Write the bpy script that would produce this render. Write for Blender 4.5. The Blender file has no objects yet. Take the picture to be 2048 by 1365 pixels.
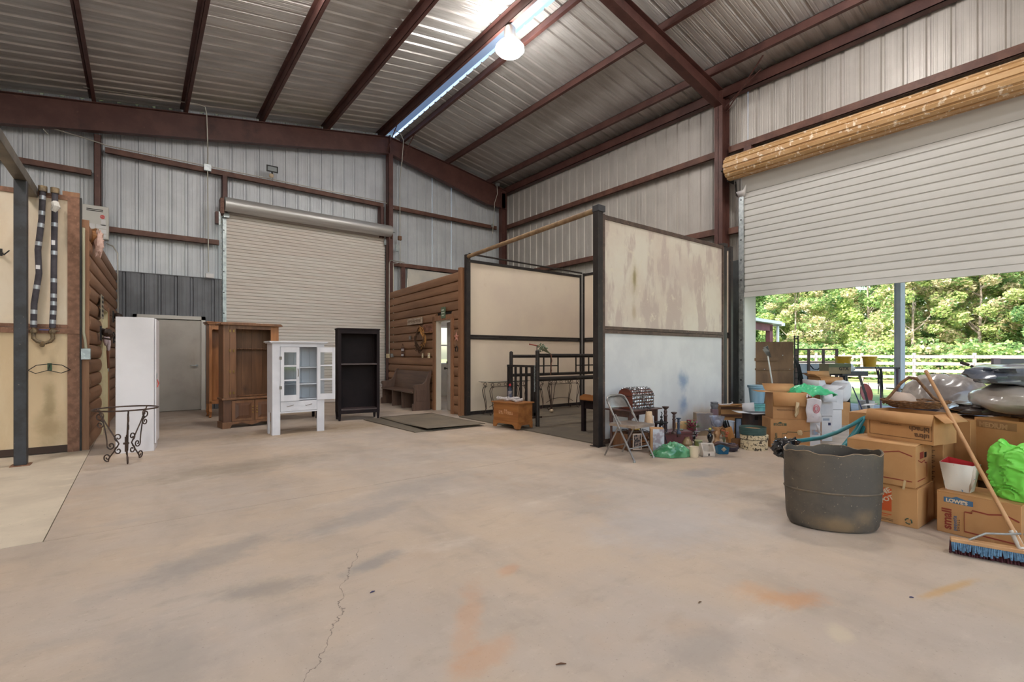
import bpy, math, random
from math import sin, cos, pi, radians as R
from mathutils import Vector, Matrix, noise
random.seed(7)
S = bpy.context.scene
COL = S.collection

# ---------------- camera, world, sun, exposure ----------------
CAMH, FPX, YAW = 1.3, 960.0, 37.8
cam = bpy.data.cameras.new('camera'); camo = bpy.data.objects.new('camera', cam); COL.objects.link(camo)
cam.sensor_width = 36; cam.lens = FPX / 2048 * 36; cam.shift_y = 27.5 / 2048; cam.clip_end = 500; cam.clip_start = .05
camo.location = (0, 0, CAMH); camo.rotation_euler = (R(90), 0, R(-YAW))
S.camera = camo
wd = bpy.data.worlds.new('world'); S.world = wd; wd.use_nodes = True
wn = wd.node_tree; bg = wn.nodes['Background']
sky = wn.nodes.new('ShaderNodeTexSky'); sky.sky_type = 'NISHITA'; sky.sun_disc = False
sky.sun_elevation = R(36); sky.sun_rotation = R(-100); sky.air_density = 1.3; sky.dust_density = 2.0
wn.links.new(sky.outputs[0], bg.inputs[0]); bg.inputs[1].default_value = 0.38
sun = bpy.data.lights.new('sun', 'SUN'); suno = bpy.data.objects.new('sun', sun); COL.objects.link(suno)
sun.energy = 5.6; sun.angle = R(1); sun.color = (1, .94, .84)
suno.rotation_euler = Vector((1, -.22, -.80)).to_track_quat('-Z', 'Y').to_euler()
LAMP = 95.0         # emission of the high bay lenses
S.view_settings.view_transform = 'Standard'; S.view_settings.look = 'None'
S.view_settings.gamma = 1; S.view_settings.exposure = 0.66; S.view_settings.use_curve_mapping = False

# ---------------- helpers ----------------
def lin(c):
    return tuple(((x / 255) / 12.92 if x / 255 <= .04045 else ((x / 255 + .055) / 1.055) ** 2.4) for x in c) + (1,)

_s, _c = sin(R(YAW)), cos(R(YAW))
def ray(u, v):
    a = (u - 1024) / FPX
    return Vector((_s + a * _c, _c - a * _s, (710 - v) / FPX))
def at(u, v, z=0.0):                       # where the sight line through a pixel of the photo meets height z
    d = ray(u, v); t = (z - CAMH) / d.z
    return Vector((d.x * t, d.y * t, z))
def atf(u, v, f):                          # the same at a known distance in front of the camera
    d = ray(u, v); return Vector((d.x * f, d.y * f, CAMH + d.z * f))
def G(u, f, z=0.0):                         # ground point (or height z) in a pixel column of the photo, at distance f
    d = ray(u, 710); return Vector((d.x * f, d.y * f, z))
def dist(p): return p[0] * _s + p[1] * _c

class MB:
    def __init__(s): s.v = []; s.f = []; s.mi = []
    def add(s, vs, fs, mi=0):
        n = len(s.v); s.v += [tuple(p) for p in vs]; s.f += [tuple(i + n for i in f) for f in fs]; s.mi += [mi] * len(fs); return s
    def box(s, x0, y0, z0, x1, y1, z1, mi=0, M=None):
        if x0 > x1: x0, x1 = x1, x0
        if y0 > y1: y0, y1 = y1, y0
        if z0 > z1: z0, z1 = z1, z0
        vs = [(x, y, z) for z in (z0, z1) for y in (y0, y1) for x in (x0, x1)]
        if M: vs = [M @ Vector(p) for p in vs]
        return s.add(vs, [(0, 2, 3, 1), (4, 5, 7, 6), (0, 1, 5, 4), (2, 6, 7, 3), (0, 4, 6, 2), (1, 3, 7, 5)], mi)
    def cb(s, c, d, mi=0, M=None):
        return s.box(c[0] - d[0] / 2, c[1] - d[1] / 2, c[2] - d[2] / 2, c[0] + d[0] / 2, c[1] + d[1] / 2, c[2] + d[2] / 2, mi, M)
    def beam(s, p0, p1, w, h, up=(0, 0, 1), mi=0):          # rectangular bar between two points
        p0 = Vector(p0); p1 = Vector(p1); d = (p1 - p0).normalized(); u = Vector(up)
        if abs(d.dot(u)) > .98: u = Vector((0, 1, 0))
        sd = d.cross(u).normalized(); u = sd.cross(d)
        vs = [p + sd * a * w / 2 + u * b * h / 2 for p in (p0, p1) for a, b in ((-1, -1), (1, -1), (1, 1), (-1, 1))]
        return s.add(vs, [(3, 2, 1, 0), (4, 5, 6, 7), (0, 1, 5, 4), (1, 2, 6, 5), (2, 3, 7, 6), (3, 0, 4, 7)], mi)
    def tube(s, pts, r, n=8, closed=False, mi=0, cap=True):
        pts = [Vector(p) for p in pts]; N = len(pts); rr = r if isinstance(r, (list, tuple)) else [r] * N
        vs = []; up = None
        for i, p in enumerate(pts):
            a = pts[(i - 1) % N] if (closed or i) else p; b = pts[(i + 1) % N] if (closed or i < N - 1) else p
            t = (b - a)
            t = t.normalized() if t.length > 1e-9 else Vector((0, 0, 1))
            if up is None: up = Vector((0, 0, 1)) if abs(t.z) < .9 else Vector((1, 0, 0))
            sd = t.cross(up)
            if sd.length < 1e-4: sd = t.cross(Vector((0, 1, .1)))
            sd.normalize(); up = sd.cross(t).normalized()
            vs += [p + (sd * cos(2 * pi * k / n) + up * sin(2 * pi * k / n)) * rr[i] for k in range(n)]
        fs = []
        for i in range(N if closed else N - 1):
            j = (i + 1) % N
            fs += [(i * n + k, i * n + (k + 1) % n, j * n + (k + 1) % n, j * n + k) for k in range(n)]
        if not closed and cap: fs += [tuple(range(n))[::-1], tuple((N - 1) * n + k for k in range(n))]
        return s.add(vs, fs, mi)
    def cyl(s, p0, p1, r, r2=None, n=14, mi=0): return s.tube([p0, p1], [r, r if r2 is None else r2], n, mi=mi)
    def lathe(s, prof, n=24, c=(0, 0, 0), sx=1, sy=1, mi=0, fn=None):
        vs = []
        for r, z in prof:
            for k in range(n):
                a = 2 * pi * k / n; q = fn(a, r, z) if fn else (r, z)
                vs.append((c[0] + q[0] * cos(a) * sx, c[1] + q[0] * sin(a) * sy, c[2] + q[1]))
        fs = [(i * n + k, i * n + (k + 1) % n, (i + 1) * n + (k + 1) % n, (i + 1) * n + k) for i in range(len(prof) - 1) for k in range(n)]
        if prof[0][0] > 0: fs.append(tuple(range(n))[::-1])
        if prof[-1][0] > 0: fs.append(tuple((len(prof) - 1) * n + k for k in range(n)))
        return s.add(vs, fs, mi)
    def prism(s, poly, ax, a, b, mi=0):                      # polygon extruded along an axis ('x','y','z')
        m = {'x': lambda p, t: (t, p[0], p[1]), 'y': lambda p, t: (p[0], t, p[1]), 'z': lambda p, t: (p[0], p[1], t)}[ax]
        n = len(poly); vs = [m(p, a) for p in poly] + [m(p, b) for p in poly]
        return s.add(vs, [tuple(range(n))[::-1], tuple(range(n, 2 * n))] + [(k, (k + 1) % n, n + (k + 1) % n, n + k) for k in range(n)], mi)
    def sheet(s, fn, nu, nv, mi=0):
        vs = [fn(i / nu, j / nv) for j in range(nv + 1) for i in range(nu + 1)]
        return s.add(vs, [(j * (nu + 1) + i, j * (nu + 1) + i + 1, (j + 1) * (nu + 1) + i + 1, (j + 1) * (nu + 1) + i) for j in range(nv) for i in range(nu)], mi)
    def blob(s, c, r, n=12, m=8, amp=0.0, fr=2.0, mi=0, seed=0, p=1.0):   # lumpy ellipsoid; p<1 squares it up
        c = Vector(c)
        vs = []; fs = []
        def sg(x): return math.copysign(abs(x) ** p, x)
        for j in range(m + 1):
            th = pi * j / m
            for i in range(n):
                a = 2 * pi * i / n
                q = Vector((sg(sin(th)) * sg(cos(a)), sg(sin(th)) * sg(sin(a)), sg(cos(th))))
                k = 1 + amp * noise.noise(q * fr + Vector((seed, 0, 0)))
                vs.append(c + Vector((q.x * r[0] * k, q.y * r[1] * k, q.z * r[2] * k)))
        for j in range(m):
            for i in range(n):
                fs.append((j * n + i, (j + 1) * n + i, (j + 1) * n + (i + 1) % n, j * n + (i + 1) % n))
        return s.add(vs, fs, mi)
    def mesh(s, mats, ang=38, flat=False):
        me = bpy.data.meshes.new('m'); me.from_pydata(s.v, [], s.f)
        for m in (mats if isinstance(mats, (list, tuple)) else [mats]): me.materials.append(m)
        if any(s.mi): me.polygons.foreach_set('material_index', s.mi)
        if not flat:
            me.polygons.foreach_set('use_smooth', [True] * len(s.f)); me.set_sharp_from_angle(angle=R(ang))
        me.update(); return me
    def build(s, name, mats, parent=None, bev=0, loc=None, rot=None, sub=0, solid=0, ang=38, **props):
        o = bpy.data.objects.new(name, s.mesh(mats, ang)); COL.objects.link(o)
        return fin(o, parent, loc, rot, bev, sub, solid, **props)

def fin(o, parent=None, loc=None, rot=None, bev=0, sub=0, solid=0, **props):
    if parent: o.parent = parent
    if loc is not None: o.location = loc
    if rot is not None: o.rotation_euler = rot if not isinstance(rot, (int, float)) else (0, 0, rot)
    if solid: m = o.modifiers.new('s', 'SOLIDIFY'); m.thickness = solid; m.offset = 0
    if sub: m = o.modifiers.new('u', 'SUBSURF'); m.levels = sub; m.render_levels = sub
    if bev: m = o.modifiers.new('b', 'BEVEL'); m.width = bev; m.segments = 2; m.limit_method = 'ANGLE'; m.angle_limit = R(50); m.harden_normals = False
    for k, v in props.items(): o[k] = v
    return o
def inst(name, me, parent=None, loc=(0, 0, 0), rot=None, sc=None, **props):
    o = bpy.data.objects.new(name, me); COL.objects.link(o)
    if parent: o.parent = parent
    o.location = loc
    if rot is not None: o.rotation_euler = rot if not isinstance(rot, (int, float)) else (0, 0, rot)
    if sc is not None: o.scale = sc
    for k, v in props.items(): o[k] = v
    return o
def thing(name, label, cat, loc=(0, 0, 0), rz=0, group=None, kind=None):
    o = bpy.data.objects.new(name, None); COL.objects.link(o); o.empty_display_size = .1
    o.location = loc; o.rotation_euler = (0, 0, rz)
    if label: o['label'] = label
    if cat: o['category'] = cat
    if group: o['group'] = group
    if kind: o['kind'] = kind
    return o
def copy_tree(o, parent=None):
    c = o.copy(); COL.objects.link(c); c.parent = parent
    for ch in list(o.children): copy_tree(ch, c)
    return c
def box_tag(label, cat, group=None):
    d = dict(label=label, category=cat)
    if group: d['group'] = group
    return d

MATS = {}
def M(name, col, rough=.6, metal=0.0, var=None, scale=6, st=(1, 1, 1), lo=.35, hi=.65, bump=0, bs=None, spots=(), spec=.5,
      emit=0, alpha=1, trans=0, rnd=0.0, coat=0, detail=6, sss=0, ior=1.45, places=()):
    """procedural material: base colour, second colour through noise, spot layers (colour, scale, lo, hi[, stretch])"""
    if name in MATS: return MATS[name]
    m = bpy.data.materials.new(name); m.use_nodes = True; nt = m.node_tree; N = nt.nodes; L = nt.links
    b = N['Principled BSDF']; b.inputs['Roughness'].default_value = rough; b.inputs['Metallic'].default_value = metal
    b.inputs['Specular IOR Level'].default_value = spec; b.inputs['IOR'].default_value = ior
    if trans: b.inputs['Transmission Weight'].default_value = trans
    if coat: b.inputs['Coat Weight'].default_value = coat; b.inputs['Coat Roughness'].default_value = .15
    if alpha < 1: b.inputs['Alpha'].default_value = alpha
    if emit: b.inputs['Emission Color'].default_value = lin(col); b.inputs['Emission Strength'].default_value = emit
    b.inputs['Base Color'].default_value = lin(col)
    tc = N.new('ShaderNodeTexCoord'); off = None
    if rnd or var or spots or bump or places:
        oi = N.new('ShaderNodeObjectInfo')
        off = N.new('ShaderNodeVectorMath'); off.operation = 'MULTIPLY_ADD'
        L.new(oi.outputs['Random'], off.inputs[0]); off.inputs[1].default_value = (37, 53, 71); L.new(tc.outputs['Object'], off.inputs[2])
    def nz(sc, stv, dt=detail):
        mp = N.new('ShaderNodeMapping'); mp.inputs['Scale'].default_value = stv; L.new(off.outputs[0], mp.inputs[0])
        n = N.new('ShaderNodeTexNoise'); n.inputs['Scale'].default_value = sc; n.inputs['Detail'].default_value = dt; n.inputs['Roughness'].default_value = .6
        L.new(mp.outputs[0], n.inputs[0]); return n.outputs['Fac']
    def ramp(f, a, c):
        r = N.new('ShaderNodeMapRange'); r.inputs['From Min'].default_value = a; r.inputs['From Max'].default_value = c; r.interpolation_type = 'SMOOTHSTEP'
        L.new(f, r.inputs['Value']); return r.outputs[0]
    def mix(f, a, c):
        x = N.new('ShaderNodeMix'); x.data_type = 'RGBA'
        if isinstance(f, (int, float)): x.inputs[0].default_value = f
        else: L.new(f, x.inputs[0])
        for k, q in ((6, a), (7, c)):
            if isinstance(q, tuple): x.inputs[k].default_value = q
            else: L.new(q, x.inputs[k])
        return x.outputs[2]
    cur = lin(col)
    if var: cur = mix(ramp(nz(scale, st), lo, hi), cur, lin(var))
    for sp in spots:
        cur = mix(ramp(nz(sp[1], sp[4] if len(sp) > 4 else (1, 1, 1)), sp[2], sp[3]), cur, lin(sp[0]))
    for cx, cy, cz, rx, ry, rz_, pc, op in places:          # an irregular stain at a fixed place of the object
        mp = N.new('ShaderNodeMapping'); mp.vector_type = 'TEXTURE'; mp.inputs['Location'].default_value = (cx, cy, cz); mp.inputs['Scale'].default_value = (rx, ry, rz_)
        L.new(tc.outputs['Object'], mp.inputs[0]); ln = N.new('ShaderNodeVectorMath'); ln.operation = 'LENGTH'; L.new(mp.outputs[0], ln.inputs[0])
        ad = N.new('ShaderNodeMath'); ad.operation = 'MULTIPLY_ADD'; L.new(nz(6, (1, 1, 1)), ad.inputs[0]); ad.inputs[1].default_value = -1.2; L.new(ln.outputs['Value'], ad.inputs[2])
        r = N.new('ShaderNodeMapRange'); r.interpolation_type = 'SMOOTHSTEP'; r.inputs['From Min'].default_value = .4; r.inputs['From Max'].default_value = -.5; r.inputs['To Max'].default_value = op
        L.new(ad.outputs[0], r.inputs['Value']); cur = mix(r.outputs[0], cur, lin(pc))
    if rnd:
        hs = N.new('ShaderNodeHueSaturation'); mr = N.new('ShaderNodeMapRange'); L.new(oi.outputs['Random'], mr.inputs[0])
        mr.inputs[3].default_value = 1 - rnd; mr.inputs[4].default_value = 1 + rnd; L.new(mr.outputs[0], hs.inputs['Value'])
        if isinstance(cur, tuple): hs.inputs['Color'].default_value = cur
        else: L.new(cur, hs.inputs['Color'])
        cur = hs.outputs[0]
    if not isinstance(cur, tuple): L.new(cur, b.inputs['Base Color'])
    if bump:
        bp = N.new('ShaderNodeBump'); bp.inputs['Strength'].default_value = bump; bp.inputs['Distance'].default_value = .01
        L.new(nz(bs or scale * 4, st, 4), bp.inputs['Height']); L.new(bp.outputs[0], b.inputs['Normal'])
    MATS[name] = m; return m
def wood(name, a, b, ax=2, rough=.5, sc=14, **k):
    st = [1, 1, 1]; st[ax] = .08
    return M(name, a, rough, var=b, scale=sc, st=tuple(st), lo=.3, hi=.7, **k)
def text(body, size, mat, parent, loc, rot, ext=.0006, name='lettering', sx=1, font_bold=0, align='LEFT'):
    cu = bpy.data.curves.new('t', 'FONT'); cu.body = body; cu.size = size; cu.extrude = ext; cu.offset = font_bold; cu.align_x = align
    o = bpy.data.objects.new(name, cu); COL.objects.link(o)
    dg = bpy.context.evaluated_depsgraph_get(); me = bpy.data.meshes.new_from_object(o.evaluated_get(dg))
    bpy.data.objects.remove(o); me.materials.clear(); me.materials.append(mat)
    o = bpy.data.objects.new(name, me); COL.objects.link(o); o.parent = parent; o.location = loc; o.rotation_euler = rot
    o.scale = (sx, 1, 1); return o
# ---------------- shared materials ----------------
mSteel = M('red_oxide_steel', (96, 64, 58), .5, var=(82, 52, 48), scale=3, spots=[((124, 90, 76), 9, .62, .8), ((66, 44, 42), 2, .55, .8)], bump=.1, bs=60)
mGirt = M('brown_girt_steel', (112, 78, 66), .55, var=(92, 62, 54), scale=5, st=(1, 1, 1), bump=.05, bs=60)
mSheet = M('galvanised_wall_sheet', (198, 202, 208), .45, .15, var=(186, 190, 197), scale=1.5, spots=[((150, 144, 138), 1.3, .70, .9, (6, 6, .5)), ((186, 188, 190), 2, .6, .9)], rnd=.03, bump=.04, bs=14)
mSheetR = M('tan_wall_sheet', (190, 185, 180), .45, .2, var=(180, 175, 170), scale=1.5, spots=[((150, 140, 130), 1.3, .66, .86, (6, 6, .5))], rnd=.03, bump=.04, bs=14)
mRoof = M('galvalume_roof_sheet', (206, 203, 200), .30, .35, var=(186, 182, 178), scale=2.5, st=(.4, 3, 1), spots=[((140, 132, 126), 1.0, .62, .9, (.5, 3, 1))], rnd=.05, bump=.05, bs=20)
mChar = M('charcoal_wainscot_sheet', (110, 111, 117), .45, .2, var=(98, 99, 104), scale=2, rnd=.02)
mGalv = M('galvanised_steel', (176, 182, 184), .38, .7, var=(146, 152, 155), scale=12, spots=[((205, 210, 210), 25, .6, .75)])
mDark = M('black_iron', (34, 33, 34), .5, .3, var=(50, 46, 44), scale=8)
mBlack = M('black_plastic', (20, 20, 22), .5)
mWhite = M('white_paint', (222, 220, 222), .45, var=(210, 208, 210), scale=3)
mCream = M('cream_panel', (206, 188, 168), .6, var=(214, 200, 184), scale=1.6, spots=[((176, 150, 122), 1.1, .62, .85, (1, 1, .5)), ((225, 216, 205), 3, .6, .8)], bump=.06, bs=40)
mConduit = M('conduit_grey', (172, 168, 160), .4, .5)
mBrass = M('brass', (150, 120, 70), .35, .8)

# ---------------- floor ----------------
def floor_mat():
    m = bpy.data.materials.new('worn_concrete'); m.use_nodes = True; nt = m.node_tree; N = nt.nodes; L = nt.links; b = N['Principled BSDF']
    tc = N.new('ShaderNodeTexCoord')
    def nz(sc, st=(1, 1, 1), d=8, r=.62, rot=0):
        mp = N.new('ShaderNodeMapping'); mp.inputs['Scale'].default_value = st; mp.inputs['Rotation'].default_value = (0, 0, rot); L.new(tc.outputs['Object'], mp.inputs[0])
        n = N.new('ShaderNodeTexNoise'); n.inputs['Scale'].default_value = sc; n.inputs['Detail'].default_value = d; n.inputs['Roughness'].default_value = r
        L.new(mp.outputs[0], n.inputs[0]); return n.outputs['Fac']
    def ramp(f, a, c, o=1.0):
        r = N.new('ShaderNodeMapRange'); r.interpolation_type = 'SMOOTHSTEP'; r.inputs['From Min'].default_value = a; r.inputs['From Max'].default_value = c; r.inputs['To Max'].default_value = o
        L.new(f, r.inputs['Value']); return r.outputs[0]
    def mul(a, c):
        x = N.new('ShaderNodeMath'); x.operation = 'MULTIPLY'
        for k, q in enumerate((a, c)):
            if isinstance(q, (int, float)): x.inputs[k].default_value = q
            else: L.new(q, x.inputs[k])
        return x.outputs[0]
    def mix(f, a, c):
        x = N.new('ShaderNodeMix'); x.data_type = 'RGBA'; L.new(f, x.inputs[0])
        for k, q in ((6, a), (7, c)):
            if isinstance(q, tuple): x.inputs[k].default_value = q
            else: L.new(q, x.inputs[k])
        return x.outputs[2]
    def spot(cx, cy, rx, ry, rot=0, soft=.8, noisy=.8):       # an irregular stain at a place on the slab
        mp = N.new('ShaderNodeMapping'); mp.vector_type = 'TEXTURE'; mp.inputs['Location'].default_value = (cx, cy, 0); mp.inputs['Scale'].default_value = (rx, ry, 1); mp.inputs['Rotation'].default_value = (0, 0, rot)
        L.new(tc.outputs['Object'], mp.inputs[0]); ln = N.new('ShaderNodeVectorMath'); ln.operation = 'LENGTH'; L.new(mp.outputs[0], ln.inputs[0])
        ad = N.new('ShaderNodeMath'); ad.operation = 'MULTIPLY_ADD'; L.new(nz(5.5, d=10, r=.7), ad.inputs[0]); ad.inputs[1].default_value = -noisy * 2; L.new(ln.outputs['Value'], ad.inputs[2])
        return ramp(ad.outputs[0], 1 - noisy, 1 - noisy - soft)
    c = mix(ramp(nz(.55, d=5), .35, .65), lin((188, 168, 148)), lin((178, 165, 154)))
    c = mix(ramp(nz(1.7, (1, .35, 1), rot=.6), .44, .72, .7), c, lin((162, 148, 135)))
    c = mix(ramp(nz(2.3, (.4, 1, 1), rot=.3), .55, .75, .6), c, lin((204, 190, 176)))
    c = mix(ramp(nz(7, (.5, 1, 1), 10), .52, .70, .28), c, lin((150, 136, 122)))
    c = mix(ramp(nz(3.2, (.25, 1, 1), 9, rot=.75), .55, .72, .4), c, lin((158, 148, 140)))
    c = mix(ramp(nz(16, d=8, r=.75), .56, .70, .3), c, lin((204, 190, 172)))
    c = mix(ramp(nz(1.1, d=4), .55, .75, .5), c, lin((184, 156, 128)))
    c = mix(ramp(nz(60, d=3), .62, .74, .45), c, lin((124, 108, 96)))
    for cx, cy, rx, ry, rot, col, o in [(.35, 3.6, .7, .28, .5, (140, 134, 130), .55), (1.35, 3.75, .8, .22, .35, (148, 142, 138), .5), (.05, 2.5, .35, .5, .2, (148, 140, 134), .5),
                                        (.55, 2.95, .35, .16, -.3, (128, 122, 118), .5), (2.1, 4.3, .9, .3, .2, (160, 150, 142), .6), (1.15, 2.9, .3, .12, .3, (132, 130, 130), .6),
                                        (2.75, 1.10, .30, .13, -.55, (188, 134, 90), .6), (2.68, 1.22, .22, .2, -.5, (200, 156, 116), .45), (1.28, 2.0, .5, .1, .9, (194, 146, 108), .4),
                                        (1.15, 1.7, .25, .12, .2, (192, 142, 104), .4), (1.75, 2.3, .14, .07, .4, (192, 142, 104), .45), (.9, 1.45, .3, .12, .5, (198, 154, 116), .35), (2.57, .83, .12, .07, .5, (196, 180, 158), .9),
                                        (3.55, .62, .42, .04, -.25, (186, 148, 98), .7), (1.0, 6.3, 1.6, .5, .1, (148, 134, 118), .6), (2.5, 8.6, 2.2, .8, .05, (152, 132, 108), .7), (4.6, 6.0, 1.0, .6, 0, (198, 176, 150), .5),
                                        (4.9, 2.9, .5, .25, -.2, (128, 132, 140), .5), (3.2, 2.2, .9, .6, 0, (178, 170, 166), .6), (1.95, 1.15, .3, .2, 0, (150, 140, 132), .5)]:
        s_ = spot(cx, cy, rx, ry, rot); c = mix(mul(s_, o), c, lin(col))
    sx = N.new('ShaderNodeSeparateXYZ'); L.new(tc.outputs['Object'], sx.inputs[0])
    # hairline crack
    w = N.new('ShaderNodeMath'); w.operation = 'MULTIPLY_ADD'; L.new(nz(3.0, d=6), w.inputs[0]); w.inputs[1].default_value = .32
    w2 = N.new('ShaderNodeMath'); w2.operation = 'MULTIPLY_ADD'; L.new(sx.outputs['Y'], w2.inputs[0]); w2.inputs[1].default_value = .52; w2.inputs[2].default_value = -.49 - .16
    L.new(w2.outputs[0], w.inputs[2])
    df = N.new('ShaderNodeMath'); df.operation = 'SUBTRACT'; L.new(sx.outputs['X'], df.inputs[0]); L.new(w.outputs[0], df.inputs[1])
    ab = N.new('ShaderNodeMath'); ab.operation = 'ABSOLUTE'; L.new(df.outputs[0], ab.inputs[0])
    gate = mul(ramp(sx.outputs['Y'], 3.2, 3.1), .75)
    c = mix(mul(ramp(ab.outputs[0], .0035, .0015), gate), c, lin((96, 84, 76)))
    L.new(c, b.inputs['Base Color'])
    rr = ramp(nz(3.0), .3, .7, .25); ra = N.new('ShaderNodeMath'); ra.operation = 'ADD'; L.new(rr, ra.inputs[0]); ra.inputs[1].default_value = .42; L.new(ra.outputs[0], b.inputs['Roughness'])
    b.inputs['Specular IOR Level'].default_value = .35
    bp = N.new('ShaderNodeBump'); bp.inputs['Strength'].default_value = .12; bp.inputs['Distance'].default_value = .01; L.new(nz(30, d=5), bp.inputs['Height']); L.new(bp.outputs[0], b.inputs['Normal'])
    return m
mFloor = floor_mat()
mPad = M('pale_wash_pad_concrete', (206, 192, 172), .55, var=(188, 174, 156), scale=1.4, spots=[((172, 158, 142), 2.5, .55, .8, (.5, 1, 1)), ((222, 208, 186), 4, .6, .8), ((120, 104, 90), 50, .66, .75)], bump=.08, bs=40)
fl = MB().box(-12, -8, -.30, 10.4, 14, -.015).build('floor', M('slab_joint_dark', (96, 82, 70), .9), kind='structure', label='concrete slab floor of the barn')
MB().box(-12, -8, -.014, 10.4, 4.627, 0).build('concrete_slab', mFloor, fl)
MB().box(-.527, 4.633, -.014, 10.4, 14, 0).build('concrete_slab', mFloor, fl)
pad = MB().box(-12, 4.633, -.014, -.533, 14, .002).build('concrete_slab', mPad, fl, label='paler wash stall slab')

# ---------------- ribbed sheeting ----------------
RX, RZ, SL = 5.85, 7.86, 1 / 6.0
def roofz(x): return RZ - abs(x - RX) * SL
def rib_profile(w=.914, n=3, d=.03):
    p = []; st = w / n
    for k in range(n):
        c = (k + .5) * st
        for a, h in ((-st / 2, 0), (-.118, 0), (-.112, .003), (-.098, .003), (-.092, 0), (-.068, 0), (-.062, .003), (-.048, .003), (-.042, 0), (-.036, 0), (-.018, d), (.018, d), (.036, 0), (.042, 0), (.048, .003), (.062, .003), (.068, 0), (.092, 0), (.098, .003), (.112, .003), (.118, 0)):
            p.append((c + a, h))
    p.append((w, 0)); return p
PROF = rib_profile()
def wall_panels(parent, mat, axis, base, x0, x1, zfn, name='wall_panel', sgn=1, w=.914):
    """ribbed sheets side by side; zfn(x) gives the (z0, z1) stretches of the sheet that starts at x"""
    x = x0
    while x < x1 - .02:
        for z0, z1 in zfn(x):
            m = MB(); pr = [(a, h) for a, h in PROF if x + a <= x1 + .001]; vs = []
            if pr[-1][0] < w and x + pr[-1][0] < x1 - .002: pr.append((x1 - x, pr[-1][1] if pr[-1][1] < .02 else 0))
            for a, h in pr:
                zt = z1(x + a) if callable(z1) else z1
                if axis == 'x': vs += [(x + a, base + h * sgn, z0), (x + a, base + h * sgn, zt)]
                else: vs += [(base + h * sgn, x + a, z0), (base + h * sgn, x + a, zt)]
            m.add(vs, [(2 * k, 2 * k + 2, 2 * k + 3, 2 * k + 1) for k in range(len(pr) - 1)])
            # lap edge folded back so each sheet is its own piece
            m.build(name, mat, parent, ang=20)
        x += w
# back wall
wb = thing('wall_back', 'ribbed metal gable wall behind the furniture', None, kind='structure')
YB = 13.56
def zb(x):
    t = lambda q: roofz(q) + .0
    if 1.3 < x < 5.35: return [(4.66, t)]
    return [(0, t)]
wall_panels(wb, mSheet, 'x', YB, -9.95, 1.62, lambda x: [(0, roofz)])
wall_panels(wb, mSheet, 'x', YB, 1.62, 5.70, lambda x: [(4.66, roofz)])
wall_panels(wb, mSheet, 'x', YB, 5.70, 7.32, lambda x: [(0, roofz)])
wall_panels(wb, mSheet, 'x', YB, 7.32, 8.02, lambda x: [(0, 1.0), (2.2, roofz)])
wall_panels(wb, mSheet, 'x', YB, 8.02, 10.2, lambda x: [(0, roofz)])
for x0, x1, z in [(-9.9, -.80, 5.12), (-.58, 5.62, 5.66), (5.88, 9.7, 5.66), (-.55, 1.50, 3.98), (5.88, 9.7, 3.98)]:
    g = MB(); y0 = 13.36
    g.box(x0, y0, z - .06, x1, y0 + .012, z + .05); g.box(x0, y0, z + .05, x1, YB - .005, z + .062); g.box(x0, y0, z - .06, x1, y0 + .05, z - .05)
    g.build('girt', mGirt, wb)
# charcoal wainscot at the man door
wall_panels(wb, mChar, 'x', YB - .06, -.42, -.10, lambda x: [(0, 3.12)], 'wainscot_panel')
wall_panels(wb, mChar, 'x', YB - .06, -.10, 1.24, lambda x: [(2.19, 3.12)], 'wainscot_panel')
wall_panels(wb, mChar, 'x', YB - .06, 1.24, 1.60, lambda x: [(0, 3.12)], 'wainscot_panel')
MB().box(-.42, YB - .075, 3.12, 1.6, YB - .02, 3.135).build('cap_trim', mChar, wb)
# right wall, sheeting and girts
wr = thing('wall_right', 'tan ribbed metal side wall with the raised roller door', None, kind='structure')
XR = 10.2
wall_panels(wr, mSheetR, 'y', XR, 4.98, 13.56, lambda x: [(0, roofz(XR))])
wall_panels(wr, mSheetR, 'y', XR, .66, 4.98, lambda x: [(4.75, roofz(XR))])
wall_panels(wr, mSheetR, 'y', XR, -8, .66, lambda x: [(0, roofz(XR))])
for y0, y1, z in [(5.62, 13.35, 5.70), (-8, 5.30, 5.70), (5.62, 13.35, 4.0), (5.0, 5.30, 3.95)]:
    g = MB(); x0 = 10.0
    g.box(x0, y0, z - .07, x0 + .012, y1, z + .06); g.box(x0, y0, z + .06, XR, y1, z + .072); g.box(x0, y0, z - .07, x0 + .05, y1, z - .06)
    g.build('girt', mGirt, wr)
MB().box(9.96, 4.80, 5.0, 10.15, 4.95, 5.64).build('jamb_stub', mSteel, wr)
# other walls of the barn, outside the picture
wl = thing('wall_left', 'ribbed metal wall on the far side of the barn', None, kind='structure')
wall_panels(wl, mSheet, 'y', -10.0, -8, 13.56, lambda x: [(0, 5.2)], sgn=-1)
# ---------------- roof ----------------
ce = thing('ceiling', 'underside of the ribbed metal roof on red oxide purlins', None, kind='structure')
def roof_panel(y, side):
    m = MB(); vs = []
    xa, xb = (RX - .16, -10.1) if side < 0 else (RX + .19, XR + .35)
    for a, h in PROF:
        vs += [(xa, y + a, roofz(xa) + h), (xb, y + a, roofz(xb) + h)]
    m.add(vs, [(2 * k, 2 * k + 2, 2 * k + 3, 2 * k + 1) for k in range(len(PROF) - 1)]); return m
y = -8.0; ml = roof_panel(0, -1).mesh(mRoof, 20); mr_ = roof_panel(0, 1).mesh(mRoof, 20)
while y < 13.5:
    inst('roof_panel', ml, ce, (0, y, 0)); inst('roof_panel', mr_, ce, (0, y, 0)); y += .914
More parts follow.
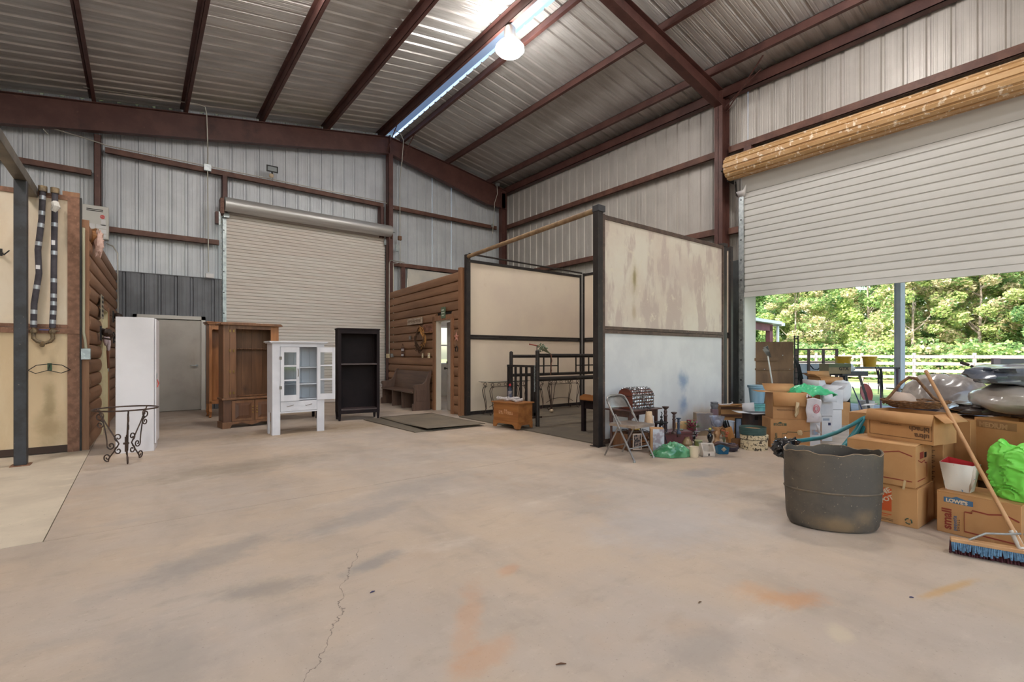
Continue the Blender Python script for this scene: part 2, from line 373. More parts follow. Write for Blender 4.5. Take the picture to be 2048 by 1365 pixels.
# ridge cap: lies on the left sheets, stands a little off the right ones so daylight shows along the ribs
cp = MB(); cp.sheet(lambda a, b: (RX - .22 + .38 * a, -8 + 21.9 * b, roofz(RX - .22 + .38 * a) + .035 + (.012 if a > .5 else 0)), 4, 1)
mCap = bpy.data.materials.new('translucent_ridge_cap'); mCap.use_nodes = True; _n = mCap.node_tree
_n.nodes.remove(_n.nodes['Principled BSDF']); _d = _n.nodes.new('ShaderNodeBsdfDiffuse'); _t = _n.nodes.new('ShaderNodeBsdfTranslucent'); _x = _n.nodes.new('ShaderNodeMixShader')
_d.inputs[0].default_value = lin((150, 165, 185)); _t.inputs[0].default_value = lin((120, 150, 190)); _x.inputs[0].default_value = .12  # blue sky light put into the cap's tint and translucency
_n.links.new(_d.outputs[0], _x.inputs[1]); _n.links.new(_t.outputs[0], _x.inputs[2]); _n.links.new(_x.outputs[0], _n.nodes['Material Output'].inputs[0])
cp.build('ridge_cap', mCap, ce)
def purlin(x, dz=0, h=.2, name='purlin'):
    z1 = roofz(x) - .012 - .03 * SL; s = 1 if x < RX else -1; m = MB()
    m.box(x, -8, z1 - h, x + .008, 13.5, z1)
    m.box(x - .065 * s, -8, z1 - .01, x, 13.5, z1); m.box(x, -8, z1 - h, x + .065 * s, 13.5, z1 - h + .008)
    m.box(x + .065 * s, -8, z1 - h, x + .069 * s, 13.5, z1 - h + .025)
    m.build(name, mSteel, ce)
for x in (-9.0, -7.35, -5.7, -4.05, -2.4, -.78, .80, 2.38, 3.95, 5.50, 6.19, 7.73, 9.35): purlin(x)
# eave strut
MB().box(9.98, -8, 6.86, 10.0, 13.5, 7.08).box(9.98, -8, 6.86, 10.15, 13.5, 6.87).box(9.98, -8, 7.07, 10.15, 13.5, 7.08).build('eave_strut', mSteel, ce)

def ibeam_xz(top, bot, y, fw, parent, name, mat=None):
    """tapered I beam in the xz plane: web between two polylines, flanges along them"""
    m = MB(); n = len(top)
    for k in range(n - 1):
        a, b_, c, d = top[k], top[k + 1], bot[k + 1], bot[k]
        m.add([(a[0], y - .004, a[1]), (b_[0], y - .004, b_[1]), (c[0], y - .004, c[1]), (d[0], y - .004, d[1]),
               (a[0], y + .004, a[1]), (b_[0], y + .004, b_[1]), (c[0], y + .004, c[1]), (d[0], y + .004, d[1])],
              [(0, 3, 2, 1), (4, 5, 6, 7), (0, 1, 5, 4), (1, 2, 6, 5), (2, 3, 7, 6), (3, 0, 4, 7)])
        for p, q, sg in ((a, b_, -1), (d, c, 1)):
            m.add([(p[0], y - fw, p[1]), (q[0], y - fw, q[1]), (q[0], y + fw, q[1]), (p[0], y + fw, p[1]),
                   (p[0], y - fw, p[1] + .012 * sg), (q[0], y - fw, q[1] + .012 * sg), (q[0], y + fw, q[1] + .012 * sg), (p[0], y + fw, p[1] + .012 * sg)],
                  [(0, 3, 2, 1), (4, 5, 6, 7), (0, 1, 5, 4), (1, 2, 6, 5), (2, 3, 7, 6), (3, 0, 4, 7)])
    m.build(name, mat or mSteel, parent)
def hbeam_col(x, y, z1, d, fw, parent, name, z0=0):
    MB().box(x - d / 2, y - .004, z0, x + d / 2, y + .004, z1).box(x - d / 2, y - fw, z0, x - d / 2 + .012, y + fw, z1).box(x + d / 2 - .012, y - fw, z0, x + d / 2, y + fw, z1).build(name, mSteel, parent)
def rz_(x): return roofz(x) - .012 - .2 - .01
ef = thing('gable_frame', 'maroon steel rafter beam along the back gable wall', None, kind='structure')
xs = [-9.9, -2.1, 5.72]; ibeam_xz([(x, rz_(x)) for x in xs], [(-9.9, 4.3), (-2.1, 5.70), (5.72, 7.13)], 13.22, .08, ef, 'rafter')
xs = [5.74, 7.7, 9.55, 9.98]; ibeam_xz([(x, rz_(x)) for x in xs], [(5.74, 7.13), (7.7, 6.68), (9.15, 6.33), (9.98, 6.30)], 13.22, .08, ef, 'rafter')
MB().box(5.715, 13.13, 7.05, 5.745, 13.31, 7.66).build('splice_plate', mSteel, ef)
hbeam_col(9.86, 13.22, 6.85, .22, .08, ef, 'column'); 
MB().box(5.68, 13.14, 0, 5.69, 13.34, 7.12).box(5.68, 13.14, 0, 5.82, 13.15, 7.12).box(5.68, 13.33, 0, 5.82, 13.34, 7.12).build('column', mSteel, ef)
MB().box(-.76, 13.30, 0, -.64, 13.31, 5.93).box(-.76, 13.30, 0, -.75, 13.5, 5.93).box(-.65, 13.30, 0, -.64, 13.5, 5.93).build('column', mSteel, ef)
for x in (1.56, 5.50): MB().box(x, 13.30, 4.7, x + .11, 13.31, 5.60).box(x, 13.30, 4.7, x + .01, 13.5, 5.60).box(x + .1, 13.3, 4.7, x + .11, 13.5, 5.6).build('jamb_stub', mSteel, ef)
# flange brace at the ridge
MB().cyl((5.62, 13.14, 7.16), (5.60, 12.4, 7.62), .014, n=8).build('flange_brace', mSteel, ef)
MB().cyl((6.15, 13.14, 7.16), (6.2, 12.5, 7.62), .014, n=8).build('flange_brace', mSteel, ef)
mf = thing('portal_frame', 'maroon steel column and rafter crossing high above the stall', None, kind='structure')
xs = [-9.9, 5.85]; ibeam_xz([(x, rz_(x)) for x in xs], [(-9.9, 4.3), (5.85, 7.35)], 5.42, .09, mf, 'rafter')
xs = [5.85, 8.0, 9.85]; ibeam_xz([(x, rz_(x)) for x in xs], [(5.85, 7.35), (8.0, 6.96), (9.80, 6.63)], 5.42, .09, mf, 'rafter')
hbeam_col(9.95, 5.42, 6.95, .30, .09, mf, 'column')
MB().cyl((10.0, 5.34, 6.55), (9.4, 4.3, 7.02), .013, n=8).build('flange_brace', mSteel, mf)
MB().cyl((9.9, 5.34, 6.6), (9.75, 4.5, 6.98), .013, n=8).build('flange_brace', mSteel, mf)

# ---------------- roller doors ----------------
def slat_mesh(L, h, mat, ax, nd):
    """one curtain slat: flat face with a rolled bead at the joint; ax = direction along, nd = sign of inner normal"""
    prof = [(0, -.008), (.07, -.004), (.13, .012), (.50, .015), (.88, .012), (.94, -.004), (1, -.008)]
    m = MB(); vs = []
    for t, dd in prof:
        for e in (0, L): vs.append((e, dd * nd, t * h) if ax == 'x' else (dd * nd, e, t * h))
    m.add(vs, [(2 * k, 2 * k + 1, 2 * k + 3, 2 * k + 2) for k in range(len(prof) - 1)])
    return m.mesh(mat, 25)
mCurt = M('almond_curtain_paint', (208, 198, 191), .45, var=(212, 206, 200), scale=.8, rnd=.02)
mCurtR = M('grey_curtain_paint', (198, 197, 195), .42, var=(192, 191, 189), scale=.8, rnd=.02)
d3 = thing('door_3', 'closed roller shutter door in the back wall', None, (1.62, 13.40, 0), kind='structure')
sm = slat_mesh(4.06, .081, mCurt, 'x', -1); k = 0
while k * .081 < 4.75: inst('slat', sm, d3, (0, 0, k * .081)); k += 1
hd = MB(); hd.tube([(-.03, -.26, 4.87), (4.13, -.26, 4.87)], .165, 28); hd.build('shutter_hood', M('brushed_hood_steel', (196, 195, 194), .36, .4, var=(180, 178, 176), scale=3, st=(.3, 6, 6)), d3)
for x in (-.05, 4.05):
    t = MB(); t.box(x, -.02, 0, x + .085, -.012, 4.62); t.box(x, -.02, 0, x + .006, .05, 4.62); t.build('guide_track', mGalv, d3)
    b_ = MB(); 
    for z in [.3 + .5 * i for i in range(9)]: b_.cyl((x + .03, -.024, z), (x + .03, -.012, z), .016, n=8)
    b_.build('bolt', mBlack, d3)
MB().box(-.03, -.10, 4.60, .09, -.06, 4.72).box(4.00, -.1, 4.5, 4.1, -.06, 4.66).build('guide_funnel', mGalv, d3)
MB().box(-.13, -.36, 4.62, -.05, -.10, 4.98).box(4.12, -.36, 4.66, 4.14, -.1, 5.02).build('end_bracket', M('rusty_bracket', (90, 60, 52), .6, .3, var=(120, 90, 78), scale=20), d3)
hb = MB(); hb.box(-.22, -.30, 4.38, -.14, -.14, 4.66); hb.build('hoist_gearbox', mSteel, d3)
MB().box(-.155, -.31, 4.35, -.12, -.28, 4.66).build('hoist_rail', mGalv, d3)
ch = MB()
for i in range(60):
    z = 4.5 - i * .062; ch.cb((-.10 + .004 * (i % 2), -.2, z), (.012 if i % 2 else .006, .006 if i % 2 else .012, .05))
ch.build('hoist_chain', M('chain_steel', (150, 142, 136), .5, .5), d3, kind='stuff')
MB().cyl((4.13, -.26, 4.87), (4.26, -.26, 4.87), .02).build('shaft_end', mGalv, d3)

d4 = thing('door_4', 'half raised wide roller shutter door in the side wall', None, (10.02, .66, 0), kind='structure')
sm = slat_mesh(4.30, .131, mCurtR, 'y', -1); k = 0
while 2.60 + k * .131 < 4.66: inst('slat', sm, d4, (0, 0, 2.60 + k * .131)); k += 1
MB().box(-.03, 0, 2.50, .02, 4.3, 2.60).box(-.045, 0, 2.50, -.03, 4.3, 2.512).build('bottom_bar', mCurtR, d4)
MB().add([(0, 0, 4.69), (-.012, 0, 4.69), (-.16, 0, 5.02), (-.15, 0, 5.03), (0, 4.30, 4.69), (-.012, 4.30, 4.69), (-.16, 4.30, 5.02), (-.15, 4.30, 5.03)], [(0, 3, 2, 1), (4, 5, 6, 7), (1, 2, 6, 5), (0, 4, 7, 3), (0, 1, 5, 4), (3, 7, 6, 2)]).build('lead_in_sheet', mCurtR, d4)
# the coil: rolled curtain with its tan outer face, faceted by the slats
mCoil = M('tan_coil_paint', (198, 162, 118), .45, var=(180, 142, 98), scale=4, st=(1, .4, 1), spots=[((232, 218, 198), 13, .56, .64, (1, 1, .7)), ((144, 104, 66), 3, .62, .8, (1, 1, 1))], rnd=.04)
sp_ = []
for i in range(14):
    a = 2 * pi * i / 14; rr = .226
    sp_ += [((rr + .020) * cos(a - .13), (rr + .020) * sin(a - .13)), ((rr + .020) * cos(a + .13), (rr + .020) * sin(a + .13)), (rr * cos(a + .16), rr * sin(a + .16)), (rr * cos(a + .29), rr * sin(a + .29))]
cm = MB(); cm.prism([(-.27 + p[0], 5.19 + p[1]) for p in sp_], 'y', -.02, 4.50); cm.build('curtain_coil', mCoil, d4, ang=15)
for y in (4.31, -.06):
    t = MB(); t.box(-.045, y - .01, 0, -.037, y + .10, 4.64); t.box(-.045, y + .095, 0, .05, y + .10, 4.64); t.build('guide_track', mGalv, d4)
    b_ = MB()
    for z in [.35 + .42 * i for i in range(11)]: b_.cyl((-.05, y + .045, z), (-.037, y + .045, z), .016, n=8)
    b_.build('bolt', mBlack, d4)
MB().add([(-.12, 4.28, 4.72), (-.03, 4.28, 4.6), (-.03, 4.42, 4.6), (-.12, 4.42, 4.72), (-.14, 4.2, 4.82)], [(0, 1, 2, 3), (0, 4, 1)]).build('guide_funnel', mWhite, d4, solid=.006)
MB().box(-.30, 4.505, 4.92, -.05, 4.515, 5.3).cyl((-.27, 4.5, 5.19), (-.27, 4.66, 5.19), .02).build('end_bracket', mDark, d4)
MB().cyl((-.1, 4.44, 4.95), (-.08, 4.42, 4.62), .012, n=8).cyl((-.06, 4.46, 4.9), (-.06, 4.44, 4.66), .02, n=8).build('tension_spring', mDark, d4)
# dark ribbed jamb sheet beside the door and outer white jamb
jm = thing('trim_1', 'dark ribbed jamb sheet beside the raised door', None, kind='structure')
for k in range(5): MB().box(10.0 - .012 * (k % 2), 4.98 + .075 * k, 0, 10.03, 5.05 + .075 * k, 3.30).build('jamb_strip', M('dark_jamb_sheet', (74, 78, 80), .45, .3, var=(60, 62, 64), scale=2), jm)
MB().box(10.03, 4.96, 0, 10.5, 4.99, 2.62).build('outer_jamb', M('white_jamb', (205, 206, 204), .5), jm)
# ---------------- high bay lamps ----------------
mLens = M('glowing_lamp_lens', (255, 250, 244), .3, emit=LAMP)
mRefl = M('glowing_prismatic_reflector', (255, 250, 244), .3, emit=LAMP * .45)  # reflector glow added to throw light up onto the roof
mLampBody = M('lamp_aluminium', (190, 190, 188), .35, .8)
def high_bay(loc, label):
    t = thing('high_bay_lamp', label, 'lamp', loc)
    MB().lathe([(.02, -.11), (.12, -.10), (.22, -.06), (.27, 0)], 28).build('lens', mLens, t)
    MB().lathe([(.275, 0), (.27, .04), (.20, .12), (.11, .17)], 28).build('reflector', mRefl, t)
    MB().lathe([(.10, .17), (.11, .2), (.11, .40), (.08, .44), (.012, .45)], 20).build('ballast_housing', mLampBody, t)
    MB().cyl((0, 0, .44), (0, 0, roofz(loc[0]) - loc[2] - .02), .012, n=8).build('hanger', mDark, t)
    return t
high_bay((5.58, 7.26, 7.12), 'glowing round high bay lamp hanging under the ridge')
for p, w in [((5.6, -2.0, 7.12), 'behind the camera under the ridge'), ((-.5, 1.5, 6.35), 'above the open floor left of the camera'), ((-2.7, 5.6, 6.0), 'over the wash stall left of the picture'), ((-2.5, -4.5, 6.1), 'over the far rear bay'),
             ((1.9, 7.3, 6.95), 'above the white hutch'), ((7.2, 2.6, 7.1), 'above the raised roller door side')]:
    high_bay(p, 'unseen high bay lamp added for fill, ' + w)  # unseen lamps added to brighten the barn evenly
# ---------------- log walls ----------------
mLog = wood('brown_log_siding', (150, 112, 84), (126, 90, 64), ax=1, sc=9, rough=.55, rnd=.10, bump=.1, bs=30, spots=[((84, 54, 38), 2.2, .6, .85, (1, .3, 1))])
mLogTrim = wood('cedar_trim_board', (160, 116, 84), (136, 94, 66), ax=2, sc=10, rough=.55, rnd=.08)
mCreamJ = M('cream_jamb_paint', (214, 204, 170), .5, var=(200, 188, 152), scale=3)
PITCH = .2067
def logprof(z0):
    n = 7; p = [(-.02, z0), (0, z0 + .004)]
    for k in range(n + 1):
        a = pi * k / n - pi / 2; p.append((.012 + .036 * cos(a), z0 + PITCH / 2 + (PITCH / 2 - .006) * sin(a)))
    p += [(0, z0 + PITCH - .004), (-.02, z0 + PITCH)]; return p
def log_wall(parent, length, doors, zt=3.1, sgn=1):
    """round faced log siding, one board per course and stretch; local y runs along the wall, bulge towards sgn*x"""
    k = 0
    while k * PITCH < zt - .05:
        z0 = k * PITCH; segs = [(0, length)]
        for a, b, h in doors:
            if z0 < h - .03:
                ns = []
                for p, q in segs:
                    if b <= p or a >= q: ns.append((p, q)); continue
                    if a > p: ns.append((p, a))
                    if b < q: ns.append((b, q))
                segs = ns
        for p, q in segs:
            m = MB(); pr = [(x * sgn, z) for x, z in logprof(z0)]
            if sgn < 0: pr = pr[::-1]
            m.prism(pr, 'y', p + .001, q - .001); m.build('log', mLog, parent, ang=30)
        k += 1
lw = thing('wall_log_left', 'round log siding wall of the tack room by the wash stall', None, (-.58, 8.76, 0), -math.atan(.0316), kind='structure')
log_wall(lw, 4.74, [(1.50, 2.44, 2.14)])
MB().box(-.10, .0, 0, -.02, 1.5, 3.1).box(-.10, 2.44, 0, -.02, 4.74, 3.1).box(-.10, 1.5, 2.14, -.02, 2.44, 3.1).build('stud_backing', mDark, lw)
MB().box(-.11, -.03, 0, .035, 0.0, 3.14).build('trim_board', mLogTrim, lw)
MB().box(.0, 2.36, 0, .075, 2.52, 2.12).build('trim_board', mLogTrim, lw)
MB().box(-.02, 1.5, 2.06, .07, 2.4, 2.14).build('trim_board', mLogTrim, lw)
d5 = thing('door_1', 'closed cream door in the left log wall', None, (-.58, 8.76, 0), -math.atan(.0316), kind='structure')
MB().box(-.09, 1.52, .01, -.05, 2.34, 2.05).build('door_leaf', mCreamJ, d5, bev=.003)
MB().box(-.1, 1.50, 0, .06, 1.53, 2.06).box(-.1, 2.33, 0, .06, 2.36, 2.06).box(-.1, 1.5, 2.04, .06, 2.36, 2.06).build('door_frame', mCreamJ, d5)
MB().lathe([(.0, 0), (.022, .004), (.028, .025), (.018, .045), (.01, .06)], 12).build('knob', mDark, d5, loc=(.01, 1.62, 1.0), rot=(0, R(-90), 0))

rwX, rwY = 5.45, 8.74
lr = thing('wall_log_right', 'round log siding wall of the office with the ajar door', None, (rwX, rwY, 0), -math.atan(.29 / 4.8), kind='structure')
log_wall(lr, 4.38, [(.44, 1.26, 2.13)], zt=3.1, sgn=-1)
MB().box(.02, .0, 0, .09, .44, 3.1).box(.02, 1.26, 0, .09, 4.38, 3.1).box(.02, .44, 2.13, .09, 1.26, 3.1).build('stud_backing', mDark, lr)
MB().box(-.07, -.03, 0, .13, 0.0, 3.16).build('trim_board', mLogTrim, lr)
MB().box(-.075, -.03, 0, -.055, .07, 3.16).build('trim_board', mLogTrim, lr)
MB().box(-.07, 1.26, 0, -.03, 1.36, 2.2).build('trim_board', mLogTrim, lr)
MB().box(-.07, .36, 2.09, -.03, 1.36, 2.2).build('trim_board', mLogTrim, lr)
MB().box(-.07, .34, 0, -.03, .44, 2.1).build('trim_board', mLogTrim, lr)
d2 = thing('door_2', 'scuffed pale panelled door standing ajar in the log wall', None, (rwX, rwY, 0), -math.atan(.29 / 4.8), kind='structure')
MB().box(-.03, .44, 0, .09, .46, 2.1).box(-.03, 1.23, 0, .09, 1.26, 2.1).box(-.03, .44, 2.08, .09, 1.26, 2.1).build('door_frame', M('white_jamb_paint', (216, 208, 196), .5), d2)
mDoorLeaf = M('scuffed_door_paint', (186, 180, 174), .5, var=(170, 160, 152), scale=3, spots=[((150, 96, 72), 2.5, .68, .78, (1, 1, .5))])
dl = thing('door_leaf', None, None, (.06, .47, 0), R(-13)); dl.parent = d2
MB().box(0, 0, .01, .04, .76, 2.06).build('leaf_slab', mDoorLeaf, dl, bev=.003)
mb = MB()
for y0, y1 in ((.09, .35), (.42, .68)):
    for z0, z1 in ((.22, .82), (.98, 1.5), (1.6, 1.92)):
        mb.box(-.008, y0, z0, 0, y1, z1)
mb.build('raised_panel', mDoorLeaf, dl, bev=.006)
MB().lathe([(0, 0), (.03, .002), (.012, .015), (.012, .04), (.03, .05), (.034, .07), (.0, .085)], 14).build('knob', mDark, dl, loc=(0, .70, .98), rot=(0, R(-90), 0))
MB().lathe([(0, 0), (.03, .002), (.03, .02), (.0, .025)], 14).build('deadbolt', mDark, dl, loc=(0, .70, 1.12), rot=(0, R(-90), 0))
# white lining board and window inside the office
mLin = M('white_lining_board', (206, 200, 190), .5, var=(190, 186, 180), scale=2, spots=[((120, 124, 130), 3, .7, .8)])
for x0, x1 in ((6.36, 7.32), (8.02, 9.7)): MB().box(x0, 13.30, 0, x1, 13.33, 3.88).build('lining_board', mLin, wb)
MB().box(7.32, 13.30, 2.2, 8.02, 13.33, 3.88).build('lining_board', mLin, wb)
MB().box(7.32, 13.30, 0, 8.02, 13.33, 1.0).build('lining_board', mLin, wb)
MB().box(6.14, 13.26, 0, 6.26, 13.34, 3.9).build('stud', mSteel, wb)
wn1 = thing('window_1', 'small office window seen through the ajar door', None, (7.32, 13.4, 1.0), kind='structure')
MB().box(0, -.1, 0, .04, .14, 1.2).box(.66, -.1, 0, .70, .14, 1.2).box(.04, -.1, 0, .66, .14, .04).box(.04, -.1, 1.16, .66, .14, 1.2).box(.04, 0, .58, .66, .04, .62).build('window_frame', mWhite, wn1)
mGlass = M('clear_glass', (240, 246, 246), .03, trans=1.0, spec=.5)
MB().box(.04, .015, .04, .66, .02, .58).build('pane', mGlass, wn1); MB().box(.04, .015, .62, .66, .02, 1.16).build('pane', mGlass, wn1)
# steel man door in the charcoal wainscot
dm = thing('door_5', 'closed grey steel man door in the back wall', None, (-.10, 13.50, 0), kind='structure')
mDoorG = M('grey_steel_door', (176, 170, 162), .5, var=(164, 156, 148), scale=2, spots=[((150, 136, 118), 2, .6, .9, (1, 1, .3))])
MB().box(.05, -.02, .01, 1.25, .02, 2.10).build('door_leaf', mDoorG, dm, bev=.002)
MB().box(-.02, -.06, 0, .05, .05, 2.20).box(1.25, -.06, 0, 1.33, .05, 2.20).box(-.02, -.06, 2.12, 1.33, .05, 2.20).build('door_frame', M('white_steel_frame', (196, 192, 186), .45), dm)
MB().cyl((1.16, -.02, 1.05), (1.16, -.075, 1.05), .026, n=14).tube([(1.16, -.07, 1.05), (1.05, -.075, 1.05), (1.03, -.06, 1.05)], .011, 8).build('lever_handle', mGalv, dm)

# ---------------- fittings on the log wall of the office ----------------
Mr = Matrix.Translation((rwX, rwY, 0)) @ Matrix.Rotation(-math.atan(.29 / 4.8), 4, 'Z')
def onlog(name, label, cat, y, z, off=-.068, group=None):
    p = Mr @ Vector((off, y, z)); t = thing(name, label, cat, p, -math.atan(.29 / 4.8), group); return t
mSignW = M('whitewashed_sign_board', (186, 170, 152), .7, var=(150, 132, 116), scale=22, st=(1, .3, 2))
t = onlog('wooden_sign', 'long whitewashed wooden sign highest on the log wall over the wreath', 'sign', 2.40, 2.14)
MB().box(-.025, -.46, -.07, 0, .46, .09, M=Matrix.Rotation(R(0), 4, 'X')).build('board', mSignW, t, bev=.003)
mb = MB(); random.seed(3)
for i in range(14): mb.box(-.028, -.38 + i * .056, -.02 + .01 * (i % 3), -.025, -.38 + i * .056 + .03, .04)
mb.build('faded_lettering', M('faded_letter_brown', (120, 96, 80), .7), t, kind='stuff')
t = onlog('carved_plaque', 'small reddish brown carved scroll plaque beside the doorway', 'plaque', 1.60, 1.95)
mCarv = M('carved_plaque_brown', (150, 104, 84), .6, var=(110, 72, 56), scale=14)
mb = MB(); mb.box(-.02, -.25, -.09, 0, .25, .0)
for i in range(7):
    mb.tube([(-.025, -.22 + i * .073 + .03 * cos(a), .03 + .045 * sin(a)) for a in [k * pi / 5 for k in range(8)]], .009, 6)
mb.build('board', mCarv, t, bev=.002)
MB().box(-.07, -.26, -.125, 0, .26, -.10).build('ledge', mLogTrim, t)
t = onlog('grapevine_wreath', 'dry twig wreath with straw coloured half on the log wall', 'wreath', 1.98, 1.68, -.10)
mTw = M('dark_twigs', (92, 66, 46), .8, var=(60, 42, 32), scale=30); mSt = M('straw_strands', (206, 152, 84), .7, var=(176, 118, 62), scale=30)
random.seed(11); dk = MB(); sw = MB()
for i in range(70):
    r0 = .23 + random.uniform(-.045, .05); a0 = random.uniform(0, 2 * pi); ln = random.uniform(.8, 2.2); w = random.uniform(-.03, .03)
    pts = [(-.02 + w + .02 * sin(3 * a), (r0 + .01 * sin(5 * a + i)) * sin(a), (r0 + .01 * sin(5 * a + i)) * cos(a) * 1.18) for a in [a0 + ln * k / 10 for k in range(11)]]
    mid = a0 + ln / 2
    (sw if (sin(mid) < .25 and cos(mid) > -.5 and i % 4 != 0) else dk).tube(pts, .006, 5)
for i in range(40):
    a = random.uniform(.6 * pi, 1.5 * pi); r0 = .24; p = Vector((-.04, r0 * sin(a), r0 * cos(a) * 1.18))
    dk.tube([p, p + Vector((random.uniform(-.06, 0), random.uniform(-.07, .07), random.uniform(-.08, .05)))], .005, 5)
dk.build('vine_ring', mTw, t); sw.build('straw_bundle', mSt, t)
t = onlog('word_sign', 'small hanging sign of white letters between wreath and conduits', 'sign', 3.22, 1.40)
mb = MB(); mb.box(-.012, -.10, -.02, 0, .10, .085).box(-.012, -.09, -.15, 0, .11, -.06); mb.build('board', M('sign_dark_red', (84, 50, 46), .6), t)
MB().tube([(-.006, -.08, .085), (-.006, 0, .19), (-.006, .08, .085)], .004, 6).build('hanging_wire', mDark, t)
for q in (-.07, .07): MB().cyl((-.006, q, -.06), (-.006, q, -.02), .003, n=6).build('hanging_wire', mDark, t)
mb = MB()
for i in range(5): mb.box(-.015, -.085 + i * .036, .0, -.012, -.085 + i * .036 + .024, .06)
for i in range(4): mb.box(-.015, -.07 + i * .042, -.135, -.012, -.07 + i * .042 + .028, -.08)
mb.build('white_letters', mWhite, t, kind='stuff')
t = onlog('thermometer_plate', 'little grey plate left of the wreath on the logs', 'plate', 2.72, 1.74)
MB().box(-.012, -.07, -.05, 0, .07, .05).build('plate', M('grey_plate', (112, 104, 98), .5), t, bev=.003)
MB().cyl((-.018, 0, 0), (-.012, 0, 0), .03, n=16).build('dial', M('dial_grey', (140, 134, 128), .4), t)
mPlate = M('ivory_plate', (224, 208, 170), .4)
t = onlog('light_switch', 'narrow ivory switch plate under the wreath', 'switch', 1.93, 1.28)
MB().box(-.01, -.035, -.06, 0, .035, .06).build('plate', mPlate, t, bev=.002); MB().box(-.02, -.006, -.012, -.01, .006, .012).build('toggle', mWhite, t)
t = onlog('light_switch', 'wide ivory switch plate between wreath and doorway', 'switch', 1.56, 1.28)
MB().box(-.01, -.06, -.06, 0, .06, .06).build('plate', mPlate, t, bev=.002)
for q in (-.025, .025): MB().box(-.02, q - .006, -.012, -.01, q + .006, .012).build('toggle', mWhite, t)
t = onlog('green_sign', 'small scalloped green sign with white writing above the doorway', 'sign', .78, 2.25)
p = [(.10 * x, .12 * z) for x, z in [(-1, -1), (-.6, -1.1), (0, -.95), (.6, -1.1), (1, -1), (1.05, -.5), (.85, 0), (1.05, .5), (1, 1), (.6, 1.1), (0, .95), (-.6, 1.1), (-1, 1), (-1.05, .5), (-.85, 0), (-1.05, -.5)]]
MB().prism(p, 'x', -.02, 0).build('board', M('sage_green_paint', (92, 112, 88), .5), t)
mb = MB()
for k, w in ((.06, .06), (0.0, .08), (-.06, .05)): mb.box(-.023, -w, k - .012, -.02, w, k + .012)
mb.build('white_writing', M('sign_white', (200, 206, 190), .5), t)
t = thing('barn_star', 'faded pink metal star on the end board of the log wall', 'star', (5.365, 8.86, 1.68), R(-90))
mb = MB(); ps = [((.115 if k % 2 == 0 else .045) * sin(pi * k / 5), (.115 if k % 2 == 0 else .045) * cos(pi * k / 5)) for k in range(10)]
mb.add([(0, -.035, 0)] + [(a, 0, b) for a, b in ps], [(0, k + 1, (k + 1) % 10 + 1) for k in range(10)]); mb.build('star_face', M('faded_pink_metal', (204, 142, 122), .5, var=(170, 112, 98), scale=20), t, ang=5)
MB().cyl((0, -.02, .115), (0, -.01, .15), .004, n=6).build('hook', mDark, t)
t = thing('horseshoe', 'small dark horseshoe hanging under the pink star', 'horseshoe', (5.365, 8.86, 1.42), R(-90))
MB().tube([(.045 * sin(a), 0, .06 * cos(a)) for a in [R(-145 + 29 * k) for k in range(11)]], .011, 6).build('shoe', mDark, t)
MB().cyl((0, 0, .07), (0, 0, .10), .004, n=6).build('nail', mGalv, t)

# conduits and boxes
def conduit(label, paths, boxes=(), r=.013, mat=None, name='electrical_conduit', loc=(0, 0, 0)):
    t = thing(name, label, 'conduit', loc)
    for p in paths: MB().tube([Vector(q) - Vector(loc) for q in p], r, 8).build('pipe', mat or mConduit, t)
    for b in boxes:
        MB().cb(Vector(b[0]) - Vector(loc), b[1]).build('junction_box', b[2] if len(b) > 2 else mGalv, t, bev=.004)
    return t
conduit('pair of conduits running down the back corner of the log wall', [[(5.62, 12.95, 1.32), (5.62, 12.95, 3.9), (5.7, 13.05, 4.02), (6.2, 13.2, 4.04)], [(5.68, 12.8, 1.32), (5.68, 12.8, 3.8), (5.74, 12.95, 3.92), (6.0, 13.2, 4.0)]],
        [((5.60, 13.0, 1.27), (.06, .12, .12), mPlate), ((5.64, 12.8, 1.28), (.06, .10, .10))], loc=(5.62, 13.0, 1.3))
conduit('conduit dropping from the rafter past the wall girts left of the roller door', [[(-.9, 13.0, 6.72), (1.05, 13.0, 7.0), (1.18, 13.0, 6.98), (1.22, 13.05, 6.85), (1.24, 13.1, 6.3), (1.26, 13.22, 6.0), (1.26, 13.30, 5.75), (1.28, 13.30, 3.25)]],
        [((1.26, 13.30, 5.70), (.15, .06, .16)), ((1.30, 13.30, 3.16), (.16, .08, .10), mWhite)], loc=(1.2, 13.2, 5.7))
conduit('thin conduit lying along the upper girt from a bent free end', [[(-1.45, 13.30, 5.72), (-1.52, 13.28, 5.80), (-1.46, 13.27, 5.86), (-.9, 13.25, 5.78), (-.55, 13.29, 5.735), (1.2, 13.29, 5.735), (3.2, 13.29, 5.735), (5.6, 13.26, 5.73), (5.9, 13.26, 5.60)]], loc=(2, 13.3, 5.7), r=.012)
conduit('conduit bending over the rafter peak and down the wall', [[(5.75, 12.95, 7.75), (5.95, 12.95, 7.72), (6.07, 12.98, 7.55), (6.08, 13.1, 7.0), (6.08, 13.25, 6.5), (6.10, 13.28, 4.5), (6.10, 13.28, 4.0)]], [((6.08, 13.26, 4.75), (.10, .08, .12), M('rust_box', (120, 86, 66), .7)), ((6.0, 13.28, 4.45), (.09, .05, .2))], loc=(6, 13.2, 6))
conduit('grey cable drop beside the corner column', [[(9.45, 13.0, 6.95), (9.50, 13.05, 6.7), (9.42, 13.1, 6.4), (9.48, 13.2, 6.2), (9.48, 13.3, 5.4)]], [((9.47, 13.0, 7.0), (.12, .08, .1)), ((9.48, 13.3, 5.70), (.08, .05, .1))], r=.011, loc=(9.4, 13.1, 6.4))
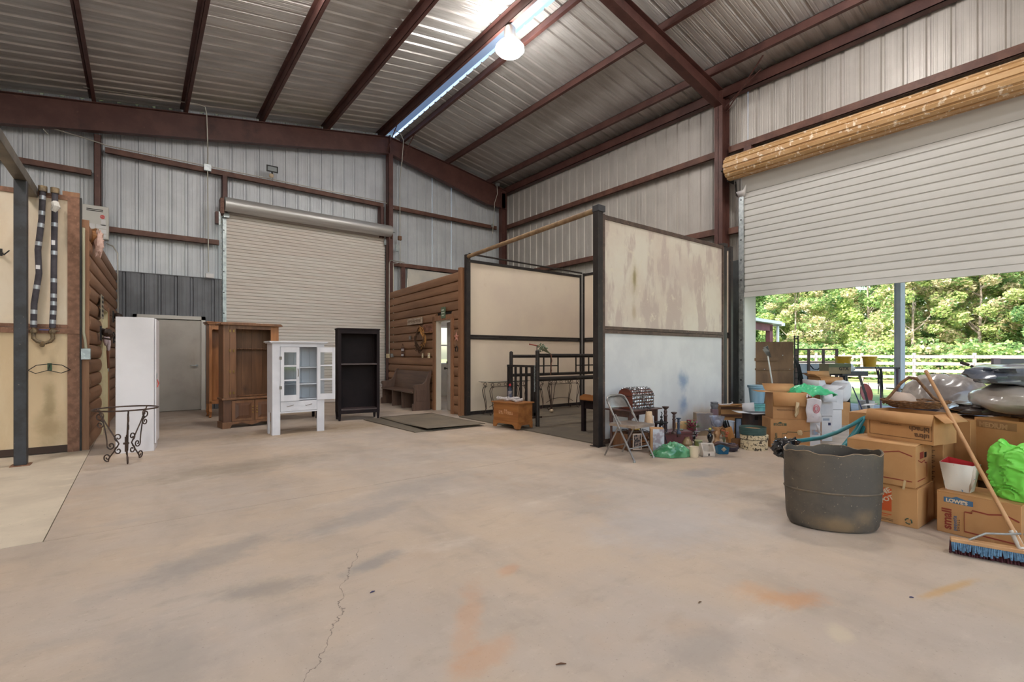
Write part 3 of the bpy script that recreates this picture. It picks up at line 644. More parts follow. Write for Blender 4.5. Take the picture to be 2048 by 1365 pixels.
conduit('conduit on the end board of the left log wall with a grey box', [[(-.60, 8.69, 3.02), (-.60, 8.69, 2.2), (-.60, 8.69, 1.6), (-.585, 8.68, 1.5), (-.575, 8.68, 1.38)]], [((-.575, 8.67, 1.31), (.10, .06, .15))], r=.016, mat=M('painted_conduit', (176, 170, 146), .4, .2), loc=(-.6, 8.69, 1.3))
conduit('thin bent pipe from the water heater down the wall corner', [[(-.55, 13.25, 3.65), (-.45, 13.2, 3.60), (-.37, 13.15, 3.45), (-.36, 13.15, 2.0)]], loc=(-.5, 13.2, 3.4))
t = thing('flood_light', 'small black framed flood light on the upper girt', 'lamp', (2.62, 13.18, 5.95))
MB().box(-.13, -.03, -.08, .13, -.01, -.055).box(-.13, -.03, .055, .13, -.01, .08).box(-.13, -.03, -.055, -.105, -.01, .055).box(.105, -.03, -.055, .13, -.01, .055).build('bezel', mBlack, t)
MB().box(-.105, -.02, -.055, .105, .02, .055).build('lens', M('flood_lens', (150, 156, 160), .2), t)
MB().box(-.02, -.01, -.14, .02, .01, -.08).build('bracket', mBlack, t)
MB().lathe([(0, 0), (.05, .01), (.055, .05), (.03, .07)], 16).build('socket_base', M('cream_socket', (196, 176, 150), .5), t, loc=(-.02, .03, -.17), rot=(R(90), 0, 0))
t = thing('water_heater', 'tankless water heater box high on the back wall', 'heater', (-.73, 13.28, 3.70))
mb = MB(); mb.box(-.22, -.20, 0, .22, .0, .68); mb.build('casing', M('heater_grey', (196, 194, 190), .4), t, bev=.012)
MB().box(-.13, -.206, .59, .13, -.2, .605).box(-.13, -.206, .56, .13, -.2, .575).build('vent_slot', mBlack, t)
MB().cyl((.12, -.204, .46), (.12, -.2, .46), .04, n=20).build('round_red_badge', M('badge_red', (196, 50, 48), .4), t)
text('Rheem', .026, mWhite, t, (.088, -.206, .452), (R(90), 0, 0))
for x0, z0, x1, z1 in ((.10, .28, .17, .40), (-.15, .20, .0, .3), (.02, .22, .18, .3), (.02, .12, .18, .2), (.02, .04, .18, .1)):
    MB().box(x0, -.203, z0, x1, -.2, z1).build('label_sheet', mWhite, t)
t = thing('insulation_bundle', 'pink insulation tufts with torn brown facing on the log wall top', 'insulation', (-.55, 9.05, 2.99))
MB().blob((0, .1, .0), (.13, .20, .12), 14, 10, .35, 3, seed=4).build('paper_facing', M('kraft_paper', (168, 120, 76), .7, var=(140, 94, 56), scale=10), t)
MB().blob((.09, -.03, -.10), (.055, .06, .17), 14, 12, .5, 5, seed=9).build('pink_fibre', M('pink_fibre', (214, 184, 172), .9, var=(194, 158, 146), scale=30, bump=.3, bs=60), t)

# ---------------- wash stall on the left ----------------
mRust = M('rust_brown_steel', (140, 100, 78), .6, var=(114, 78, 58), scale=14, spots=[((170, 136, 108), 60, .60, .74, (1, 1, .3))])
mCrU = M('cream_wash_board', (224, 208, 186), .55, var=(214, 194, 168), scale=2.5, st=(1, 1, .5), spots=[((226, 208, 182), 5, .55, .8), ((190, 160, 124), 1.4, .66, .85, (1, 1, .4))], bump=.15, bs=25)
mCrL = M('yellow_wash_board', (220, 198, 164), .55, var=(208, 182, 146), scale=2, st=(1, 1, .4), spots=[((178, 146, 102), 1.2, .6, .8, (2, 1, .3)), ((220, 202, 168), 6, .6, .8)], bump=.15, bs=25, places=[(-.31, 0, .72, .09, .3, .42, (124, 108, 68), .5), (-.31, 0, .35, .2, .3, .35, (134, 112, 72), .5)])
t = thing('wash_stall_partition', 'cream board wash stall wall framed in rusty brown steel', 'stall wall', (-.62, 8.72, 0))
MB().box(-2.6, -.02, 1.70, -.14, .03, 3.40).build('board', mCrU, t); MB().box(-2.6, -.02, .10, -.14, .03, 1.60).build('board', mCrL, t, label='yellowed lower board')
MB().box(-.14, -.04, .0, -.02, .04, 3.42).build('stile', mRust, t); MB().box(-.02, -.03, 0, .0, .06, 3.42).build('edge_angle', mDark, t)
MB().box(-2.6, -.04, 3.36, -.14, .04, 3.42).build('rail', mRust, t); MB().box(-2.6, -.035, 1.655, -.02, .04, 1.70).build('rail', mRust, t); MB().box(-2.6, -.05, 1.58, -.02, .04, 1.65).build('rail', mRust, t)
MB().box(-2.6, -.03, .01, -.02, .04, .10).build('rail', M('dark_brown_rail', (62, 44, 34), .6), t)  # bottom rail in a darker brown than the upper ones
MB().box(-.19, -.03, 3.42, -.02, .02, 3.48).build('wood_block', mLogTrim, t)
t = thing('wash_stall_post', 'dark square steel post holding the overhead beam of the wash stall', 'post', (-1.10, 7.98, 0))
MB().box(-.055, -.055, .012, .055, .055, 3.34).build('tube', M('post_grey_black', (64, 64, 68), .5, .3, var=(52, 50, 50), scale=6, spots=[((120, 110, 100), 30, .68, .75)]), t, bev=.006)
MB().box(-.085, -.09, 0, .085, .09, .012).build('base_plate', mRust, t)
MB().box(-.055, -4.6, 3.34, .055, .76, 3.46).build('overhead_beam', M('beam_grey', (112, 104, 94), .5, .3, var=(90, 84, 78), scale=4), t, bev=.004)
t = thing('wash_rack_pipes', 'two foam wrapped water pipes with silver tape and valves', 'pipes', (-.95, 8.62, 1.45))
mFoam = M('grey_pipe_foam', (74, 70, 76), .8, var=(60, 56, 62), scale=10); mTape = M('silver_tape', (176, 178, 184), .3, .6); mValve = M('dirty_brass_valve', (140, 120, 92), .5, .5, var=(96, 84, 70), scale=20)
A = [(-.04, 0, 1.96), (-.05, 0, 1.6), (-.085, 0, 1.2), (-.075, 0, .9), (-.12, 0, .5), (-.125, 0, .2)]; B = [(.075, 0, 1.96), (.07, 0, 1.5), (.065, 0, 1.0), (.062, 0, .5), (.05, 0, .2)]
for P, tz in ((A, (1.88, 1.68, 1.52, 1.28, .72, .40, .26)), (B, (1.55, 1.18, .82, .62, .52, .40, .28))):
    MB().tube(P, .032, 12).build('insulated_pipe', mFoam, t)
    for z in tz:
        for k in range(len(P) - 1):
            if P[k + 1][2] <= z <= P[k][2]:
                q = (P[k][2] - z) / (P[k][2] - P[k + 1][2]); c = Vector(P[k]).lerp(Vector(P[k + 1]), q); d = (Vector(P[k]) - Vector(P[k + 1])).normalized()
                MB().cyl(c - d * .026, c + d * .026, .0345, n=14).build('tape_band', mTape, t)
    MB().tube([P[0], (P[0][0], 0, 2.03)], .045, 12).build('pipe_fitting', mValve, t)
MB().box(-.10, -.036, .95, -.06, -.032, 1.0).build('paper_tag', mWhite, t); MB().box(.045, -.036, 1.28, .08, -.032, 1.34).build('paper_tag', mWhite, t)
MB().tube([(.075, 0, 1.84), (.09, -.03, 1.78), (.06, -.02, 1.72)], [.04, .045, .03], 8).build('plastic_wrap', M('wrap_white', (206, 202, 196), .5), t)
v = MB(); v.tube([(-.125, 0, .22), (-.125, 0, .06), (-.09, 0, .02), (-.02, 0, .0), (.03, 0, .02), (.055, 0, .06), (.05, 0, .22)], .022, 10)
for x in (-.125, .052): v.lathe([(.034, 0), (.04, .02), (.034, .045)], 8, (x, 0, .13))
v.tube([(-.035, 0, .0), (-.035, -.05, -.01), (-.035, -.09, -.03)], .026, 10); v.cyl((-.14, 0, .16), (-.21, -.01, .16), .008, n=6); v.cyl((.06, 0, .16), (.12, -.01, .16), .008, n=6)
v.build('valve_manifold', mValve, t)
MB().box(-.07, -.02, .165, .02, .0, .18).build('blue_lever', M('lever_blue', (60, 66, 120), .4), t)
t = thing('hose_hanger', 'black wire hose hanger with green clip on the yellowed board', 'hose hanger', (-.93, 8.68, 1.12))
mb = MB(); mb.tube([(-.20, -.02, -.02), (-.12, -.05, .045), (0, -.06, .06), (.12, -.05, .045), (.20, -.02, -.02)], .005, 6); mb.tube([(-.20, -.02, -.02), (-.12, -.12, -.06), (0, -.14, -.02), (.12, -.12, -.06), (.2, -.02, -.02)], .005, 6); mb.tube([(0, 0, .06), (0, -.14, -.02)], .005, 6); mb.build('wire_frame', mDark, t)
MB().box(-.02, -.03, -.03, .02, 0, .07).build('clip', M('clip_green', (60, 92, 66), .5), t)
t = thing('wall_hook', 'black double wire hook at the left picture edge', 'hook', (-1.36, 8.68, 2.58))
MB().tube([(0, 0, 0), (.02, -.05, -.03), (.07, -.06, .03)], .007, 6).tube([(-.02, 0, .03), (.0, -.06, -.02), (.03, -.06, -.03)], .007, 6).box(-.04, -.012, -.04, .0, 0, .05).build('hook_wire', mDark, t)
# small hangings on the left log wall
Ml = Matrix.Translation((-.58, 8.76, 0)) @ Matrix.Rotation(-math.atan(.0316), 4, 'Z')
def onlogl(name, label, cat, y, z, off=.075): return thing(name, label, cat, Ml @ Vector((off, y, z)), -math.atan(.0316))
t = onlogl('slat_sign', 'narrow pale ladder shaped sign above the cream door', 'sign', 1.15, 2.05)
MB().box(0, -.18, -.18, .008, .18, .18).build('plate', M('pale_plate', (176, 166, 146), .5), t)
mb = MB()
for k in range(5): mb.box(.008, -.12, -.15 + k * .07, .011, .12, -.115 + k * .07)
mb.build('dark_line', mDark, t)
for y, z, lab in ((.95, 1.62, 'dark bracket hook with hanging gear nearest the wash stall'), (3.2, 2.02, 'upper dark saddle bracket on the far logs'), (3.3, 1.62, 'lower dark saddle bracket on the far logs')):
    t = onlogl('saddle_bracket', lab, 'bracket', y, z, .07)
    MB().box(0, -.06, -.10, .02, .06, .12).build('back_plate', mDark, t)
    MB().tube([(.01, 0, .08), (.12, 0, .05), (.16, 0, -.02), (.12, 0, -.08), (.01, 0, -.06)], .014, 8).blob((.08, 0, .02), (.07, .10, .06), 10, 8, .3, 3, seed=y).build('bracket_arm', M('bracket_leather', (66, 52, 44), .6), t)
t = onlogl('work_gloves', 'white work gloves hanging by the cream door', 'gloves', 1.42, 1.56, .10)
MB().blob((0, 0, 0), (.035, .07, .12), 10, 8, .25, 4, seed=2).build('glove', M('glove_cloth', (206, 194, 196), .8, var=(180, 160, 166), scale=18), t)
MB().blob((.03, .10, -.08), (.03, .05, .12), 10, 8, .25, 4, seed=6).build('glove', M('glove_cloth', (206, 194, 196)), t)
t = onlogl('hanging_strap', 'brown leather strap hanging over the cream door', 'strap', 1.75, 1.45, .09)
MB().tube([(0, 0, .3), (.02, .04, .1), (.01, 0, -.1), (.02, .03, -.38)], .018, 6).build('strap', M('strap_leather', (110, 66, 46), .6), t)
MB().tube([(.02, .03 + .02 * sin(a), -.40 + .03 * cos(a)) for a in [k * pi / 4 for k in range(8)]], .005, 6, closed=True).build('buckle', mGalv, t)

# ---------------- horse stall on the right ----------------
mTube = M('black_stall_tube', (52, 46, 44), .5, .2, var=(40, 36, 36), scale=6, spots=[((96, 76, 62), 20, .62, .75)])
mPanU = M('stained_cream_board', (198, 184, 170), .6, var=(206, 198, 184), scale=1.1, spots=[((182, 166, 156), 2.4, .48, .60, (1.6, 1, .45)), ((206, 196, 178), 6, .55, .7), ((150, 132, 116), 3.0, .70, .80, (2.5, 1, .5))], bump=.05, bs=40, places=[(.73, 0, 2.46, .055, .3, .24, (84, 74, 46), 1.0), (.73, 0, 2.45, .12, .3, .36, (176, 160, 124), .6), (.72, 0, 1.95, .08, .3, .22, (160, 140, 112), .6), (1.9, 0, 2.6, .9, .5, .5, (184, 168, 160), .5)])
mPanW = M('white_lower_board', (204, 204, 204), .5, var=(192, 192, 194), scale=1.6, spots=[((176, 180, 190), 1.1, .66, .86)], bump=.04, bs=40, places=[(2.0, 0, .86, .20, .3, .24, (96, 124, 160), .75), (2.0, 0, .44, .18, .3, .22, (92, 120, 160), .75), (2.6, 0, .2, .7, .3, .3, (186, 160, 132), .5)])
mPanB = M('cream_back_board', (206, 189, 172), .6, var=(212, 196, 176), scale=1.2, spots=[((184, 158, 132), 2, .62, .85, (1, 1, .6))], bump=.05, bs=40)
mPipeT = M('tan_rusted_pipe', (150, 124, 92), .6, var=(120, 94, 70), scale=8)
def stall_panel(label, loc, rz, L, Z, zm, up, lo, mt, posts=True):
    t = thing('stall_partition', label, 'stall wall', loc, rz)
    MB().box(.05, -.02, zm + .045, L - .05, .02, Z - .07).build('board', up, t); MB().box(.05, -.02, .08, L - .05, .02, zm - .045).build('board', lo, t)
    MB().box(.04, -.035, Z - .07, L - .04, .035, Z - .01).build('rail', mt, t)
    MB().box(.04, -.04, zm + .003, L - .04, .04, zm + .05).build('rail', mt, t); MB().box(.04, -.04, zm - .05, L - .04, .04, zm - .003).build('rail', mt, t)
    MB().box(.04, -.035, .02, L - .04, .035, .09).build('rail', mt, t)
    for x in (0, L - .05): MB().box(x + .001, -.04, 0, x + .049, .04, Z).build('stile', mt, t)
    return t
mRailR = M('rusty_dark_rail', (92, 74, 64), .6, var=(70, 56, 50), scale=10, spots=[((130, 104, 84), 24, .62, .72)])
t = stall_panel('large stained cream stall divider facing the camera beside the folding chair', (5.20, 4.64, 0), R(-.5), 3.27, 3.31, 1.66, mPanU, mPanW, mRailR)
t = thing('stall_corner_post', 'black square post at the front corner of the stained divider', 'post', (5.145, 4.64, 0))
MB().box(-.05, -.05, .01, .05, .05, 3.33).build('tube', mTube, t, bev=.004); MB().box(-.055, -.06, 3.33, .09, .06, 3.42).build('cap', M('cap_grey_black', (58, 58, 62), .5), t, bev=.004)
MB().box(-.08, -.08, 0, .08, .08, .01).build('base_plate', mTube, t)
t = thing('stall_corner_post', 'dark square post at the far end of the stained divider by the column', 'post', (8.52, 4.62, 0))
MB().box(-.05, -.05, .01, .05, .05, 3.29).build('tube', mTube, t, bev=.004); MB().box(-.07, -.06, 3.29, .06, .06, 3.35).build('cap', mTube, t); MB().box(-.08, -.08, 0, .08, .08, .01).build('base_plate', mTube, t)
stall_panel('plain cream stall wall behind the horse stocks', (5.52, 8.66, 0), 0, 3.42, 3.34, 1.68, mPanB, mPanB, mTube)
t = thing('stall_corner_post', 'black square post where the stall meets the log wall', 'post', (5.48, 8.60, 0))
MB().box(-.05, -.05, .01, .045, .05, 3.42).build('tube', mTube, t, bev=.004); MB().box(-.08, -.08, 0, .045, .08, .01).build('base_plate', mTube, t)
t = stall_panel('cream stall wall closing the rear of the stall at right angles', (9.0, 8.60, 0), R(-90), 3.9, 3.38, 1.68, mPanB, mPanB, mTube)
t = thing('overhead_rail', 'long tan pipe spanning the open stall front overhead', 'rail', (5.15, 4.7, 3.37))
MB().cyl((0, 0, 0), (.32, 3.86, 0), .04, n=14).build('pipe', mPipeT, t); MB().cyl((.34, 3.86, .06), (3.8, 3.92, .02), .02, n=8).build('thin_rail', mTube, t)
# stall mats
mMat = M('black_rubber_mat', (92, 84, 74), .75, var=(106, 96, 82), scale=1.5, spots=[((128, 112, 90), 2.2, .58, .8), ((66, 62, 58), 5, .6, .8)], bump=.1, bs=80)
for i, (x0, y0, x1, y1, lab) in enumerate([(5.25, 6.70, 7.1, 8.57, 'stall mat under the wooden chest by the back wall'), (5.22, 4.72, 7.1, 6.69, 'dusty stall mat at the open front of the stall'), (7.11, 4.72, 8.95, 8.57, 'stall mat in the rear half of the stall')]):
    MB().box(0, 0, 0, x1 - x0, y1 - y0, .018).build('rubber_mat', mMat, None, bev=.004, loc=(x0, y0, .001), **box_tag(lab, 'mat', 'rubber mats'))
m2 = MB(); m2.sheet(lambda a, b: (1.16 * a, 2.1 * b, .012 + .035 * max(0, 1 - b * 2.2) * (1 - a * .6)), 10, 14)
m2.build('rubber_mat', M('grey_rubber_mat', (108, 97, 84), .7, var=(122, 110, 94), scale=1.6, spots=[((80, 76, 72), 3, .6, .8)], bump=.08, bs=80), None, loc=(3.82, 7.24, .018), rot=R(-1), solid=.014, **box_tag('grey rubber mat lying on the open floor, the upper of two', 'mat', 'rubber mats'))
MB().box(0, 0, 0, 1.1, 2.05, .015).build('rubber_mat', mMat, None, bev=.004, loc=(3.62, 7.30, .001), rot=R(3), **box_tag('dark mat peeking out under the grey mat on the open floor', 'mat', 'rubber mats'))
# horse stocks
t = thing('horse_stocks', 'black welded pipe horse stocks inside the stall', 'stocks', (5.62, 6.50, 0))
P = lambda a, b, r=.038, n=12: MB().cyl(a, b, r, n=n)
P((0, 0, .02), (0, 0, 1.36)).build('post', mTube, t); MB().blob((0, 0, 1.36), (.04, .04, .03), 12, 6).build('post_cap', mTube, t)
P((.10, .90, .02), (.10, .90, 1.34), .035).build('post', mTube, t); MB().blob((.10, .90, 1.34), (.036, .036, .03), 12, 6).build('post_cap', mTube, t)
P((3.0, 0, .02), (3.0, 0, 1.3)).build('post', mTube, t); P((3.0, .9, .02), (3.0, .9, 1.3), .035).build('post', mTube, t)
P((0, 0, 1.285), (3.0, 0, 1.285), .036).build('rail', mTube, t); P((0, 0, .86), (3.0, 0, .86), .040).build('rail', mTube, t); 
P((.10, .9, 1.27), (3.0, .9, 1.27), .03).build('rail', mTube, t); P((.10, .9, .90), (3.0, .9, .90), .03).build('rail', mTube, t)
for x0 in (.72, 1.85):
    g = MB()
    for k in range(4): g.box(x0 + k * .20 - .012, .86, .90, x0 + k * .20 + .012, .88, 1.26)
    g.box(x0, .855, 1.06, x0 + .60, .88, 1.085); g.build('head_grid', mTube, t)
g = thing('end_gate', None, None, (.02, .06, 0)); g.parent = t
for i in range(5): MB().box(-.02, .10 + i * .16, .25, .015, .135 + i * .16, 1.08).build('bar', mTube, g)
MB().box(-.025, .04, 1.07, .02, .84, 1.11).build('top_bar', mTube, g); MB().box(-.025, .04, .18, .02, .84, .25).build('bottom_bar', mTube, g)
MB().box(-.02, .80, .02, .02, .84, 1.1).build('stile', mTube, g); MB().box(-.02, .04, .2, .02, .075, 1.1).build('stile', mTube, g)
c = MB()
for i in range(16): c.tube([(-.045 + .01 * cos(a), .02 + .006 * (i % 2), 1.10 - i * .03 + .018 * sin(a)) for a in [k * pi / 3 for k in range(6)]], .003, 5, closed=True)
c.build('latch_chain', mGalv, t); MB().cyl((-.04, .02, .70), (.08, -.02, .68), .012, n=8).build('latch_pin', mTube, t)
# ---------------- furniture on the open floor ----------------
mWhL = M('white_laminate', (226, 222, 226), .4, var=(218, 214, 218), scale=1.5)
t = thing('wardrobe', 'tall plain white wardrobe cabinet turned sideways to the camera', 'wardrobe', (-.25, 8.13, 0), R(-5))
MB().box(0, 0, 0, .405, .56, 1.80).build('body', mWhL, t, bev=.003)
MB().box(.409, .012, .10, .428, .548, 1.785).build('door', mWhL, t, bev=.002)
MB().box(.405, .02, .0, .408, .54, .09).build('plinth', mWhL, t)
MB().tube([(.43, .08 + .03 * cos(a), 1.0 + .05 * sin(a)) for a in [k * pi / 5 for k in range(10)]], .006, 6, closed=True).build('handle', mGalv, t)
MB().tube([(.435, .08, .96), (.45, .05, .90), (.44, .03, .86)], .006, 5).tube([(.435, .08, .96), (.45, .11, .91), (.44, .12, .88)], .006, 5).build('red_ribbon', M('ribbon_red', (196, 84, 78), .7), t)

mIron = M('brown_wrought_iron', (58, 46, 42), .5, .4, var=(84, 64, 54), scale=20)
t = thing('plant_stand', 'round wrought iron plant stand with scrolled legs before the white wardrobe', 'plant stand', (-.13, 7.50, 0))
MB().tube([(.315 * cos(a), .315 * sin(a), .645) for a in [2 * pi * k / 40 for k in range(40)]], .009, 8, closed=True).build('ring', mIron, t)
def spiral(cx, cz, r, a0, turns, n=18, sh=.75):
    return [(cx + r * (1 - sh * k / n) * cos(a0 + turns * 2 * pi * k / n), cz + r * (1 - sh * k / n) * sin(a0 + turns * 2 * pi * k / n)) for k in range(n + 1)]
for wx, wy in ((-.11, 7.26), (-.36, 7.62), (.09, 7.75)):
    an = math.atan2(wy - 7.50, wx + .13)
    L = MB()
    def add(pts, r=.008): L.tube([(p[0], 0, p[1]) for p in pts], r, 6)
    add([(.36, .655), (.24, .45), (.09, .22)])
    add([(.33, .62), (.275, .45), (.25, .32), (.24, .24)] + spiral(.19, .20, .05, 0, -1.2)); add([(.09, .22), (.15, .13), (.215, .045)] + spiral(.235, .055, .05, -1.8, 1.3))
    add(spiral(.335, .56, .06, 1.6, 1.3)); add(spiral(.325, .46, .05, 1.6, 1.3)); add(spiral(.10, .30, .052, -1.5, 1.2)); add(spiral(.10, .135, .05, 1.5, -1.2))
    L.v = [(p[0] * .86, p[1], p[2] * .985) for p in L.v]; L.build('scroll_leg', mIron, t, rot=an)
MB().cyl((0, 0, .12), (0, 0, .30), .014).lathe([(.0, .205), (.03, .21), (.03, .23), (0, .235)], 12).build('hub', mIron, t)

# cabinets
mBrD = wood('dark_cabinet_base_wood', (108, 74, 54), (84, 56, 42), sc=14, rough=.4)
mOrW = wood('orange_oak', (172, 116, 72), (140, 90, 54), sc=12, rough=.4, spots=[((96, 52, 30), 2, .62, .85, (2, 2, .4))])
mBrW = wood('brown_cabinet_wood', (134, 94, 66), (106, 72, 50), sc=14, rough=.4)
mDkW = wood('dark_plank_back', (124, 88, 62), (96, 66, 46), sc=10, rough=.55, rnd=.12, spots=[((50, 34, 28), 2.5, .60, .82, (1, 1, .5))])
t = thing('display_cabinet', 'orange brown display cabinet with scalloped valance standing behind the gun cabinet', 'cabinet', (1.13, 11.62, 0), R(3))
mb = MB(); 
for x in (0, .76):
    for y in (0, .32): mb = MB(); mb.box(x, y, .16, x + .05, y + .05, 1.96).tube([(x + .025, y + .025, .18), (x + .02, y + .0, .12), (x + .03, y + .03, .05), (x + .015, y + .0, .012)], [.028, .034, .018, .026], 8); mb.build('leg', mOrW, t)
MB().box(-.05, -.05, 1.96, .86, .42, 1.985).box(-.03, -.03, 1.93, .84, .40, 1.96).build('cornice', mOrW, t, bev=.004)
MB().box(.05, .35, .30, .76, .365, 1.93).build('back', mOrW, t); MB().box(0, 0, .28, .81, .37, .34).build('bottom_board', mOrW, t, bev=.003)
pts = [(.05, 1.93)] + [(.05 + .71 * k / 24, 1.84 - .02 * abs(sin(pi * k / 6)) - .03 * (1 if k in (0, 24) else 0)) for k in range(25)] + [(.76, 1.93)]
MB().prism(pts, 'y', .01, .03).build('valance', mOrW, t)
MB().box(.0, .05, .34, .012, .32, 1.93).build('side', mOrW, t); MB().box(.80, .05, .34, .81, .32, 1.93).build('side', mOrW, t)

t = thing('gun_cabinet', 'dark brown wooden gun cabinet missing its upper doors, two panelled doors below', 'cabinet', (1.16, 9.72, 0), R(6.6))
W, D = .92, .34
MB().box(.0, .02, .06, W, D, .50).build('base_box', mBrD, t, bev=.003)
MB().box(-.025, -.015, .50, W + .025, D, .535).build('waist_board', mBrW, t, bev=.006)
pl = [(-.02, .0), (.10, 0), (.13, .06), (.30, .085), (W / 2 - .1, .06), (W / 2, .03), (W / 2 + .1, .06), (W - .30, .085), (W - .13, .06), (W - .10, 0), (W + .02, 0), (W + .02, .11), (-.02, .11)]
MB().prism(pl, 'y', -.005, .02).build('scalloped_plinth', mBrW, t, bev=.003); MB().box(-.02, .02, 0, .0, D, .11).box(W, .02, 0, W + .02, D, .11).build('plinth_side', mBrW, t)
for k in (0, 1):
    x0 = .13 + k * .375; dr = MB().box(x0, -.002, .115, x0 + .365, .018, .485).build('door', mBrW, t, bev=.002)
    MB().add([(x0 + .05, -.002, .16), (x0 + .315, -.002, .16), (x0 + .315, -.002, .44), (x0 + .05, -.002, .44), (x0 + .10, -.016, .21), (x0 + .265, -.016, .21), (x0 + .265, -.016, .39), (x0 + .10, -.016, .39)], [(0, 1, 5, 4), (1, 2, 6, 5), (2, 3, 7, 6), (3, 0, 4, 7), (4, 5, 6, 7)]).build('raised_panel', mBrD, dr, ang=10)
    for z in (.26, .31, .36): MB().lathe([(0, 0), (.012, .002), (.006, .01), (.012, .02), (0, .026)], 10).build('knob', mBrass, dr, loc=(x0 + (.335 if k == 0 else .03), -.002, z), rot=(R(90), 0, 0))
mb = MB().box(0, .04, .535, .02, D, 1.83).build('side', mBrW, t); MB().box(W - .02, .04, .535, W, D, 1.83).build('side', mBrW, t)
MB().box(0, .02, .535, .20, .04, 1.83).build('stile', mBrW, t, bev=.002); MB().box(W - .14, .02, .535, W, .04, 1.83).build('stile', mOrW, t, bev=.002)
MB().box(.10, .008, .535, .115, .02, 1.83).build('bead', mBrW, t); MB().box(.20, .02, 1.76, W - .14, .04, 1.83).build('head_rail', mBrW, t)
MB().box(.02, .03, 1.80, W - .02, D, 1.82).build('top_board', mBrW, t)
MB().prism([(-.05, -.0), (-.05, .02), (-.02, .045), (W + .02, .045), (W + .05, .02), (W + .05, 0)], 'y', -.045, D).build('cornice', mBrW, t, loc=(0, 0, 1.825), bev=.003)
for k in range(5): MB().box(.02 + k * .176, D - .012, .535, .02 + k * .176 + .173, D, 1.80).build('plank', mDkW, t)
def notched(z, y, name, x0=.20, x1=.78, dpt=.10, r=.022):
    n = 9; pts = [(x0, y + dpt), (x0, y)]; st = (x1 - x0) / n
    for k in range(n):
        c = x0 + (k + .5) * st; pts += [(c + r * cos(a), y + r * sin(a)) for a in [pi - pi * q / 5 for q in range(6)]]
    pts += [(x1, y), (x1, y + dpt)]
    MB().prism(pts, 'z', z, z + .02).build(name, mBrW, t)
notched(1.40, .22, 'barrel_rack'); notched(.545, .10, 'butt_rack')
for z in (.60, .98, 1.35, 1.70):
    for x in (.09, .15): MB().box(x, .0, z, x + .02, .02, z + .045).build('hinge', mBrass, t)

mHut = M('hutch_white_paint', (216, 214, 220), .5, var=(204, 202, 208), scale=3, spots=[((168, 160, 160), 7, .70, .78)])
mHutI = M('hutch_inner_white', (196, 200, 208), .55)
t = thing('china_hutch', 'white painted hutch on tall legs with its glazed door open', 'cabinet', (1.68, 8.44, 0), R(2))
W, D = .82, .33
for x in (0, W - .12): MB().box(x, 0, 0, x + .12, .03, 1.50).build('leg', mHut, t, bev=.002)
for x in (0, W - .022): MB().box(x, .03, 0, x + .022, .10, .36).build('leg', mHut, t); MB().box(x, D - .09, 0, x + .022, D, .36).build('leg', mHut, t)
MB().box(0, .03, .36, .022, D, 1.50).build('side', mHut, t); MB().box(W - .022, .03, .36, W, D, 1.50).build('side', mHut, t)
MB().box(.12, .0, 1.43, W - .12, .03, 1.50).build('head_rail', mHut, t); MB().box(.12, 0, .345, W - .12, .03, .37).build('bottom_rail', mHut, t); MB().box(.022, .03, .37, W - .022, D, .385).build('bottom_board', mHut, t)
MB().box(-.05, -.05, 1.50, W + .05, D + .02, 1.52).box(-.03, -.03, 1.485, W + .03, D, 1.50).build('top_board', mHut, t, bev=.004)
for k in range(6): MB().box(.022 + k * .1295, D - .012, .385, .022 + k * .1295 + .127, D, 1.50).build('back_board', mHutI, t)
for z in (.545, .80, 1.08): MB().box(.022, .035, z, W - .022, D - .014, z + .018).build('shelf', mHutI, t)
dr = MB().box(.124, -.008, .372, W - .124, .018, .535).build('drawer', mHut, t, bev=.003)
for x in (.27, .56): MB().tube([(x - .05, -.008, .46), (x - .045, -.03, .455), (x, -.034, .465), (x + .045, -.03, .475), (x + .05, -.008, .47)], .005, 6).build('pull', M('aged_pull', (120, 112, 104), .4, .6), dr)
mPaneG = M('cabinet_glass', (236, 240, 242), .02, trans=1.0)
def glazed_door(parent, loc, rz, w=.288, flip=1):
    d = thing('door', None, None, loc, rz); d.parent = parent; h = .885
    MB().box(0, -.01, 0, .05 * flip, .01, h).build('stile', mHut, d); MB().box((w - .05) * flip, -.01, 0, w * flip, .01, h).build('stile', mHut, d)
    for z0, z1 in ((0, .10), (.33, .355), (.565, .59), (.80, h)): MB().box(.05 * flip, -.009, z0, (w - .05) * flip, .009, z1).build('muntin', mHut, d)
    for z0, z1 in ((.10, .33), (.355, .565), (.59, .80)): MB().box(.05 * flip, -.002, z0, (w - .05) * flip, .002, z1).build('pane', mPaneG, d)
    return d
d = glazed_door(t, (.122, -.012, .54), 0); MB().tube([(.265, -.012, .40), (.265, -.04, .43), (.265, -.035, .50), (.265, -.012, .53)], .006, 6).build('latch', M('aged_pull', (120, 112, 104)), d)
for z in (.20, .68): MB().box(-.02, -.016, z, .015, -.01, z + .05).build('hinge', M('aged_pull', (120, 112, 104)), d)
d = glazed_door(t, (W - .122, -.012, .54), R(-13), flip=1)

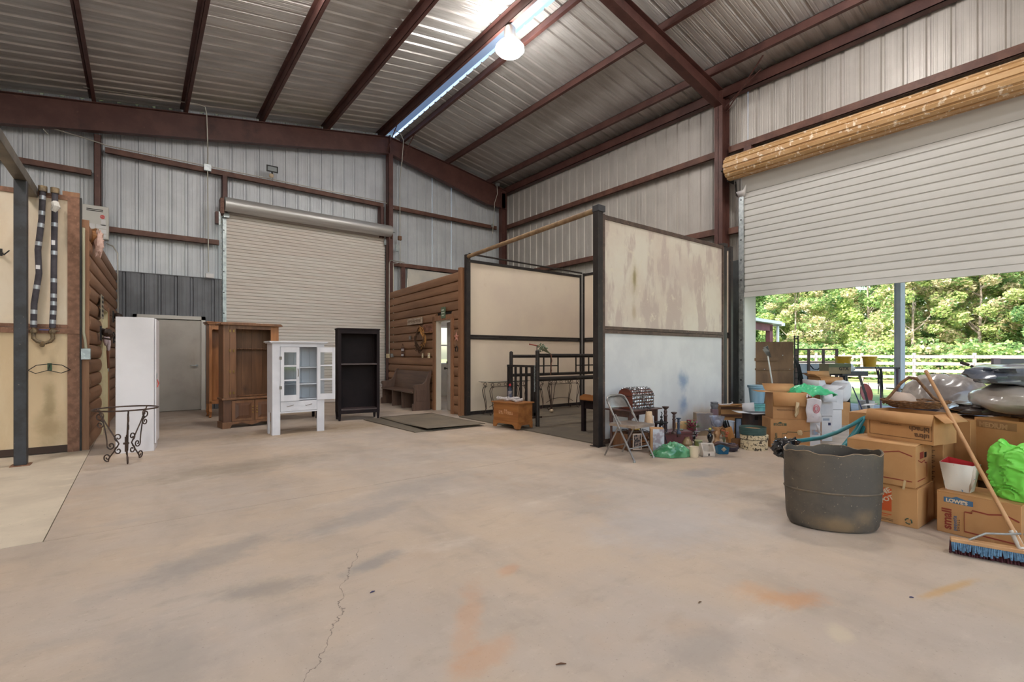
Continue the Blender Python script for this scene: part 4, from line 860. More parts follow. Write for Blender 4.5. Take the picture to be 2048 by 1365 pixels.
mEsp = M('espresso_laminate', (38, 28, 30), .6, var=(31, 23, 25), scale=3, spec=.2)
t = thing('bookshelf', 'empty dark espresso bookshelf with one middle shelf', 'bookshelf', (3.06, 9.47, 0), R(-9))
W, D = .80, .38
for x in (0, W - .055):
    for y in (0, D - .055): MB().add([(x + .01, y + .01, 0), (x + .045, y + .01, 0), (x + .045, y + .045, 0), (x + .01, y + .045, 0), (x, y, .16), (x + .055, y, .16), (x + .055, y + .055, .16), (x, y + .055, .16), (x, y, 1.80), (x + .055, y, 1.80), (x + .055, y + .055, 1.80), (x, y + .055, 1.80)],
        [(0, 3, 2, 1), (8, 9, 10, 11)] + [(a + k, a + (k + 1) % 4, a + 4 + (k + 1) % 4, a + 4 + k) for a in (0, 4) for k in range(4)]).build('leg', mEsp, t)
for x in (.01, W - .03): MB().box(x, .055, .16, x + .02, D - .055, 1.80).build('side', mEsp, t)
MB().box(-.012, -.012, 1.80, W + .012, D + .005, 1.825).build('top_board', mEsp, t, bev=.003); MB().box(.055, 0.005, 1.72, W - .055, .025, 1.80).build('head_rail', mEsp, t)
MB().box(.05, D - .03, .16, W - .05, D - .02, 1.80).build('back', mEsp, t)
for z in (.20, 1.10): MB().box(.03, .01, z, W - .03, D - .03, z + .028).build('shelf', M('espresso_shelf', (72, 58, 58), .35), t, bev=.002)
MB().box(.055, .005, .135, W - .055, .025, .20).build('bottom_rail', mEsp, t)

t = thing('side_table', 'dark console with brown top glimpsed behind the white hutch', 'table', (1.90, 10.25, 0), R(-3))
for x in (0, .07, .95): MB().box(x, 0, 0, x + .05, .05, 1.0).build('leg', mEsp, t)
for x in (0, .95): MB().box(x, .35, 0, x + .05, .40, 1.0).build('leg', mEsp, t)
MB().box(-.02, -.02, 1.0, 1.03, .42, 1.035).build('top', mBrW, t, bev=.003); dr = MB().box(.12, .0, .82, .95, .40, 1.0).build('drawer', mEsp, t)
MB().lathe([(0, 0), (.02, .004), (.008, .014), (.018, .03), (0, .036)], 10).build('knob', mGalv, dr, loc=(.86, 0, .90), rot=(R(90), 0, 0))
MB().box(.12, .02, .30, .95, .38, .33).build('shelf', mEsp, t)
MB().box(0, 0, 0, .30, .22, .06).build('blue_binder', M('binder_blue', (60, 72, 124), .5), None, loc=(2.50, 10.28, .331), rot=R(-6), bev=.003, **box_tag('blue binder on the low shelf behind the hutch', 'binder'))

# pew against the log wall
mPew = wood('dark_pew_wood', (112, 88, 74), (86, 66, 56), ax=1, sc=12, rough=.45)
mPewV = wood('dark_pew_end_wood', (104, 80, 68), (84, 64, 56), ax=2, sc=12, rough=.45)
t = thing('church_pew', 'dark wooden church pew with its back to the log wall', 'pew', (5.42, 10.10, 0), -math.atan(.29 / 4.8))
for y in (0, 2.12):
    e = MB().prism([(-.46, 0), (-.46, .16), (-.42, .17), (-.42, .50), (-.46, .56), (-.44, .60), (-.20, .62), (-.12, .70), (-.04, .92), (.02, .93), (.02, .88), (-.03, .60), (-.02, .0)], 'y', y, y + .05).build('end_panel', mPewV, t, bev=.006)
    MB().prism([(-.37, .22), (-.37, .48), (-.14, .48), (-.14, .22)], 'y', y - .008, y).build('inset_panel', mPewV, e, bev=.003)
MB().box(-.46, .05, .40, -.08, 2.12, .435).build('seat', mPew, t, bev=.006)
MB().add([(-.10, .05, .42), (-.07, .05, .42), (-.07, 2.12, .42), (-.10, 2.12, .42), (-.035, .05, .90), (.0, .05, .90), (.0, 2.12, .90), (-.035, 2.12, .90)], [(0, 1, 2, 3), (4, 7, 6, 5), (0, 4, 5, 1), (1, 5, 6, 2), (2, 6, 7, 3), (3, 7, 4, 0)]).build('backrest', mPew, t, bev=.004)
for y in (.75, 1.40): MB().box(-.42, y, 0, -.10, y + .04, .40).build('support', mPewV, t)

# chest with things on it
mPine = wood('honey_pine', (158, 104, 56), (128, 78, 40), ax=1, sc=9, rough=.45, spots=[((92, 54, 30), 3, .68, .8)])
t = thing('blanket_chest', 'small honey pine chest with faded lettering at the stall opening', 'chest', (5.11, 6.42, .020), R(7.0))
MB().box(0, 0, .09, .36, .62, .43).build('body', mPine, t, bev=.003)
MB().box(-.03, -.03, .43, .38, .65, .452).build('lid', mPine, t, bev=.004)
ft = [(0, 0), (.07, 0), (.10, .05), (.14, .07), (.48, .07), (.52, .05), (.55, 0), (.62, 0), (.62, .11), (0, .11)]
MB().prism(ft, 'x', -.008, .012).build('front_skirt', mPine, t)
MB().prism([(0, 0), (.05, 0), (.08, .06), (.28, .06), (.31, 0), (.36, 0), (.36, .11), (0, .11)], 'y', -.008, .012).build('side_skirt', mPine, t); MB().box(.34, .57, 0, .36, .62, .1).box(0, .57, 0, .02, .62, .1).build('foot', mPine, t)
mF = M('faded_stencil', (196, 150, 116), .7, var=(160, 108, 62), scale=30)
mb = MB()
for i in range(8): mb.box(-.003, .13 + i * .045, .235 + (.01 if 2 < i < 5 else 0), 0, .13 + i * .045 + .033, .29 + (.03 if 2 < i < 5 else 0))
mb.build('faded_lettering', mF, t, kind='stuff')
random.seed(5); Mc = Matrix.Translation((5.11, 6.42, .020)) @ Matrix.Rotation(R(7), 4, 'Z')
mb = MB()
for i in range(4):
    c = Vector((random.uniform(.08, .22), .17 + i * .10, .018 + .016 * (i % 2))); r0 = random.uniform(.05, .085)
    mb.tube([c + Vector((r0 * cos(a), (r0 + .02) * sin(a) * 1.2, .014 * sin(3 * a + i) + .006 * k / 6)) for k, a in enumerate([2 * pi * q / 9 for q in range(26)])], .013, 6)
mb.build('white_rope', M('cotton_rope', (204, 196, 194), .8, var=(176, 168, 168), scale=40), None, loc=Mc @ Vector((0, .02, .455)), rot=R(7), **box_tag('heap of white cotton rope on the pine chest lid', 'rope'))
t = thing('spray_bottle', 'dark bottle with red cap on the chest behind the rope', 'bottle', Mc @ Vector((.30, .50, .453)))
MB().lathe([(.0, 0), (.042, .004), (.045, .02), (.045, .18), (.03, .22), (.016, .24), (.016, .26)], 16).build('bottle', M('navy_bottle', (34, 40, 58), .3), t)
MB().lathe([(.0462, .06), (.0462, .17)], 16).build('label_wrap', M('bottle_label', (60, 66, 88), .5, var=(140, 130, 130), scale=20), t); MB().lathe([(.02, .255), (.022, .26), (.02, .295), (0, .30)], 12).build('cap', M('cap_red', (190, 50, 56), .4), t)

# ironwork and bits inside the stall
def console_table(loc, rz, label):
    t = thing('console_table', label, 'table', loc, rz, 'scrolled iron console tables in the stall')
    MB().box(0, -.02, .70, 1.12, .36, .71).build('glass_top', M('smoked_glass', (170, 180, 176), .05, trans=.8), t, bev=.002)
    L = MB()
    for x, s in ((.06, 1), (1.06, -1)):
        for y in (.02, .30):
            L.tube([(x + s * q[0], y, q[1]) for q in [(.09, .60), (.03, .58), (.0, .52), (.02, .42), (.07, .25), (.09, .12), (.07, .03), (.03, .01), (.0, .04), (.02, .07)]], .008, 6)
            L.tube([(x + s * (.07 + .035 * cos(a)), y, .645 + .035 * sin(a)) for a in [2 * pi * k / 10 for k in range(10)]], .006, 6, closed=True)
            L.tube([(x + s * q[0], y, q[1]) for q in [(.12, .60), (.07, .57), (.05, .5), (.07, .40), (.10, .25), (.10, .10)]], .006, 6)
    L.build('scrolled_leg', mIron, t)
    K = MB().tube([(.03, .02, .695), (1.09, .02, .695)], .008, 6).tube([(.03, .30, .695), (1.09, .3, .695)], .008, 6).tube([(.10, .02, .60), (1.02, .02, .60)], .006, 6)
    for i in range(4): K.tube([(.30 + i * .17 + .04 * cos(a), .02, .645 + .03 * sin(a)) for a in [2 * pi * k / 8 for k in range(8)]], .005, 5, closed=True)
    K.tube([(.14, .16, .16), (.3, .16, .24), (.56, .16, .26), (.82, .16, .24), (.98, .16, .16)], .006, 6); K.build('apron_rail', mIron, t)
console_table((5.74, 8.22, .02), R(-1), 'scrolled iron console table against the stall back wall near the chest')
console_table((7.35, 8.20, .02), R(-2), 'scrolled iron console table seen under the stocks rails')
t = thing('shepherd_hook', 'slender triple rod iron stand with a ball foot behind the stocks', 'stand', G(1103, 10.6, .02))
MB().cyl((0, 0, .03), (-.09, 0, .66), .007, n=6).cyl((0, 0, .03), (.0, 0, .66), .007, n=6).cyl((0, 0, .03), (.12, 0, .66), .007, n=6).build('rods', mIron, t)
MB().blob((0, 0, .04), (.045, .045, .04), 12, 8).build('ball_foot', M('ball_cream', (170, 150, 126), .5), t)
for x in (-.09, 0, .12): MB().tube([(x, 0, .66), (x + .03, 0, .70), (x + .05, 0, .67), (x + .03, 0, .64)], .006, 6).build('hook', mIron, t)
t = thing('t_handle_tool', 'tool with a long red crossbar handle standing behind the corner post', 'tool', G(1074, 9.7, .02))
MB().cyl((0, 0, 0), (0, 0, 1.46), .009, n=8).build('rod', mIron, t); MB().cyl((-.2, 0, 1.49), (.17, 0, 1.44), .012, n=8).build('crossbar', M('faded_red_paint', (150, 66, 52), .6), t)
MB().box(-.12, -.02, 0, .12, .02, .03).build('foot_blade', mIron, t)
t = thing('dried_bouquet', 'grey green dried bouquet with trailing ribbon on the stocks post', 'flowers', (5.72, 6.47, 1.33))
random.seed(8); mb = MB(); 
for i in range(26):
    a = random.uniform(0, 6.28); mb.tube([(.18, -.02, -.02), (.05 + .04 * cos(a), .04 * sin(a), .05), (-.02 + .07 * cos(a), .07 * sin(a), .12 + .04 * sin(a))], .004, 5)
mb.build('stems', M('dry_stem', (128, 132, 104), .8), t)
mb = MB()
for i in range(30): mb.blob((random.gauss(-.01, .04), random.gauss(0, .04), .09 + random.gauss(0, .04)), (.018, .018, .014), 6, 4, .3, 5, seed=i)
mb.build('flower_heads', M('grey_flower', (150, 158, 138), .8, var=(96, 108, 84), scale=40), t, kind='stuff')
MB().tube([(.16, -.03, .0), (.17, -.06, -.14), (.14, -.06, -.22), (.16, -.06, -.32), (.12, -.06, -.38), (.15, -.06, -.40)], .006, 5).build('ribbon', M('ribbon_rust', (128, 78, 58), .6), t)
t = thing('side_table', 'narrow dark side table with a wooden tray by the black corner post', 'table', (5.86, 5.30, .02))
MB().box(0, 0, .50, .42, .36, .53).build('top', mEsp, t, bev=.003)
for x in (.0, .36):
    for y in (.0, .30): MB().box(x, y, 0, x + .06, y + .06, .50).build('leg', mEsp, t)
MB().box(.02, .02, .38, .40, .34, .5).build('apron', mEsp, t)
t = thing('wooden_tray', 'orange wooden handled tray on the narrow dark table', 'tray', (5.78, 5.28, .552))
MB().box(0, 0, 0, .44, .34, .012).build('base', mPine, t); MB().box(0, 0, .012, .44, .012, .06).build('side', mPine, t); MB().box(0, .328, .012, .44, .34, .06).build('side', mPine, t)
for x in (0, .428): MB().prism([(0, .012), (.34, .012), (.34, .06), (.24, .10), (.10, .10), (0, .06)], 'x', x, x + .012).build('handle_end', mPine, t)
# ---------------- outside: ground, lean-to, fence, trees ----------------
mLean = M('lean_to_slab', (176, 168, 162), .7, var=(158, 150, 144), scale=2, spots=[((120, 96, 76), 26, .66, .72), ((196, 190, 184), 6, .6, .8)], bump=.1, bs=60)
gr = thing('ground', 'ground outside the barn: slab, grass strip and pale gravel drive', None, kind='structure')
MB().box(10.4, -14, -.30, 15.2, 34, -.012).build('apron_slab', mLean, gr)
mGrass = M('lawn_green', (104, 132, 76), .9, var=(150, 160, 96), scale=1.2, spots=[((178, 164, 120), 2.6, .58, .78)], bump=.5, bs=60)
MB().box(15.2, -40, -.3, 22.6, 60, -.03).build('lawn', mGrass, gr)
MB().box(22.6, -40, -.3, 27.2, 60, -.035).build('gravel_drive', M('pale_gravel', (206, 196, 180), .9, var=(186, 176, 160), scale=5, spots=[((150, 150, 110), 1.3, .62, .8)], bump=.4, bs=120), gr)
MB().box(27.2, -60, -.3, 120, 120, -.04).build('pasture', M('weedy_pasture', (150, 160, 96), .95, var=(186, 176, 120), scale=.6, spots=[((116, 138, 74), 2, .5, .7)], bump=.5, bs=20), gr)
MB().box(-60, 14.2, -.3, 10.3, 90, -.04).build('rear_yard', mGrass, gr)
lt = thing('lean_to_roof', 'lean-to roof along the outside of the side wall', None, kind='structure')
MB().add([(10.3, -12, 4.7), (14.4, -12, 3.75), (14.4, 15, 3.75), (10.3, 15, 4.7)], [(0, 3, 2, 1)]).build('roof_sheet', mSheetR, lt, solid=.02)
mPostB = M('pale_blue_grey_post', (214, 224, 238), .45, .0, var=(200, 212, 230), scale=4)
for i, (x, y) in enumerate([(13.9, 3.28), (13.9, -3.5), (13.9, 10.2)]):
    t = thing('lean_to_post', ['pale blue grey steel post standing in the raised door opening', 'lean-to post beyond the picture towards the camera', 'lean-to post hidden behind the side wall'][i], 'post', (x, y, -.012), R(-20))
    MB().box(-.075, -.07, .01, .075, -.06, 3.85).box(-.075, .06, .01, .075, .07, 3.85).box(-.005, -.06, .01, .005, .06, 3.85).box(-.06, -.06, .01, -.05, .06, 3.85).build('column', mPostB, t)
    MB().box(-.11, -.11, 0, .11, .11, .012).build('base_plate', mPostB, t)
# fence
mFen = M('weathered_fence_board', (164, 150, 144), .75, var=(146, 134, 128), scale=3, st=(6, .3, 6), rnd=.06)
t = thing('board_fence', 'weathered pale four rail board fence between drive and trees', 'fence', (28.5, 4.14, -.04))
for k in range(-6, 12):
    MB().box(0, -.06, 0, .12, .06, 1.42).build('post', mFen, t, loc=(0, k * 2.05, 0))
    for z in (1.18, .86, .53, .22): MB().box(-.03, .01, z, 0, 2.04, z + .14).build('rail', mFen, t, loc=(0, k * 2.05, 0))
# carport of the neighbouring shed
t = thing('open_shed', 'white roofed open shed with plum coloured steel beyond the yard', 'shed', G(1533, 18, -.03) - Vector((.65, -.14, 0)), R(-12))
mPlum = M('plum_steel', (128, 72, 84), .5, var=(108, 58, 70), scale=3)
MB().add([(-6, -.4, 2.95), (1.0, -.4, 2.45), (1.0, 6, 2.45), (-6, 6, 2.95), (-6, -.4, 3.05), (1.0, -.4, 2.56), (1.0, 6, 2.56), (-6, 6, 3.05)], [(0, 3, 2, 1), (4, 5, 6, 7), (0, 1, 5, 4), (1, 2, 6, 5), (2, 3, 7, 6), (3, 0, 4, 7)]).build('roof', M('white_roof_sheet', (226, 232, 236), .4), t)
MB().box(.98, -.45, 2.40, 1.08, 6, 2.50).build('gutter', M('white_gutter', (220, 228, 234), .4), t)
MB().add([(-6, -.2, 2.68), (.75, -.2, 2.20), (.75, 0, 2.20), (-6, 0, 2.68), (-6, -.2, 2.92), (.75, -.2, 2.45), (.75, 0, 2.45), (-6, 0, 2.92)], [(0, 3, 2, 1), (4, 5, 6, 7), (0, 1, 5, 4), (1, 2, 6, 5), (2, 3, 7, 6), (3, 0, 4, 7)]).build('rafter', mPlum, t)
for x in (.58, -5.6): MB().box(x, -.2, 0, x + .17, -.03, 2.4).build('post', mPlum, t)
MB().cyl((.95, -.25, 0), (.95, -.25, 2.4), .05, n=8).build('downpipe', M('white_gutter', (220, 228, 234)), t)
# trees
def leafmat(n, a, b):                 # thin leaves: part of the sunlight comes through them
    m = M(n, a, .6, var=b, scale=1.1, lo=.4, hi=.6, rnd=.10); nt = m.node_tree; bs = nt.nodes['Principled BSDF']; ot = nt.nodes['Material Output']
    tr = nt.nodes.new('ShaderNodeBsdfTranslucent'); mx = nt.nodes.new('ShaderNodeMixShader'); mx.inputs[0].default_value = .42
    nt.links.new(bs.inputs['Base Color'].links[0].from_socket, tr.inputs[0]); nt.links.new(bs.outputs[0], mx.inputs[1]); nt.links.new(tr.outputs[0], mx.inputs[2]); nt.links.new(mx.outputs[0], ot.inputs[0]); return m
LM = [leafmat('leaf_yellow_green', (198, 212, 140), (174, 196, 118)), leafmat('leaf_mid_green', (160, 190, 126), (136, 172, 106)), leafmat('leaf_dark_green', (122, 160, 104), (100, 138, 86)), leafmat('leaf_straw', (216, 208, 172), (200, 188, 146))]
mBark = M('grey_bark', (186, 176, 164), .9, var=(120, 106, 94), scale=6)
def crown(seed, n, R0, H, low, wts):
    rd = random.Random(seed); m = MB(); cl = []
    for i in range(95):
        a = rd.uniform(0, 2 * pi); h = rd.uniform(low, 1); rr = R0 * (1 - .62 * max(0, h - .35) ** 1.3) * math.sqrt(rd.uniform(.15, 1)); cl.append((Vector((rr * cos(a), rr * sin(a), h * H)), rd.uniform(.30, .62) * R0 * .5, rd.choices(range(4), wts)[0]))
    vs = []; fs = []; mi = []
    for i in range(n):
        c, r, k = rd.choice(cl); q = Vector((rd.gauss(0, 1), rd.gauss(0, 1), rd.gauss(0, 1))).normalized()
        p = c + Vector((q.x * r, q.y * r, q.z * r * .7)) * rd.uniform(.75, 1.08)
        u = Vector((rd.gauss(0, 1), rd.gauss(0, 1), rd.gauss(0, .6))).normalized(); w = (q + .7 * Vector((rd.gauss(0, 1), rd.gauss(0, 1), rd.gauss(0, 1)))).normalized().cross(u)
        if w.length < .1: continue
        w.normalize(); s = rd.uniform(.055, .135); b = len(vs)
        vs += [p - u * s, p - w * s * .55, p + u * s, p + w * s * .55]; fs.append((b, b + 1, b + 2, b + 3)); mi.append(k if rd.random() < .6 else rd.choices(range(4), wts)[0])
    m.v = vs; m.f = fs; m.mi = mi; return m.mesh(LM, flat=True)
def trunk(seed, H):
    rd = random.Random(seed); m = MB(); m.tube([(0, 0, 0), (.05, .03, H * .3), (.1, -.05, H * .6), (.0, .05, H * .85)], [.10, .08, .05, .02], 7)
    for i in range(7):
        z = H * rd.uniform(.25, .7); a = rd.uniform(0, 6.28); L = rd.uniform(.8, 1.8); m.tube([(.05, 0, z), (L * .5 * cos(a), L * .5 * sin(a), z + L * .4), (L * cos(a), L * sin(a), z + L)], [.05, .035, .015], 5)
    return m.mesh(mBark)
KINDS = [(crown(1, 26000, 2.6, 8.6, .10, (4, 5, 2, 1)), trunk(1, 8.6), 'broad mixed green tree beyond the board fence'),
         (crown(2, 26000, 2.3, 9.6, .12, (6, 3, 1, 2)), trunk(2, 9.6), 'tall yellow green tree beyond the board fence'),
         (crown(3, 26000, 2.9, 7.8, .08, (2, 5, 5, 1)), trunk(3, 7.8), 'dense darker green tree beyond the board fence'),
         (crown(4, 22000, 2.2, 8.0, .12, (3, 3, 1, 5)), trunk(4, 8.0), 'straw and green autumn tree beyond the board fence')]
random.seed(21); ti = 0
for row, (dx, n) in enumerate(((36, 15), (41, 14), (47, 13))):
    for i in range(n):
        y = -6 + i * (3.4 + row * .5) + random.uniform(-.9, .9); x = dx + random.uniform(-1.4, 1.4)
        k = random.choices(range(4), (4, 4, 3, 2))[0]; cm_, tm, lab = KINDS[k]; sc = random.uniform(.82, 1.06) * (1.0 if row == 0 else 1.1 + .08 * row)
        if y > 14: sc *= .86
        t = thing('tree', lab, 'tree', (x, y, -.04), random.uniform(0, 6.28), 'trees beyond the fence'); t.scale = (sc, sc, sc * random.uniform(.92, 1.08))
        c = inst('foliage', cm_, t, kind='stuff'); inst('trunk', tm, t)
SB = [crown(11, 6000, 1.3, 1.9, .0, (5, 4, 1, 1)), crown(12, 6000, 1.5, 1.5, .0, (3, 3, 1, 3))]
for i in range(26):
    y = -7 + i * 1.9 + random.uniform(-.6, .6); t = thing('shrub', ['low green shrub growing between the fence and the trees', 'low straw tinted shrub growing between the fence and the trees'][i % 2], 'shrub', (32.2 + random.uniform(-1, 1), y, -.04), random.uniform(0, 6.28), 'shrubs beyond the fence')
    t.scale = (1.1, 1.1, random.uniform(.8, 1.2)); inst('foliage', SB[i % 2], t, kind='stuff')

# ---------------- things just outside the raised door ----------------
mPly = M('old_plywood', (118, 92, 68), .7, var=(94, 72, 54), scale=3, st=(1, 1, .4), spots=[((140, 124, 72), 1.5, .65, .85)])
t = thing('plywood_sheet', 'large weathered plywood sheet with battens propped upright outside the door', 'board', G(1500, 10.35, -.012), R(-37))
MB().box(0, 0, 0, .95, .02, 1.59).build('sheet', mPly, t)
MB().box(0, -.03, 1.18, .60, 0, 1.24).build('batten', mPly, t); MB().box(0, -.02, .98, .95, 0, 1.02).build('batten', mPly, t)
mb = MB()
for x, z in ((.3, 1.0), (.85, 1.0), (.7, 1.3), (.16, .72), (.4, 1.42)): mb.cyl((x, -.024, z), (x, -.018, z), .009, n=8)
mb.build('screw_head', mGalv, t, kind='stuff')
t = thing('floor_scraper', 'long pale handled scraper leaning on the plywood sheet', 'tool', G(1556, 9.9, -.01))
MB().cyl((0, 0, 0), (.03, .22, 1.30), .016, n=8).build('handle', M('pale_alloy', (196, 196, 192), .35, .5), t)
MB().add([(.03, .20, 1.30), (-.12, .24, 1.46), (-.10, .16, 1.50), (.06, .16, 1.26), (.04, .22, 1.26), (-.11, .26, 1.42)], [(0, 1, 2, 3), (3, 2, 5, 4)]).build('blade', M('pale_alloy', (196, 196, 192)), t, solid=.006)
mDkB = M('dark_brown_steel', (72, 56, 54), .5, .2, var=(96, 74, 66), scale=6)
t = thing('metal_gate', 'dark brown grid gate panel standing beyond the plywood', 'gate', G(1590, 13.6, -.03), R(-37))
for x in (0, .36, .78, 1.16): MB().box(x, -.025, 0, x + .06, .025, 1.50).build('upright', mDkB, t)
for z in (.45, .78, 1.10, 1.46): MB().box(.06, -.015, z, 1.2, .015, z + .04).build('crossbar', mDkB, t)
t = thing('white_sheet_stack', 'white sheets standing behind the grid gate', 'sheets', G(1592, 13.75, -.03), R(-37))
MB().box(-.05, .06, 0, .85, .10, 1.08).build('sheet', M('dull_white_sheet', (200, 206, 212), .5), t); MB().box(.05, .12, 0, .95, .15, 1.0).build('sheet', M('dull_white_sheet', (200, 206, 212)), t)
MB().tube([(.38, .0, 1.06), (.5, -.01, .92), (.62, -.01, .90), (.78, 0, 1.04)], .016, 6).build('dark_strap', mDark, t)
t = thing('ladder_rack', 'narrow dark ladder upright tied with black cables at the plywood edge', 'ladder', G(1589, 12.2, -.012), R(-37))
for x in (0, .09): MB().box(x, 0, 0, x + .02, .03, 1.80).build('stile', mDark, t)
for k in range(12): MB().box(.02, .005, .12 + k * .145, .09, .02, .14 + k * .145).build('rung', mDark, t)
for k in range(5): MB().tube([(-.02 + .015 * k, -.03, 1.25 - k * .02), (.02 + .02 * k, -.05, 1.05), (.08 + .02 * k, -.05, .8), (.12 + .03 * k, -.04, .5)], .012, 6).build('cable', mBlack, t)
# work table with splayed legs
mTbl = M('dark_grey_table_metal', (84, 86, 92), .4, .3, var=(68, 70, 76), scale=4)
t = thing('work_table', 'grey metal work table on splayed legs beyond the box stack', 'table', G(1672, 10.6, -.012), R(-37)); t.scale = (.85, .85, .97)
MB().box(-.05, -.3, .88, .62, .3, .98).build('top', mTbl, t, bev=.01); MB().box(-.45, -.26, .90, -.05, .26, .94).build('side_shelf', mBlack, t, bev=.005)
for x, dx in ((.42, .20), (.02, -.2)):
    for y, dy in ((-.26, -.06), (.26, .06)): MB().beam((x, y, .88), (x + dx * .5, y + dy, .5), .10, .05).beam((x + dx * .5, y + dy, .52), (x + dx, y + dy * 2, 0), .09, .05).build('leg', mTbl, t)
mPrint = M('shipping_box_print', (150, 134, 104), .7, var=(128, 118, 96), scale=4); mInk = M('ink_black', (36, 34, 36), .6)
t = thing('equipment_box', 'greenish brown carton with bold black letters on the grey work table', 'box', G(1655, 10.45, .93), R(-37))
MB().box(-.08, -.16, -.04, .40, .16, .18).build('carton', mPrint, t, bev=.004); MB().box(-.08, -.162, .10, .40, -.16, .18).build('green_band', M('green_band', (92, 104, 78), .6), t)
text('GTX', .10, mInk, t, (.14, -.164, .04), (R(90), 0, 0), font_bold=.004)
MB().blob((.45, 0, .08), (.12, .14, .10), 12, 8, .25, 3, seed=3).build('plastic_wrap', M('milky_plastic', (206, 216, 224), .25), t)
mYel = M('yellow_bucket', (206, 166, 48), .45, var=(184, 140, 44), scale=3)
def bucket(loc, label, r=.14, h=.24, mat=None, group='yellow buckets by the work table'):
    t = thing('bucket', label, 'bucket', loc, 0, group)
    MB().lathe([(r * .82, 0), (r * .97, h * .85), (r * 1.04, h * .86), (r * 1.04, h), (r * .96, h), (r * .78, .01), (0, .01)], 22).build('pail', mat or mYel, t)
    MB().tube([(r * 1.03 * cos(a), -.02 - .03 * sin(a), h * .86 - .06 * sin(a)) for a in [pi * k / 10 for k in range(11)]], .004, 5).build('handle', mGalv, t); return t
bucket(G(1739, 11.1, 1.02), 'yellow bucket standing on the pipe stand right of the work table')
bucket(G(1686, 11.6, 1.02), 'yellow bucket top showing behind the lettered carton', r=.17)
t = thing('pipe_stand', 'small pipe stand holding the buckets beside the work table', 'stand', G(1722, 11.35, -.012), R(52))
MB().box(-.3, -.75, .99, .3, .75, 1.02).build('top_board', mTbl, t, bev=.003)
for x in (-.25, .25):
    for y in (-.66, .66): MB().cyl((x, y, 0), (x, y, .99), .022, n=8).build('leg', M('purple_grey_pipe', (120, 104, 124), .4, .4), t)
MB().box(-.5, -.72, .50, .12, -.68, .53).build('olive_bar', M('olive_bar', (116, 118, 70), .5), t)
random.seed(4)
t = thing('cord_bundle', 'tangle of black cords hanging off the pipe stand', 'cords', G(1752, 11.0, 1.0))
for k in range(9):
    x = random.uniform(-.1, .25); L = random.uniform(.3, .85)
    MB().tube([(x, 0, .02), (x - .03, -.06, -L * .4), (x + random.uniform(-.1, .1), -.06, -L), (x + .08, -.05, -L * .6), (x + .1, -.02, -.02)], .008, 5).build('cord', mBlack, t)
t = thing('red_folding_seat', 'faded red round plastic seat leaning under the work table', 'seat', G(1731, 10.9, -.01), R(-37)); t.scale = (.62, .62, .95)
MB().lathe([(0, 0), (.2, .01), (.24, .05), (.23, .06), (.0, .02)], 24).build('seat_shell', M('faded_red_plastic', (170, 70, 66), .4), t, loc=(0, 0, .45), rot=(R(70), R(12), 0), ang=50)
MB().tube([(-.2, 0, 0), (-.15, .05, .7), (.15, .05, .7), (.22, 0, 0)], .012, 6).build('frame', mGalv, t)
bucket(G(1732, 10.6, -.01), 'white bucket on the slab below the red seat', r=.15, h=.30, mat=mWhite, group='white pails')
t = thing('blue_board', 'short dark blue board leaning against the work table leg', 'board', G(1728, 10.2, -.01), R(-37))
MB().beam((.02, 0, 0), (-.16, .12, .62), .12, .02).build('plank', M('dark_blue_paint', (50, 66, 112), .5), t, bev=.002)
# bicycle glimpsed between the bags
t = thing('bicycle', 'dark bicycle handlebar and frame beyond the big plastic bag', 'bicycle', (9.69, 1.80, -.01), R(-127.8))
mBk = M('bike_black', (44, 34, 36), .4)
for x in (0, 1.02): w_ = MB().tube([(x + .33 * cos(a), 0, .34 + .33 * sin(a)) for a in [2 * pi * k / 28 for k in range(28)]], .02, 8, closed=True).build('wheel', mBlack, t)
MB().tube([(0, 0, .34), (.40, 0, .32), (.86, 0, .82), (.34, 0, .80), (.40, 0, .32)], .018, 8).tube([(.34, 0, .82), (0, 0, .34)], .012, 6).build('frame', mBk, t)
MB().tube([(1.02, 0, .34), (.90, 0, .72), (.86, 0, 1.02)], .018, 8).build('fork', mBk, t)
MB().tube([(.80, -.28, 1.16), (.90, -.22, 1.10), (.88, -.08, 1.0), (.86, 0, 1.0), (.88, .08, 1.0), (.90, .22, 1.10), (.80, .28, 1.16)], .014, 8).tube([(.76, .28, 1.17), (.66, .28, 1.20)], .022, 8).tube([(.76, -.28, 1.17), (.66, -.28, 1.20)], .022, 8).build('handlebar', mBk, t)
MB().box(.24, -.06, .86, .46, .06, .90).build('saddle', mBlack, t, bev=.01)
MB().tube([(.9, .2, 1.1), (1.05, .15, .9), (1.0, .05, .7)], .004, 5).tube([(.9, .15, 1.1), (1.1, .1, .95), (1.05, .05, .75)], .004, 5).build('brake_cable', mBlack, t)
